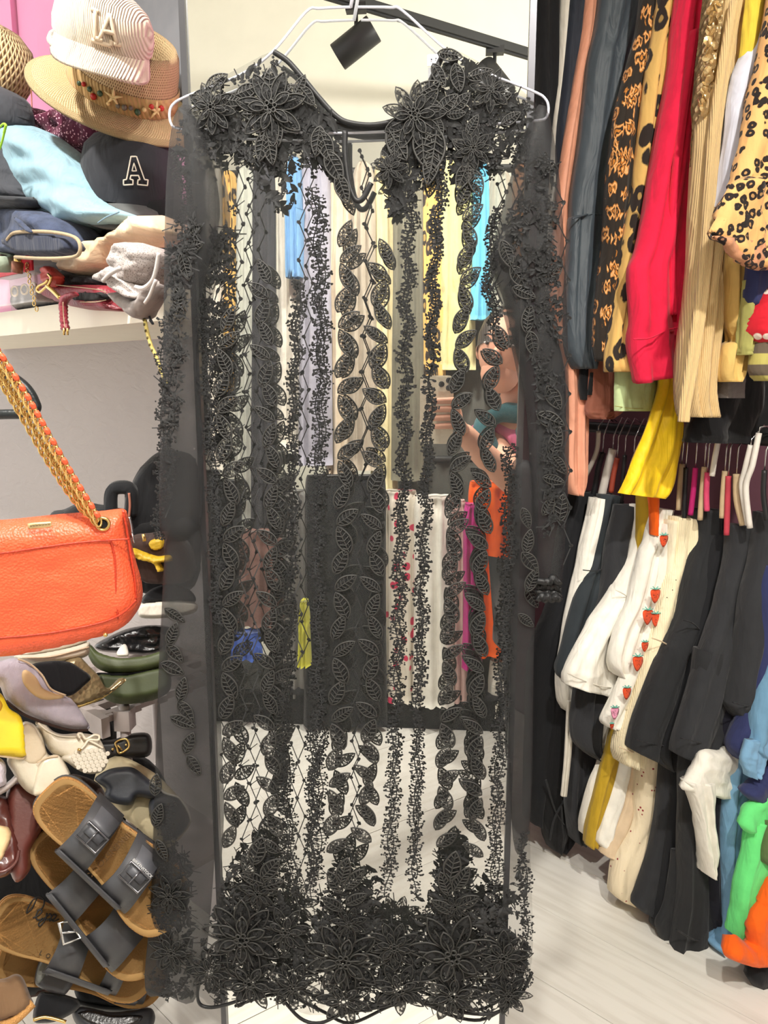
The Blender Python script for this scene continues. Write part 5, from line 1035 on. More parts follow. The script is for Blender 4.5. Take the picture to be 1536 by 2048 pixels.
# clear box
clear = bpy.data.materials.new('clear_plastic'); clear.use_nodes = True; b = clear.node_tree.nodes['Principled BSDF']; b.inputs['Base Color'].default_value = (0.75, 0.72, 0.72, 1); b.inputs['Alpha'].default_value = 0.28; b.inputs['Roughness'].default_value = 0.15
t = thing('clear_storage_box', 'clear plastic storage box sealed with a red tape band', 'box', shelf_pl(-0.02)(0, 628)); plx = shelf_pl(-0.03)
a0 = plx(-90, 552); a1 = plx(68, 552); M_ = Matrix.Translation(Vector((a0.x, a0.y, ZS + 0.003))) @ Matrix((SD, SN, Vector((0, 0, 1)))).transposed().to_4x4(); W = (a1 - a0).length
for c, d in (((W / 2, 0.0, 0.035), (W, 0.002, 0.07)), ((W / 2, 0.1, 0.035), (W, 0.002, 0.07)), ((W, 0.05, 0.035), (0.002, 0.1, 0.07)), ((W / 2, 0.05, 0.002), (W, 0.1, 0.002))): MB().box(c, d, M_).build('box_wall', clear, t, smooth=False)
MB().box((W / 2, 0.05, 0.076), (W + 0.006, 0.106, 0.010), M_).build('lid', mat('frosted_lid', (206, 196, 196), 0.4), t, smooth=False)
MB().box((W / 2, -0.002, 0.060), (W + 0.002, 0.003, 0.024), M_).build('red_band', mat('red_tape', (214, 36, 54), 0.5), t, smooth=False)
for dx in (0.03, 0.062, 0.10): MB().tube([M_ @ Vector((W - dx + 0.013 * math.cos(q), 0.01, 0.024 + 0.008 * math.sin(q))) for q in [i * PI / 6 for i in range(12)]], 0.0018, 6, closed=True).build('gold_ring', gold, t)
MB().ball((W - 0.045, 0.03, 0.012), 0.012, 10, M_, sc=(1.6, 1, 0.7)).build('dark_pouch', c_ink, t)
t = thing('ribbon_spool', 'sage green tape spool on top of the clear box', 'spool', plx(5, 540)); RMx = frame(2, 524, 1.22, 0, 12)
MB().lathe([(0.012, -0.012), (0.021, -0.012), (0.021, 0.012), (0.012, 0.012), (0.012, -0.012)], 28, RMx).build('tape', mat('sage_tape', (156, 170, 150), 0.7), t)
MB().lathe([(0.008, -0.010), (0.0125, -0.010), (0.0125, 0.010), (0.008, 0.010), (0.008, -0.010)], 24, RMx).build('core', c_brown, t)
t = thing('small_bottle', 'small brown bottle with a gold cap beside the tape spool', 'bottle', plx(35, 540)); RMy = frame(35, 530, 1.20, 8, 6)
MB().lathe([(0.0005, -0.012), (0.009, -0.012), (0.009, 0.004), (0.005, 0.006)], 16, RMy).build('body', mat('amber_brown', (140, 84, 60), 0.3), t); MB().lathe([(0.006, 0.004), (0.0062, 0.012), (0.0005, 0.012)], 16, RMy).build('cap', gold, t)
t = thing('gold_chain', 'short gold chain link draped beside the clear box lid', 'chain', plx(70, 560))
for k in range(9): MB().tube([shelf_pl(-0.035)(54 + k * 2.4 + 3 * math.cos(q), 530 + k * 11 + 5 * math.sin(q), 0.002 * (k % 2)) for q in [i * PI / 5 for i in range(10)]], 0.0009, 5, closed=True).build('chain_link', gold, t)
cm_ = [(290, 640), (294, 662), (302, 690), (312, 712), (322, 740), (334, 770)]
t = thing('twisted_cord', 'yellow and black twisted cord hanging from the shelf edge', 'cord', shelf_pl(-0.03)(334, 770))
cord(cm_, shelf_pl(-0.03), 0.0, 0.0028).build('cord_core', mat('yellow_cord', (206, 186, 106), 0.7), t)
mb = MB(); Q = cat(cm_, 8)
for i, p in enumerate(Q[::4]): mb.ball(shelf_pl(-0.03)(p[0], p[1], 0.0015), 0.0026, 6)
mb.build('cord_twist', mat('olive_cord', (96, 84, 40), 0.7), t)

# ================================================================== ORANGE BAG, BLACK HANGER LOOP
orange = mat('orange_pebbled_leather', (238, 96, 58), 0.42, kind='grain', scale=330, bump=0.55, bdist=0.0015, var=0.05, spec=0.5)
bpl = facing(120, 1160, 0.93, yaw=12)
t = thing('orange_handbag', 'orange pebbled leather handbag with a gold chain strap', 'handbag', bpl(120, 1310))
pillow([(-90, 1042), (0, 1040), (120, 1028), (200, 1022), (246, 1018), (256, 1034), (262, 1080), (272, 1122), (283, 1162), (285, 1195), (272, 1226), (238, 1258), (150, 1284), (60, 1303), (0, 1311), (-90, 1318)], bpl, 0.075, 45, 8, (0.003, 80, 60), 2).build('body', orange, t)
orange2 = mat('orange_leather_trim', (196, 58, 30), 0.45, kind='grain', scale=330, bump=0.3)
cord([(-60, 1110), (0, 1107), (90, 1094), (170, 1084), (258, 1078)], bpl, 0.0395, 0.0013).build('top_seam', orange2, t)
cord([(222, 1082), (230, 1120), (232, 1190), (236, 1238)], bpl, 0.0365, 0.0012).build('side_seam', orange2, t)
cord([(-60, 1280), (0, 1276), (100, 1266), (200, 1246), (246, 1226), (272, 1200)], bpl, 0.0385, 0.0013).build('bottom_seam', orange2, t)
cord([(246, 1020), (254, 1060), (262, 1110), (270, 1160), (272, 1200)], bpl, 0.024, 0.0016).build('edge_piping', orange2, t)
pillow([(55, 1049), (60, 1046), (100, 1043), (104, 1046), (104, 1052), (100, 1055), (62, 1059), (56, 1057)], bpl, 0.002, 2, 3, base=0.039, smooth=2).build('name_plate', mat('brushed_gold_plate', (236, 206, 150), 0.35, metal=0.5, bump=0), t)
X_ = (bpl(104, 1046) - bpl(55, 1052)).normalized(); Z_ = bpl.n; Y_ = Z_.cross(X_)
TM = Matrix.Translation(bpl(80, 1051, 0.0415)) @ Matrix((X_, Y_, Z_)).transposed().to_4x4()
mb = MB()
for i in range(14): cord([(60 + i * 3, 1053.5 - i * 0.33), (61.6 + i * 3, 1050.2 - i * 0.33)] if i % 2 else [(61 + i * 3, 1050.2 - i * 0.33), (61 + i * 3, 1053.5 - i * 0.33)], bpl, 0.0415, 0.0004, mb, smooth=False, n=4)
mb.build('plate_lettering', mat('engraving_dark', (96, 84, 60), 0.6), t)
GMt = Matrix.Translation(bpl(215, 1037, 0.036)) @ bpl.n.to_track_quat('Z', 'Y').to_matrix().to_4x4()
MB().lathe([(0.0052, 0.0), (0.0060, 0.003), (0.0080, 0.0034), (0.0090, 0.001), (0.0088, -0.002)], 28, GMt).build('grommet', gold, t)
MB().lathe([(0.0002, 0.0012), (0.0055, 0.0008)], 20, GMt).build('grommet_hole', c_deep, t)
MB().ball(bpl(219, 1252, 0.034), 0.003, 10).build('rivet', gold, t)
cord([(258, 1034), (262, 1052), (264, 1070)], bpl, 0.012, 0.0022).build('zip', chrome, t); cord([(264, 1066), (268, 1086)], bpl, 0.016, 0.0016, smooth=False).build('zip_pull', chrome, t)
# chain strap: gold links with orange leather woven through
lk = MB().tube([(0.0085 * math.cos(q), 0.0042 * math.sin(q), 0) for q in [i * PI / 8 for i in range(16)]], 0.0013, 6, closed=True)
LKM = bpy.data.meshes.new('chain_link'); LKM.from_pydata(lk.v, [], lk.f); LKM.materials.append(gold)
for p_ in LKM.polygons: p_.use_smooth = True
lt = MB().lathe([(0.0003, -0.0046), (0.0028, -0.0036), (0.0033, 0), (0.0028, 0.0036), (0.0003, 0.0046)], 8, Matrix.Rotation(PI / 2, 4, 'Y')); LTM = bpy.data.meshes.new('leather_weave'); LTM.from_pydata(lt.v, [], lt.f); LTM.materials.append(orange)
for p_ in LTM.polygons: p_.use_smooth = True
def chain(pts, off, leather, stp=8.5):
    Q = cat(pts, 40); acc = 0; k = 0
    for a, b_ in zip(Q, Q[1:]):
        acc += (b_ - a).length
        if acc >= stp:
            acc = 0; P = bpl(b_.x, b_.y, off); X = (bpl(b_.x, b_.y, off) - bpl(a.x, a.y, off)).normalized(); Z = bpl.n; Y = Z.cross(X).normalized(); Z = X.cross(Y)
            M = Matrix.Translation(P) @ Matrix((X, Y, Z)).transposed().to_4x4()
            piece('chain_link', LKM, t, M @ Matrix.Rotation(math.radians(28 if k % 2 else -28), 4, 'X') @ Matrix.Rotation(math.radians(-14), 4, 'Z'))
            if leather and k % 2: piece('leather_weave', LTM, t, M @ Matrix.Translation((0, 0.0035, 0.0022)))
            k += 1
chain([(-30, 632), (0, 686), (60, 780), (120, 885), (170, 970), (206, 1028)], 0.042, True, 9)
chain([(-36, 652), (-8, 704), (52, 800), (110, 900), (160, 980), (200, 1034)], 0.030, False, 9)
chain([(-44, 668), (-16, 722), (40, 812), (100, 915), (150, 990), (192, 1040)], 0.012, False, 10)
hp = facing(20, 790, 1.0, yaw=5)
t = thing('black_plastic_hanger', 'thick black plastic hanger end hanging behind the gold chain', 'hanger', hp(20, 830))
cord([(-120, 760), (-40, 752), (0, 750), (22, 754), (44, 768), (60, 786), (70, 806), (72, 816), (64, 824), (46, 828), (0, 829), (-120, 834)], hp, 0, 0.0068, n=10).build('loop', mat('black_gloss_plastic', (30, 36, 38), 0.35), t)
a = hp(-120, 760); MB().tube([a, a + Vector((-0.03, 0, 0.05)), Vector((a.x - 0.03, a.y, 1.236))], 0.002, 6).build('hook', chrome, t)

# ================================================================== SHOES AND BAGS BY THE GREY WALL
rackp = mat('greyish_white_plastic', (196, 184, 180), 0.5, bump=0.05)
def pl_(px, py, D, yaw=0, tilt=0): return square(px, py, D, yaw, tilt)
def pil(name, poly, pl, T, m, t, w=12, base=0.0, fold=None, step=None, seed=1, sm=5): return pillow(poly, pl, T, w, step, fold, seed, smooth=sm, base=base).build(name, m, t)
# dark bags behind the orange one
bgp = facing(220, 1010, 1.36)
t = thing('black_backpack', 'black fabric backpack slumped behind the orange handbag', 'backpack', bgp(240, 1180))
pil('body', [(262, 1000), (282, 940), (310, 908), (345, 900), (390, 930), (400, 1100), (380, 1180), (280, 1170), (262, 1080)], bgp, 0.14, c_ink, t, 30, fold=(0.008, 40, 60))
pil('pocket', [(270, 1050), (330, 1040), (384, 1060), (372, 1130), (290, 1140), (268, 1100)], bgp, 0.03, c_deep, t, 12, base=0.06)
t = thing('black_shoulder_bag', 'black shoulder bag with a thick strap behind the orange handbag', 'handbag', bgp(180, 1120)); bg2 = facing(180, 1010, 1.30)
pil('body', [(100, 1034), (130, 1018), (165, 1004), (200, 1010), (250, 1022), (270, 1060), (268, 1130), (120, 1130)], bg2, 0.09, c_ink, t, 16)
cord([(222, 1030), (222, 990), (232, 976), (256, 976), (264, 990), (262, 1030)], bg2, 0.01, 0.012).build('strap', c_ink, t); cord([(258, 986), (260, 1010), (258, 1034)], bg2, 0.022, 0.0022).build('strap_edge', c_dusty, t)
yb = facing(310, 1110, 1.26)
t = thing('yellow_trimmed_bag', 'dark bag with yellow leather bows and gold rings', 'handbag', yb(310, 1160))
pil('body', [(262, 1076), (300, 1066), (345, 1070), (380, 1100), (380, 1160), (300, 1160), (266, 1130)], yb, 0.08, c_brown, t, 12)
ylm = mat('mustard_leather', (206, 168, 40), 0.5, kind='grain', scale=200, bump=0.4)
pil('bow', [(266, 1096), (290, 1104), (316, 1112), (340, 1110), (344, 1122), (322, 1124), (330, 1140), (318, 1142), (310, 1126), (288, 1120), (268, 1112)], yb, 0.03, ylm, t, 5, base=0.04, fold=(0.004, 10, 8)); pil('bow', [(300, 1082), (322, 1076), (330, 1092), (316, 1100), (302, 1096)], yb, 0.02, ylm, t, 4, base=0.035)
cord([(287, 1068), (289, 1082)], yb, 0.05, 0.003, smooth=False).build('ring', gold, t)
for nm, lab, poly, D in (('black_boot', 'dark boot shape added as shade behind the cork sandals', [(-30, 1560), (60, 1540), (150, 1600), (170, 1800), (120, 1960), (0, 1990), (-40, 1800)], 1.30), ('black_ankle_boot', 'dark boot shape added as shade behind the navy sandal', [(150, 1560), (240, 1500), (330, 1560), (350, 1760), (300, 1900), (190, 1880), (150, 1700)], 1.32), ('dark_sneaker', 'dark shoe shape added as shade behind the pearly flats', [(-30, 1330), (90, 1350), (210, 1400), (230, 1500), (160, 1590), (0, 1570), (-40, 1450)], 1.30)):  # dark shoe shapes added to turn bright gaps in the pile into shade
    pz = square(poly[0][0] + 90, (poly[0][1] + poly[3][1]) / 2, D); tz = thing(nm, lab, 'boot' if 'boot' in nm else 'sneaker', pz(poly[4][0], poly[4][1]))
    pillow(poly, pz, 0.07, 40, 16, (0.006, 50, 50), 3).build('upper', c_deep, tz); cord([poly[3], poly[4], poly[5]], pz, 0.01, 0.008).build('sole', c_brown, tz)
# shoe rack: plastic shelf with holes and legs
rp0 = onD(120, 1470, 1.30); zr = rp0.z
t = thing('shoe_rack', 'off white plastic shoe rack with slotted shelf and round legs', 'shoe rack', (rp0.x, rp0.y, 0))
rm = Matrix.Translation(onD(236, 1416, 1.24)) @ Matrix((SD, SN, Vector((0, 0, 1)))).transposed().to_4x4()
for i in range(-5, 1):
    x = i * 0.042
    MB().box((x, 0.10, -0.006), (0.012, 0.26, 0.012), rm).build('slat', rackp, t, smooth=False)
for j in range(6): MB().box((-0.105, -0.025 + j * 0.05, -0.006), (0.24, 0.018, 0.011), rm).build('cross_slat', rackp, t, smooth=False)
MB().box((-0.105, -0.036, -0.014), (0.26, 0.014, 0.034), rm).build('front_lip', rackp, t, smooth=False)
for sx in (0.02, -0.22):
    for sy in (0.0, 0.2):
        pt = rm @ Vector((sx, sy, 0)); MB().tube([(pt.x, pt.y, 0.0), (pt.x, pt.y, pt.z + 0.01)], 0.0085, 12).build('leg', rackp, t); MB().box((pt.x, pt.y, pt.z - 0.012), (0.026, 0.026, 0.034)).build('socket', rackp, t, smooth=False)
low = Matrix.Translation(Vector((rm.translation.x, rm.translation.y, 0.28))) @ rm.to_3x3().to_4x4()
MB().box((-0.105, 0.1, 0.0), (0.26, 0.24, 0.012), low).build('lower_shelf', rackp, t, smooth=False)

olive = mat('olive_rubber', (74, 84, 48), 0.5, bump=0.15, scale=80)
p1 = pl_(245, 1345, 1.22, 0, 10)
t = thing('olive_sandal', 'olive green rubber platform sandal with a wide strap', 'sandal', p1(245, 1410))
pil('strap', [(172, 1296), (182, 1290), (200, 1306), (240, 1316), (290, 1312), (330, 1302), (332, 1330), (290, 1344), (240, 1348), (205, 1342), (184, 1326)], p1, 0.04, olive, t, 10, base=0.02); pil('sole', [(200, 1350), (250, 1352), (330, 1338), (340, 1380), (300, 1402), (240, 1408), (205, 1394), (192, 1370)], p1, 0.07, mat('olive_sole', (70, 80, 46), 0.55, bump=0.1), t, 12)
pil('label_tab', [(233, 1311), (240, 1294), (250, 1288), (256, 1298), (256, 1312)], p1, 0.006, c_white, t, 3, base=0.035); pil('insole', [(196, 1345), (250, 1346), (320, 1336), (330, 1344), (250, 1354), (200, 1352)], p1, 0.02, c_ink, t, 5, base=0.02)
p1 = pl_(260, 1270, 1.30)
t = thing('black_crystal_sandal', 'black sandal with glossy straps above the olive sandal', 'sandal', p1(270, 1310)); pil('upper', [(190, 1290), (220, 1272), (260, 1256), (310, 1250), (345, 1258), (345, 1290), (300, 1310), (240, 1306), (200, 1302)], p1, 0.06, mat('black_patent', (24, 24, 26), 0.25), t, 10, fold=(0.005, 18, 12)); cord([(284, 1156), (310, 1160), (336, 1172)], p1, 0.03, 0.002).build('strap', c_redprint, t); cord([(286, 1200), (316, 1192), (340, 1180)], p1, 0.03, 0.003).build('strap', c_dusty, t)
p1 = pl_(320, 1220, 1.27)
t = thing('white_platform_sandal', 'dark sandal with a thick white platform sole beside the handbag', 'sandal', p1(320, 1240)); pil('sole', [(278, 1210), (300, 1204), (360, 1200), (392, 1206), (388, 1226), (330, 1236), (284, 1236), (276, 1224)], p1, 0.07, c_off, t, 8); pil('upper', [(284, 1206), (300, 1180), (340, 1168), (380, 1180), (390, 1204), (340, 1204)], p1, 0.05, c_ink, t, 8)
p1 = pl_(110, 1310, 1.12)
t = thing('cream_clog', 'cream rubber clog sole sticking out under the orange handbag', 'clog', p1(110, 1330)); pil('sole', [(28, 1312), (80, 1306), (140, 1294), (176, 1284), (180, 1296), (174, 1312), (140, 1322), (90, 1328), (56, 1326)], p1, 0.07, mat('cream_rubber', (226, 218, 198), 0.6), t, 9); cord([(44, 1316), (100, 1314), (150, 1302), (178, 1294)], p1, 0.036, 0.001).build('sole_groove', c_sand, t); pil('upper', [(40, 1308), (90, 1290), (150, 1276), (174, 1284), (130, 1300), (60, 1312)], p1, 0.05, c_off, t, 6, base=-0.01)
# snakeskin flat
snake = mat('gold_snakeskin', (176, 156, 116), 0.35, kind='grain', scale=150, metal=0.35, bump=0.7, var=0.3)
p1 = pl_(160, 1375, 1.10, 10)
t = thing('snakeskin_flat', 'gold snakeskin pointed flat shoe with a black insole', 'shoe', p1(160, 1420)); pil('upper', [(130, 1322), (158, 1314), (176, 1330), (196, 1350), (214, 1376), (236, 1358), (248, 1356), (250, 1364), (214, 1392), (170, 1410), (150, 1416), (110, 1396), (90, 1360)], p1, 0.045, snake, t, 10); pil('insole', [(60, 1332), (100, 1322), (138, 1324), (160, 1336), (182, 1354), (168, 1372), (140, 1392), (110, 1386), (84, 1362)], p1, 0.012, c_ink, t, 6, base=0.022); cord([(150, 1414), (200, 1396), (248, 1360)], p1, 0.012, 0.003).build('sole_edge', gold, t)
# lilac suede flat
lil = cloth('lilac_suede', (188, 180, 192), kind='noise', scale=120, bump=0.3, var=0.12); tanin = mat('tan_insole', (226, 194, 146), 0.6, var=0.06, bump=0.05)
p1 = pl_(95, 1390, 1.06, 12)
t = thing('lilac_suede_flat', 'lilac grey suede pointed flat with a tan insole', 'shoe', p1(95, 1460)); pil('upper', [(-20, 1320), (0, 1322), (26, 1316), (54, 1324), (80, 1346), (100, 1376), (132, 1390), (152, 1408), (170, 1436), (179, 1452), (172, 1459), (130, 1456), (80, 1440), (40, 1424), (12, 1400), (-2, 1370), (-20, 1360)], p1, 0.055, lil, t, 14); pil('insole', [(44, 1344), (54, 1340), (72, 1354), (86, 1376), (108, 1386), (128, 1392), (118, 1398), (88, 1400), (64, 1388), (46, 1366)], p1, 0.010, tanin, t, 5, base=0.027); cord([(12, 1402), (46, 1428), (90, 1446), (140, 1460), (176, 1460)], p1, 0.012, 0.002).build('sole_edge', c_brown, t); cord([(36, 1318), (60, 1328), (84, 1350), (102, 1378), (132, 1391)], p1, 0.027, 0.0014).build('topline', c_sand, t)
# yellow shoe
yel = mat('yellow_leather', (246, 216, 40), 0.45, bump=0.1)
p1 = pl_(15, 1450, 1.00, 10)
t = thing('yellow_pointed_shoe', 'bright yellow pointed leather shoe at the edge of the pile', 'shoe', p1(15, 1520)); pil('upper', [(-60, 1390), (-10, 1384), (6, 1392), (18, 1416), (42, 1434), (48, 1470), (51, 1510), (44, 1516), (16, 1512), (-60, 1500)], p1, 0.05, yel, t, 12); pil('opening', [(-50, 1396), (-12, 1392), (2, 1402), (5, 1414), (-6, 1426), (-50, 1424)], p1, 0.01, mat('amber_insole', (206, 150, 30), 0.6), t, 5, base=0.024); cord([(-40, 1506), (16, 1514), (44, 1517), (52, 1510)], p1, 0.01, 0.0014).build('sole_edge', c_sand, t)
# cream ballet flats
creamp = mat('pearl_cream_leather', (226, 216, 194), 0.38, bump=0.15, scale=90, coat=0.2); scale_m = mat('pearl_scale_leather', (218, 210, 192), 0.4, bump=0.1)
p1 = pl_(140, 1495, 1.06, 6)
t = thing('cream_bow_flat', 'pearly cream ballet flat with a bow and fish scale toe', 'shoe', p1(150, 1550)); pil('upper', [(70, 1444), (88, 1446), (106, 1462), (126, 1468), (156, 1466), (178, 1468), (196, 1474), (208, 1494), (214, 1514), (212, 1534), (198, 1546), (176, 1548), (156, 1540), (136, 1524), (110, 1512), (94, 1496), (82, 1470)], p1, 0.06, creamp, t, 14)
pil('toe_cap', [(122, 1516), (140, 1504), (160, 1494), (186, 1484), (204, 1492), (213, 1514), (211, 1534), (198, 1546), (176, 1547), (154, 1539), (136, 1526)], p1, 0.018, scale_m, t, 10, base=0.025)
sc_m = bpy.data.meshes.new('scale'); q_ = MB().lathe([(0.0003, 0.0009), (0.003, 0.0006), (0.0034, 0.0)], 8); sc_m.from_pydata(q_.v, [], q_.f); sc_m.materials.append(scale_m); Qn = p1.n.to_track_quat('Z', 'Y').to_matrix().to_4x4()
for r_ in range(6):
    for c_ in range(8):
        x = 138 + c_ * 9.5 + (r_ % 2) * 4.7 - r_ * 1.5; y = 1500 + r_ * 7.5 + c_ * -0.8 + 6
        if ((x - 175) / 36) ** 2 + ((y - 1518) / 26) ** 2 < 1: piece('scale', sc_m, t, Matrix.Translation(p1(x, y, 0.0345)) @ Qn)
cord([(160, 1476), (156, 1468), (164, 1468), (172, 1478), (188, 1470), (198, 1472), (196, 1480), (178, 1480), (168, 1492), (160, 1500)], p1, 0.038, 0.0018).build('bow', creamp, t); cord([(176, 1480), (192, 1488), (206, 1496)], p1, 0.037, 0.0016).build('bow', creamp, t); cord([(160, 1497), (158, 1502)], p1, 0.04, 0.003, smooth=False).build('bow_tip', gold, t); cord([(76, 1446), (96, 1462), (120, 1472), (152, 1474)], p1, 0.030, 0.0014).build('topline', creamp, t)
p1 = pl_(80, 1530, 1.03, 6)
t = thing('cream_heel_flat', 'pearly cream ballet flat turned heel forward', 'shoe', p1(80, 1595)); pil('upper', [(14, 1514), (40, 1450), (64, 1446), (84, 1470), (96, 1508), (120, 1512), (136, 1536), (142, 1556), (134, 1576), (104, 1590), (70, 1591), (46, 1576), (26, 1546)], p1, 0.06, creamp, t, 16); pil('insole', [(44, 1452), (64, 1450), (80, 1474), (92, 1504), (80, 1524), (62, 1530), (38, 1514), (34, 1490)], p1, 0.010, mat('pale_insole', (206, 190, 162), 0.6), t, 6, base=0.027); pil('heel_panel', [(76, 1530), (92, 1514), (118, 1511), (136, 1540), (140, 1558), (130, 1576), (100, 1588), (66, 1588)], p1, 0.014, creamp, t, 5, base=0.028); cord([(74, 1526), (92, 1516), (116, 1512)], p1, 0.037, 0.001).build('stitch', c_sand, t)
p1 = pl_(0, 1545, 1.0)
t = thing('knit_slipper', 'pale lilac knitted slipper at the edge of the pile', 'slipper', p1(0, 1580)); pil('knit', [(-60, 1510), (-10, 1512), (10, 1526), (12, 1550), (6, 1572), (-60, 1580)], p1, 0.05, cloth('lilac_knit', (206, 198, 208), kind='grain', scale=160, bump=0.9), t, 12); pil('sole', [(-60, 1576), (4, 1570), (36, 1545), (38, 1560), (0, 1590), (-60, 1600)], p1, 0.04, rackp, t, 6, base=-0.02)
# black buckled sandals
p1 = pl_(240, 1490, 1.24)
t = thing('gold_buckle_shoe', 'black leather shoe strap with a gold buckle behind the rack leg', 'shoe', p1(240, 1530)); pil('strap', [(196, 1484), (230, 1478), (268, 1466), (300, 1470), (300, 1510), (260, 1516), (210, 1514)], p1, 0.06, mat('black_leather', (34, 31, 30), 0.45, bump=0.1), t, 10); cord([(232, 1484), (252, 1478), (258, 1494), (240, 1506), (234, 1496)], p1, 0.036, 0.0018, closed=True).build('buckle', gold, t); cord([(236, 1490), (244, 1500)], p1, 0.038, 0.0014, smooth=False).build('buckle_pin', gold, t)
for x, y in ((226, 1498), (252, 1490)): MB().ball(p1(x, y, 0.036), 0.0022, 8).build('eyelet', gold, t)
p1 = pl_(260, 1580, 1.18)
t = thing('navy_cutout_sandal', 'dark navy leather sandal with cut-out straps and cream lining', 'sandal', p1(260, 1690)); nvl = mat('navy_black_leather', (46, 49, 56), 0.5, bump=0.08)
pil('insole', [(188, 1560), (230, 1512), (300, 1540), (345, 1580), (376, 1620), (380, 1650), (330, 1700), (280, 1660), (220, 1610)], p1, 0.03, mat('cream_lining', (212, 196, 158), 0.6), t, 10, base=-0.02)
pil('strap', [(190, 1556), (214, 1540), (240, 1534), (268, 1536), (300, 1560), (330, 1584), (316, 1600), (276, 1594), (262, 1610), (226, 1606), (208, 1592), (212, 1578), (196, 1566)], p1, 0.04, nvl, t, 12, base=0.01); pil('strap', [(300, 1600), (326, 1586), (350, 1592), (372, 1616), (380, 1640), (360, 1672), (330, 1680), (318, 1650), (300, 1630)], p1, 0.04, nvl, t, 12, base=0.01); cord([(300, 1562), (330, 1586), (358, 1596), (376, 1622), (382, 1644)], p1, 0.022, 0.0018).build('cream_edge', c_off, t)
p1 = pl_(152, 1572, 1.10)
t = thing('gold_knot_shoe', 'dark shoe with a polished gold knot ornament', 'shoe', p1(152, 1600)); pil('upper', [(138, 1552), (166, 1552), (200, 1570), (210, 1600), (170, 1620), (140, 1600)], p1, 0.05, c_brown, t, 10)
for k in range(3): cord([(144, 1562 + k * 8), (150, 1556 + k * 8), (160, 1560 + k * 8), (165, 1570 + k * 6), (156, 1576 + k * 5), (147, 1572 + k * 6)], p1, 0.034, 0.0028, closed=True).build('knot', gold, t)
# burgundy leather shoes
wine = mat('burgundy_patent_leather', (92, 44, 38), 0.3, bump=0.08, coat=0.3)
p1 = pl_(60, 1660, 1.04)
t = thing('burgundy_loafer', 'burgundy brown leather loafer standing among the sandals', 'shoe', p1(60, 1760)); pil('upper', [(14, 1580), (40, 1560), (60, 1576), (90, 1590), (110, 1586), (106, 1610), (92, 1640), (80, 1668), (62, 1700), (60, 1740), (30, 1764), (10, 1700), (12, 1640)], p1, 0.06, mat('burgundy_leather', (104, 50, 42), 0.42, bump=0.08), t, 16)
t = thing('patent_burgundy_shoe', 'glossy burgundy patent shoe with a tan insole', 'shoe', p1(0, 1760)); pil('upper', [(-50, 1580), (6, 1590), (20, 1612), (30, 1650), (42, 1690), (40, 1722), (22, 1746), (0, 1756), (-50, 1760)], p1, 0.06, wine, t, 14, base=0.01, fold=(0.006, 16, 22)); pil('insole', [(-50, 1652), (8, 1652), (20, 1660), (22, 1674), (10, 1706), (-4, 1724), (-50, 1724)], p1, 0.012, tanin, t, 6, base=0.04)
cord([(-20, 1744), (10, 1742), (32, 1724), (38, 1700)], p1, 0.044, 0.002).build('welt', wine, t)

# --- two-strap cork sandals, modelled once in local space: x = width, y = heel to toe, z = up
cork = mat('cork', (206, 152, 88), 0.85, kind='grain', scale=420, bump=0.8, var=0.2); foot = mat('tan_suede_footbed', (176, 138, 84), 0.85, var=0.2, bump=0.2, scale=18); sole_m = mat('charcoal_eva_sole', (84, 84, 84), 0.7, bump=0.2); blk_l = mat('matte_black_leather', (58, 58, 61), 0.5, bump=0.08, var=0.06); buck = mat('gunmetal_buckle', (120, 120, 124), 0.25, metal=0.9, bump=0); lth2 = mat('smooth_grey_black_leather', (84, 85, 90), 0.45, bump=0.05)
def sole_outline(s=1.0, mirror=1):
    half = [(0.0, -0.122), (0.022, -0.118), (0.032, -0.10), (0.034, -0.07), (0.031, -0.03), (0.034, 0.02), (0.044, 0.06), (0.046, 0.085), (0.040, 0.108), (0.022, 0.122), (0.0, 0.124), (-0.022, 0.116), (-0.038, 0.095), (-0.042, 0.06), (-0.038, 0.02), (-0.032, -0.03), (-0.034, -0.07), (-0.032, -0.10), (-0.022, -0.118)]
    return [(x * s * mirror, y * s) for x, y in cat(half, 4, True)]
def slab(pts, z0, z1, M, rim=0.0):
    mb = MB(); n = len(pts); c = Vector((sum(p[0] for p in pts) / n, sum(p[1] for p in pts) / n))
    vs = [Vector((x, y, z0)) for x, y in pts] + [Vector((x, y, z1)) for x, y in pts] + [Vector((c.x + (x - c.x) * 0.9, c.y + (y - c.y) * 0.94, z1 - rim)) for x, y in pts]
    fs = [(i, (i + 1) % n, n + (i + 1) % n, n + i) for i in range(n)] + [(n + i, n + (i + 1) % n, 2 * n + (i + 1) % n, 2 * n + i) for i in range(n)] + [tuple(range(n))[::-1], tuple(range(2 * n, 3 * n))]
    return mb.add([M @ v for v in vs], fs)
def strap(M, y0, y1, h, x0=-0.041, x1=0.043, th=0.003, z0=0.0, skew=0.0):
    """band arching over the footbed between y0 and y1"""
    mb = MB(); n = 16; vs = []
    for k, (dz, yy) in enumerate(((0, y0), (0, y1), (th, y1), (th, y0))):
        for i in range(n + 1):
            u = i / n; x = x0 + (x1 - x0) * u; a = math.sin(PI * u) ** 0.55; wv = 1 + 0.1 * math.cos(PI * u) ** 2; ym = (y0 + y1) / 2
            vs.append(M @ Vector((x * (1 + dz * 2), ym + (yy - ym) * wv + skew * (u - 0.5), z0 + a * (h + dz) + dz * (1 - a))))
    m = n + 1; fs = []
    for k in range(4):
        q = (k + 1) % 4
        for i in range(n): fs.append((k * m + i, k * m + i + 1, q * m + i + 1, q * m + i))
    return mb.add(vs, fs + [(0, m, 2 * m, 3 * m), (n, 3 * m + n, 2 * m + n, m + n)])
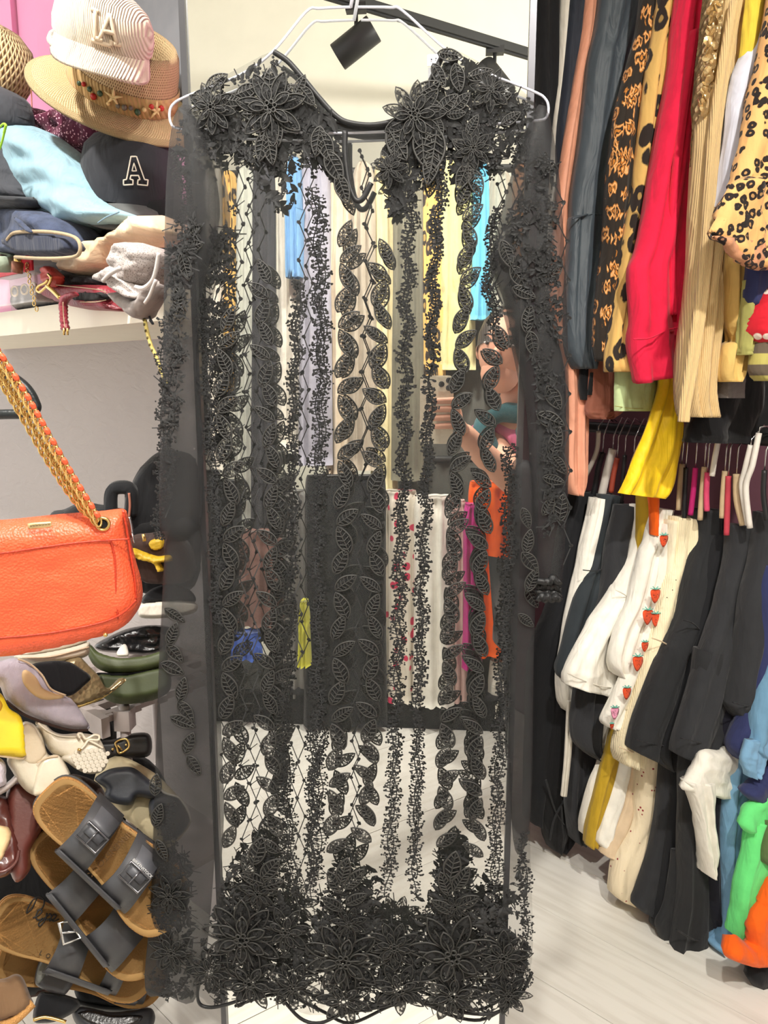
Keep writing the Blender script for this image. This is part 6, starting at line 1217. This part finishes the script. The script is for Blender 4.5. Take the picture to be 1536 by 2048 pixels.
def cork_sandal(label, M, mirror=1, straps=((-0.005, 0.04), (0.052, 0.096)), buckles=True, sole=None, word=None, name='cork_sandal', dark=True):
    t = thing(name, label, 'sandal', M.translation); P = sole_outline(1, mirror); g = 1
    slab([(x * 1.06, y * 1.03) for x, y in P], -0.022, -0.008, M).build('outsole', sole or sole_m, t)
    slab([(x * 1.03, y * 1.015) for x, y in P], -0.009, 0.008, M).build('cork_midsole', cork, t)
    fb = slab(P, 0.006, 0.012, M, 0.004).build('footbed', foot, t)
    for k, (a, b_) in enumerate(straps):
        s = strap(M, a, b_, 0.052 - 0.004 * k, z0=-0.004, skew=0.012).build('strap', blk_l, t)
        if buckles:
            ym = (a + b_) / 2; zt = 0.045 - 0.004 * k; x = -0.006
            mb = MB(); mb.tube([M @ Vector((x + dx, ym + dy, zt + 0.012 - abs(dx) * 0.1)) for dx, dy in ((-0.009, -0.017), (0.012, -0.017), (0.012, 0.017), (-0.009, 0.017))], 0.0016, 6, closed=True); mb.build('buckle', buck, s)
            MB().tube([M @ Vector((x - 0.008, ym, zt + 0.0125)), M @ Vector((x + 0.012, ym, zt + 0.012))], 0.0011, 6).build('buckle_pin', buck, s)
            MB().box((x - 0.002, ym, zt + 0.008), (0.012, 0.026, 0.0015), M).build('buckle_plate', lth2, s)
            strap(M, ym - 0.015, ym + 0.015, 0.0545 - 0.004 * k, x0=-0.036, x1=0.0, th=0.002, z0=0.0).build('strap_end', lth2, s)
        # the upper's side panel joins the straps along the outer edge
    y0 = straps[0][0] + 0.004; y1 = straps[-1][1] - 0.004; vs = []
    for i in range(9):
        y = y0 + (y1 - y0) * i / 8
        for x, z in ((0.0445, -0.008), (0.0425, 0.016), (0.035, 0.034), (0.033, 0.033), (0.040, 0.014), (0.0415, -0.008)): vs.append(M @ Vector((x, y, z)))
    MB().add(vs, [(i * 6 + k, i * 6 + (k + 1) % 6, (i + 1) * 6 + (k + 1) % 6, (i + 1) * 6 + k) for i in range(8) for k in range(6)] + [tuple(range(6))[::-1], tuple(range(48, 54))]).build('side_panel', blk_l, t)
    return t, fb
def sandal_frame(px, py, D, ang, tilt=0, roll=0):
    """toe points along image angle ang (0 right, -90 down); footbed faces the viewer, tilted"""
    v = ray(px, py).normalized(); r = v.cross(Vector((0, 0, 1))).normalized(); u = r.cross(v); a = math.radians(ang)
    Y = r * math.cos(a) + u * math.sin(a); Z = -v; X = Y.cross(Z)
    M = Matrix((X, Y, Z)).transposed() @ Matrix.Rotation(math.radians(tilt), 3, 'X') @ Matrix.Rotation(math.radians(roll), 3, 'Y')
    return Matrix.Translation(onD(px, py, D)) @ M.to_4x4()
M1 = sandal_frame(226, 1706, 1.0, -51, -8, 8)
t, fb = cork_sandal('black two-strap cork sandal with dark buckles on top of the pile', M1, straps=((-0.062, -0.02), (0.012, 0.056)))
Q = text_mesh('BIRKENSTOCK', 0.011, 0.0002, M1 @ Matrix.Translation((0.0, -0.004, 0.0092)) @ Matrix.Rotation(0, 4, 'Z')).build('stamped_lettering', mat('footbed_stamp', (120, 88, 52), 0.8), fb, smooth=False)
text_mesh('BIRKENSTOCK', 0.0052, 0.0002, M1 @ Matrix.Translation((-0.0175, 0.034, 0.0525)) @ Matrix.Rotation(PI / 2, 4, 'Z')).build('stamped_lettering', mat('buckle_print', (206, 206, 206), 0.4), t, smooth=False)
M2 = sandal_frame(196, 1800, 1.05, -58, -8, 6)
cork_sandal('black two-strap cork sandal with plain straps beneath the buckled one', M2, -1, straps=((-0.058, -0.01), (0.02, 0.075)), buckles=False)
M3 = sandal_frame(152, 1890, 1.09, -33, -8, 4)
t, fb = cork_sandal('tan footbed sandal with handwritten lettering and one silver buckle', M3, 1, straps=((-0.03, 0.012), (0.048, 0.074)), buckles=False, sole=mat('tan_outsole', (176, 128, 70), 0.7))
ink = mat('black_ink', (24, 20, 18), 0.6)
def px_on(M, px, py, z=0.0098):
    inv = M.inverted(); o = inv @ CAM; d = inv.to_3x3() @ ray(px, py); k = (z - o.z) / d.z; return M @ (o + d * k)
pepe = [[(88, 1796), (78, 1816), (68, 1826), (70, 1816), (80, 1800), (92, 1794), (102, 1800), (100, 1814), (88, 1822)], [(80, 1836), (92, 1830), (98, 1822), (92, 1820), (86, 1832), (90, 1840), (100, 1836)], [(108, 1826), (104, 1840), (94, 1852), (92, 1846), (104, 1836), (114, 1828), (116, 1836), (106, 1840)], [(112, 1842), (122, 1838), (126, 1830), (120, 1830), (116, 1838), (122, 1842), (132, 1838)]]
mb = MB()
for s_ in pepe: mb.tube([px_on(M3, p.x - 14, p.y, 0.0112) for p in cat(s_, 6)], 0.0011, 5)
mb.build('script_lettering', ink, fb)
for ch, px, py in (('L', 82, 1906), ('O', 96, 1912), ('N', 152, 1896)):
    P0 = px_on(M3, px, py, 0.0105); text_mesh(ch, 0.008, 0.0002, Matrix.Translation(P0) @ M3.to_3x3().to_4x4() @ Matrix.Rotation(PI / 2, 4, 'Z')).build('stamped_lettering', ink, fb, smooth=False)
pq = square(140, 1870, 1.01); cord([(118, 1846), (140, 1842), (162, 1876), (128, 1888)], pq, 0.0, 0.0022, closed=True, smooth=False).build('silver_buckle', mat('silver_buckle', (206, 204, 198), 0.25, metal=0.9, bump=0), t); cord([(124, 1866), (156, 1862)], pq, 0.001, 0.0014, smooth=False).build('buckle_pin', chrome, t)
M4 = sandal_frame(170, 1930, 1.14, -22, -8, 4)
cork_sandal('tan sandal with loose black straps at the bottom of the pile', M4, 1, straps=((0.052, 0.09),), buckles=False, sole=blk_l)
p1 = square(105, 1940, 1.10)
t = thing('loose_strap', 'open black leather ankle strap curling over the lowest cork sandal', 'strap', p1(100, 1980)); pil('strap_body', [(70, 1966), (74, 1934), (86, 1912), (104, 1916), (112, 1908), (150, 1930), (156, 1946), (134, 1986), (118, 1988), (90, 1980)], p1, 0.03, blk_l, t, 8); pil('strap_lining', [(72, 1962), (76, 1936), (88, 1916), (100, 1922), (92, 1946), (80, 1966)], p1, 0.006, mat('strap_lining_grey', (104, 106, 100), 0.6), t, 4, base=0.016)
# bottom row
p1 = square(30, 2000, 1.04)
t = thing('brown_suede_mule', 'brown suede mule with a cork edge at the bottom of the pile', 'mule', p1(30, 2048)); pil('upper', [(-60, 1950), (0, 1958), (30, 1948), (46, 1956), (60, 1990), (66, 2010), (40, 2032), (0, 2044), (-60, 2048)], p1, 0.06, cloth('brown_suede', (120, 92, 66), kind='noise', scale=100), t, 14); cord([(0, 2052), (30, 2040), (66, 2006)], p1, 0.02, 0.006).build('cork_edge', cork, t)
p1 = square(110, 2020, 1.10)
t = thing('black_strappy_sandal', 'black strappy sandal with gold trim lying flat on the floor', 'sandal', p1(110, 2048)); pil('strap', [(66, 2040), (76, 1990), (100, 1984), (150, 1996), (158, 2016), (120, 2040), (90, 2046)], p1, 0.05, c_ink, t, 10); cord([(66, 2040), (92, 2034), (132, 2044)], p1, 0.028, 0.0024).build('gold_trim', gold, t)
p1 = square(225, 2030, 1.14, 0, 10)
t = thing('black_slide', 'black leather slide with a glossy footbed on the floor', 'slide', p1(225, 2060)); pil('footbed', [(144, 2022), (170, 2014), (220, 2024), (270, 2020), (302, 2016), (310, 2040), (290, 2066), (220, 2080), (160, 2056)], p1, 0.04, nvl, t, 12); pil('foot_imprint', [(154, 2026), (180, 2020), (224, 2030), (270, 2028), (288, 2034), (270, 2050), (220, 2060), (170, 2044)], p1, 0.008, mat('black_patent', (24, 24, 26), 0.25), t, 6, base=0.018)
t = thing('black_platform_sandal', 'black platform sandal with a wide strap behind the slide', 'sandal', p1(220, 2010)); p1 = square(200, 1985, 1.20); pil('strap', [(150, 1972), (190, 1960), (230, 1972), (260, 2000), (240, 2016), (200, 2010), (160, 2004)], p1, 0.05, c_ink, t, 10); pil('sole', [(150, 1996), (200, 2008), (260, 2008), (300, 1990), (306, 2006), (260, 2026), (190, 2022), (150, 2010)], p1, 0.05, mat('black_rubber', (52, 52, 52), 0.7), t, 8)

# ================================================================== THE ROOM BEHIND THE CAMERA, SEEN IN THE MIRROR
OY = -0.62
def opl(dy=0.0): return Plane((0, 2 * MY - (OY + dy), 0), (0, -1, 0), True)
def facing_rail(z, lab):
    t = thing('clothes_rail', lab, 'rail', Vector((-0.5, OY - 0.1, z)))
    MB().tube([(-1.35, OY - 0.1, z), (0.75, OY - 0.1, z)], 0.0125, 12).build('tube', blackmetal, t)
    for x in (-1.3, 0.7):
        MB().tube([(x, OY - 0.1, 0.0), (x, OY - 0.1, z)], 0.0125, 12).build('post', blackmetal, t)
facing_rail(1.80, 'black freestanding clothes rail reflected behind the photographer')
facing_rail(0.90, 'low black freestanding rail under the reflected upper rail')
def og(name, label, catg, rows, m, dy=0.0, T=0.05, nf=3, amp=0.012):
    return tag(strip(rows, opl(dy), T, nf, amp, int(rows[0][1]) % 50, nu=16, nv=24).build(name, m), label, catg)
R_ = 'reflected'
for x0, x1, yb, m, nm, lab, cg, dy in [
    (300, 352, 920, c_off, 'white_dress', 'white dress at the far left of the reflected rail', 'dress', -0.02),
    (350, 412, 900, c_ink, 'black_dress', 'black dress beside the white dress on the reflected rail', 'dress', 0.0),
    (408, 446, 940, c_off, 'cream_blouse', 'cream blouse reflected near the left edge of the mirror', 'blouse', -0.03),
    (442, 478, 800, c_leo, 'leopard_shirt', 'leopard shirt reflected near the left edge of the mirror', 'shirt', -0.06),
    (472, 512, 1050, cloth('pale_sage', (196, 198, 186)), 'sage_dress', 'pale sage dress reflected beside the leopard shirt', 'dress', -0.02),
    (506, 552, 1280, cloth('graphite_jersey', (66, 66, 70)), 'graphite_dress', 'long graphite dress reflected beside the sage dress', 'dress', 0.0),
    (546, 606, 900, c_off, 'ivory_blouse', 'ivory blouse reflected beside the blue scarf', 'blouse', -0.05),
    (572, 606, 420, cloth('sky_blue_silk', (118, 164, 206)), 'blue_scarf', 'sky blue silk scarf reflected under the hanger bar', 'scarf', 0.02),
    (600, 662, 930, cloth('grey_lilac', (168, 166, 178)), 'lilac_blouse', 'grey lilac blouse reflected left of the beige dress', 'blouse', -0.02),
    (655, 708, 960, cloth('oatmeal', (216, 200, 176)), 'oatmeal_dress', 'oatmeal dress reflected behind the dress keyhole', 'dress', -0.05),
    (702, 752, 940, cloth('taupe', (176, 164, 146)), 'taupe_dress', 'taupe dress reflected beside the oatmeal dress', 'dress', -0.03),
    (745, 792, 980, cloth('butter_cream', (224, 212, 168)), 'butter_blouse', 'butter cream blouse reflected in the middle of the mirror', 'blouse', -0.06),
    (786, 846, 960, cloth('olive_grey', (112, 108, 92)), 'olive_dress', 'olive grey dress reflected left of a leopard print', 'dress', -0.02),
    (838, 888, 780, c_leo, 'leopard_dress', 'leopard print dress reflected above the phone', 'dress', -0.05),
    (880, 948, 740, cloth('pale_yellow_silk', (212, 204, 148)), 'yellow_silk_blouse', 'pale yellow silk blouse reflected above the phone', 'blouse', -0.04),
    (944, 980, 640, cloth('cyan_satin', (110, 188, 216)), 'cyan_dress', 'cyan satin dress reflected left of the photographer', 'dress', 0.0),
    (976, 1030, 760, cloth('grey_sage', (176, 174, 160)), 'grey_sage_blouse', 'grey sage blouse with peach print reflected beside the cyan dress', 'blouse', -0.06),
    (1024, 1090, 900, cloth('peach_print', (222, 170, 130)), 'peach_blouse', 'peach blouse reflected behind the photographer', 'blouse', -0.03)]:
    yt = 352 + (x0 * 37 % 40)
    og(nm, lab, cg, [(yt - 40, (x0 + x1) / 2 - 8, (x0 + x1) / 2 + 8), (yt, x0 + 2, x1 - 2), (yt + 200, x0, x1), ((yt + yb) / 2 + 60, x0 - 2, x1 + 2), (yb, x0 - 4, x1 + 4)], m, dy)
for x0, x1, y0, y1, m, nm, lab, cg, dy in [
    (300, 440, 940, 1420, c_ink, 'black_gown', 'long black gown at the far left of the low reflected rail', 'gown', 0.0),
    (430, 484, 960, 1400, c_char, 'charcoal_skirt', 'charcoal skirt reflected behind the left skirt fold', 'skirt', 0.02),
    (478, 566, 1060, 1250, cloth('mauve_brown', (122, 92, 84)), 'mauve_bag', 'mauve brown bag reflected behind the honeycomb stitching', 'bag', 0.10),
    (464, 524, 1262, 1316, cloth('cobalt', (70, 104, 190)), 'blue_pouch', 'cobalt blue pouch reflected low in the mirror', 'pouch', 0.12),
    (562, 612, 980, 1390, cloth('stone_grey', (140, 138, 134)), 'stone_skirt', 'stone grey skirt reflected left of the black dress', 'skirt', -0.02),
    (598, 620, 1200, 1330, cloth('acid_yellow', (206, 204, 70)), 'acid_yellow_belt', 'acid yellow belt end reflected beside the black dress', 'belt', 0.08),
    (610, 772, 950, 1450, c_ink, 'black_maxi_dress', 'wide black maxi dress reflected in the middle of the mirror', 'dress', 0.04),
    (764, 836, 980, 1400, cloth('rose_floral', (214, 206, 190), kind='spots', rgb2=(196, 50, 84), scale=22, var=0.28), 'floral_dress', 'cream dress with red roses reflected beside the black maxi dress', 'dress', 0.0),
    (828, 906, 990, 1410, c_white, 'white_trousers', 'white trousers reflected right of the floral dress', 'trousers', 0.03),
    (896, 934, 1000, 1400, cloth('blush', (206, 172, 164)), 'blush_dress', 'blush pink dress reflected left of the magenta strip', 'dress', 0.0),
    (926, 962, 1006, 1335, cloth('magenta', (188, 44, 128)), 'magenta_dress', 'magenta dress reflected beside the orange dress', 'dress', 0.03),
    (936, 1024, 962, 1310, c_orange, 'orange_dress', 'orange dress reflected below the photographer arm', 'dress', 0.01),
    (976, 1040, 1320, 1430, c_off, 'ivory_hem', 'ivory hem reflected beneath the orange dress', 'skirt', -0.02),
    (796, 1090, 640, 1420, cloth('smoke_grey', (84, 84, 78)), 'dark_backdrop', 'long dark backdrop added to darken the reflection behind the phone and hand', 'coat', -0.12),  # dark backdrop added to darken the pale gap between the reflected rails
    (1020, 1110, 960, 1400, c_ink, 'black_long_skirt', 'long black skirt at the right end of the reflected rail', 'skirt', -0.02)]:
    og(nm, lab, cg, [(y0, x0 + 4, x1 - 4), (y0 + 40, x0, x1), ((y0 + y1) / 2, x0, x1), (y1, x0 - 3, x1 + 3)], m, dy)
# dark shape added for shade, a block-like trunk on the floor under the low rail
tk = thing('shade_filler', 'long dark added shade trunk standing under the reflected rail', 'filler', (-0.3, OY, 0))
MB().box((-0.35, OY - 0.12, 0.055), (1.5, 0.26, 0.11)).build('body', c_ink, tk, smooth=False); MB().box((-0.35, OY - 0.12, 0.118), (1.52, 0.28, 0.016)).build('lid', c_char, tk, smooth=False)

# ================================================================== THE PHOTOGRAPHER
skin = mat('skin', (226, 168, 140), 0.55, var=0.05, bump=0.05, spec=0.4); hairm = mat('dark_hair', (48, 40, 36), 0.5, kind='rib', scale=60, bump=0.6)
def skinned(name, pts, edges, m, parent, sub=2):
    me = bpy.data.meshes.new(name); org = Vector(parent['org']); me.from_pydata([Vector(p[:3]) - org for p in pts], edges, [])
    o = bpy.data.objects.new(name, me); COL.objects.link(o); o.parent = parent; o['org'] = list(org)
    sk = o.modifiers.new('skin', 'SKIN'); 
    for v, p in zip(me.skin_vertices[0].data if me.skin_vertices else [], pts): v.radius = (p[3], p[4] if len(p) > 4 else p[3])
    if not me.skin_vertices:
        bm = bmesh.new(); bm.from_mesh(me); L = bm.verts.layers.skin.verify()
        for i, v in enumerate(bm.verts): v[L].radius = (pts[i][3], pts[i][4] if len(pts[i]) > 4 else pts[i][3]); v[L].use_root = (i == 0)
        bm.to_mesh(me); bm.free()
    md = o.modifiers.new('sub', 'SUBSURF'); md.levels = sub; md.render_levels = sub
    me.materials.append(m); sk.use_smooth_shade = True
    return o
pr = thing('person', 'seated person in a teal and pink top holding up a phone', 'person', (0.34, -0.42, 0.0))
# body: pelvis first (root), torso, neck, head base, both arms, both legs
bp_ = [(0.34, -0.44, 0.56, 0.13, 0.11), (0.32, -0.43, 0.74, 0.115, 0.09), (0.28, -0.41, 0.92, 0.13, 0.095), (0.25, -0.40, 1.02, 0.10, 0.075), (0.21, -0.385, 1.09, 0.048), (0.18, -0.37, 1.15, 0.055),
       (0.12, -0.38, 1.00, 0.050), (0.19, -0.21, 0.885, 0.041), (0.085, -0.10, 0.985, 0.034), (0.035, -0.055, 1.045, 0.024),
       (0.41, -0.40, 1.00, 0.050), (0.47, -0.34, 0.80, 0.042), (0.42, -0.18, 0.66, 0.034), (0.40, -0.12, 0.62, 0.026),
       (0.24, -0.30, 0.52, 0.085), (0.22, -0.06, 0.50, 0.062), (0.23, -0.12, 0.26, 0.052), (0.23, -0.16, 0.075, 0.036), (0.22, -0.06, 0.035, 0.034),
       (0.44, -0.30, 0.52, 0.085), (0.45, -0.06, 0.50, 0.062), (0.45, -0.12, 0.26, 0.052), (0.45, -0.16, 0.075, 0.036), (0.46, -0.06, 0.035, 0.034)]
be = [(0, 1), (1, 2), (2, 3), (3, 4), (4, 5), (3, 6), (6, 7), (7, 8), (8, 9), (3, 10), (10, 11), (11, 12), (12, 13), (0, 14), (14, 15), (15, 16), (16, 17), (17, 18), (0, 19), (19, 20), (20, 21), (21, 22), (22, 23)]
body = skinned('body', bp_, be, skin, pr)
# head with face
HMx = Matrix.Translation((0.165, -0.345, 1.235)) @ Matrix.Rotation(math.radians(20), 4, 'Z') @ Matrix.Rotation(math.radians(8), 4, 'Y')
mb = MB(); mb.ball((0, 0, 0.01), 0.1, 24, HMx, sc=(0.76, 0.92, 1.08)); mb.ball((0, 0.025, -0.06), 0.062, 18, HMx, sc=(0.86, 0.95, 0.9)); mb.build('head', skin, pr)
mb = MB(); mb.ball((0, 0.092, -0.012), 0.014, 12, HMx, sc=(0.8, 1, 1.5)); mb.ball((0, 0.102, -0.024), 0.011, 12, HMx); mb.build('nose', skin, pr)
for s in (-1, 1):
    e = MB().ball((s * 0.031, 0.078, 0.014), 0.0105, 12, HMx, sc=(1.2, 0.7, 0.4)).build('eye', cloth('eye_white', (206, 190, 180)), pr); MB().ball((s * 0.031, 0.0855, 0.014), 0.0055, 10, HMx).build('iris', hairm, e)
    MB().tube([HMx @ Vector((s * (0.016 + 0.03 * k / 4), 0.088 - 0.004 * k, 0.034 + 0.004 * math.sin(PI * k / 4))) for k in range(5)], 0.003, 6).build('eyebrow', hairm, pr)
    MB().ball((s * 0.077, -0.005, -0.005), 0.024, 12, HMx, sc=(0.4, 0.8, 1.2)).build('ear', skin, pr)
mb = MB(); mb.tube([HMx @ Vector((-0.024 + 0.048 * k / 6, 0.081 - 0.012 * abs(k - 3) / 3, -0.057 + 0.003 * math.cos(PI * k / 3))) for k in range(7)], 0.0055, 8); mb.build('mouth', cloth('lips', (190, 96, 92)), pr)
mb = MB(); mb.lathe([(0.083, -0.02), (0.089, 0.02), (0.084, 0.06), (0.066, 0.095), (0.035, 0.115), (0.001, 0.121)], 28, HMx @ Matrix.Rotation(math.radians(24), 4, 'X'), sx=0.95, sy=1.1); mb.ball((0, -0.075, -0.06), 0.075, 18, HMx, sc=(1.0, 0.6, 1.5)); mb.build('hair', hairm, pr)
# hand with five fingers closed round the phone edge
hand = [(0.036, -0.052, 1.046, 0.024, 0.016), (0.012, -0.040, 1.070, 0.026, 0.013)]
skinned('palm', [(0.050, -0.062, 1.030, 0.021, 0.017), (0.026, -0.040, 1.060, 0.026, 0.012), (0.022, -0.036, 1.082, 0.026, 0.011)], [(0, 1), (1, 2)], skin, pr)
for k, z in enumerate((1.108, 1.089, 1.069, 1.050)):
    l = (0.062, 0.066, 0.062, 0.050)[k]
    skinned('finger', [(0.028, -0.030, z - 0.004, 0.0088), (0.026, -0.008, z, 0.0088), (0.012, 0.0075, z + 0.001, 0.0082), (0.012 - l * 0.45, 0.0085, z, 0.0078), (0.012 - l * 0.75, 0.0080, z - 0.001, 0.0068)], [(0, 1), (1, 2), (2, 3), (3, 4)], skin, pr, 1)
skinned('thumb', [(0.034, -0.048, 1.060, 0.011), (0.030, -0.044, 1.085, 0.0105), (0.016, -0.036, 1.105, 0.0095), (0.000, -0.032, 1.116, 0.008)], [(0, 1), (1, 2), (2, 3)], skin, pr, 1)
# clothes
skinned('top', [(0.34, -0.44, 0.60, 0.145, 0.125), (0.32, -0.43, 0.76, 0.13, 0.105), (0.28, -0.41, 0.93, 0.142, 0.108), (0.25, -0.40, 1.02, 0.105, 0.085), (0.118, -0.385, 0.998, 0.062), (0.15, -0.32, 0.94, 0.056), (0.412, -0.40, 0.998, 0.062), (0.455, -0.36, 0.88, 0.056)], [(0, 1), (1, 2), (2, 3), (3, 4), (4, 5), (3, 6), (6, 7)], cloth('pink_blouse', (226, 120, 158)), pr)
skinned('scarf', [(0.13, -0.315, 1.075, 0.030), (0.10, -0.30, 1.02, 0.034), (0.13, -0.285, 0.95, 0.030), (0.25, -0.31, 1.06, 0.030), (0.20, -0.28, 1.00, 0.028)], [(0, 1), (1, 2), (0, 3), (3, 4)], cloth('teal_scarf', (52, 92, 98)), pr)
skinned('trousers', [(0.34, -0.44, 0.55, 0.145, 0.125), (0.24, -0.30, 0.52, 0.10), (0.22, -0.055, 0.50, 0.075), (0.23, -0.12, 0.26, 0.066), (0.23, -0.16, 0.11, 0.058), (0.44, -0.30, 0.52, 0.10), (0.45, -0.055, 0.50, 0.075), (0.45, -0.12, 0.26, 0.066), (0.45, -0.16, 0.11, 0.058)], [(0, 1), (1, 2), (2, 3), (3, 4), (0, 5), (5, 6), (6, 7), (7, 8)], c_ink, pr)
# stool
st = thing('stool', 'round dark upholstered stool under the seated person', 'stool', (0.34, -0.46, 0)); SMx = Matrix.Translation((0.34, -0.46, 0))
MB().lathe([(0.001, 0.36), (0.17, 0.36), (0.185, 0.375), (0.185, 0.41), (0.16, 0.43), (0.001, 0.43)], 32, SMx).build('seat', c_char, st)
for k in range(4):
    a = PI / 4 + k * PI / 2; MB().tube([SMx @ Vector((0.12 * math.cos(a), 0.12 * math.sin(a), 0.37)), SMx @ Vector((0.15 * math.cos(a), 0.15 * math.sin(a), 0.0))], 0.014, 10).build('leg', blackmetal, st)
# phone: its lens sits at the viewpoint
ph = thing('smartphone', 'pale gold smartphone with three lenses held in front of the person', 'phone', (-0.022, -0.012, 1.01)); phm = mat('pale_glitter_case', (232, 224, 200), 0.35, var=0.08, bump=0.2, scale=500); lens = mat('lens_glass', (20, 20, 24), 0.1)
mb = MB(); c4 = []
X0, X1, Z0, Z1, r = -0.058, 0.0195, 1.008, 1.166, 0.012
for cx, cz, a0 in ((X1 - r, Z1 - r, 0), (X0 + r, Z1 - r, 90), (X0 + r, Z0 + r, 180), (X1 - r, Z0 + r, 270)):
    for k in range(6): a = math.radians(a0 + 18 * k); c4.append((cx + r * math.cos(a), cz + r * math.sin(a)))
n = len(c4); mb.add([(x, -0.0135, z) for x, z in c4] + [(x, -0.0045, z) for x, z in c4], [tuple(range(n)), tuple(range(n, 2 * n))[::-1]] + [(i, n + i, n + (i + 1) % n, (i + 1) % n) for i in range(n)]); mb.build('case', phm, ph, smooth=False)
MB().box((0.0, -0.0035, 1.146), (0.034, 0.002, 0.034)).build('camera_plate', phm, ph, smooth=False)
for x, z in ((0.008, 1.1545), (0.008, 1.1375), (-0.0085, 1.146)): MB().lathe([(0.0001, 0.0), (0.0064, 0.0), (0.0068, -0.0015)], 18, Matrix.Translation((x, -0.0012, z)) @ Matrix.Rotation(-PI / 2, 4, 'X')).build('lens', lens, ph)
MB().box(((X0 + X1) / 2, -0.0139, (Z0 + Z1) / 2), (0.07, 0.0006, 0.148)).build('screen', mat('screen_glass', (16, 18, 22), 0.08), ph, smooth=False)
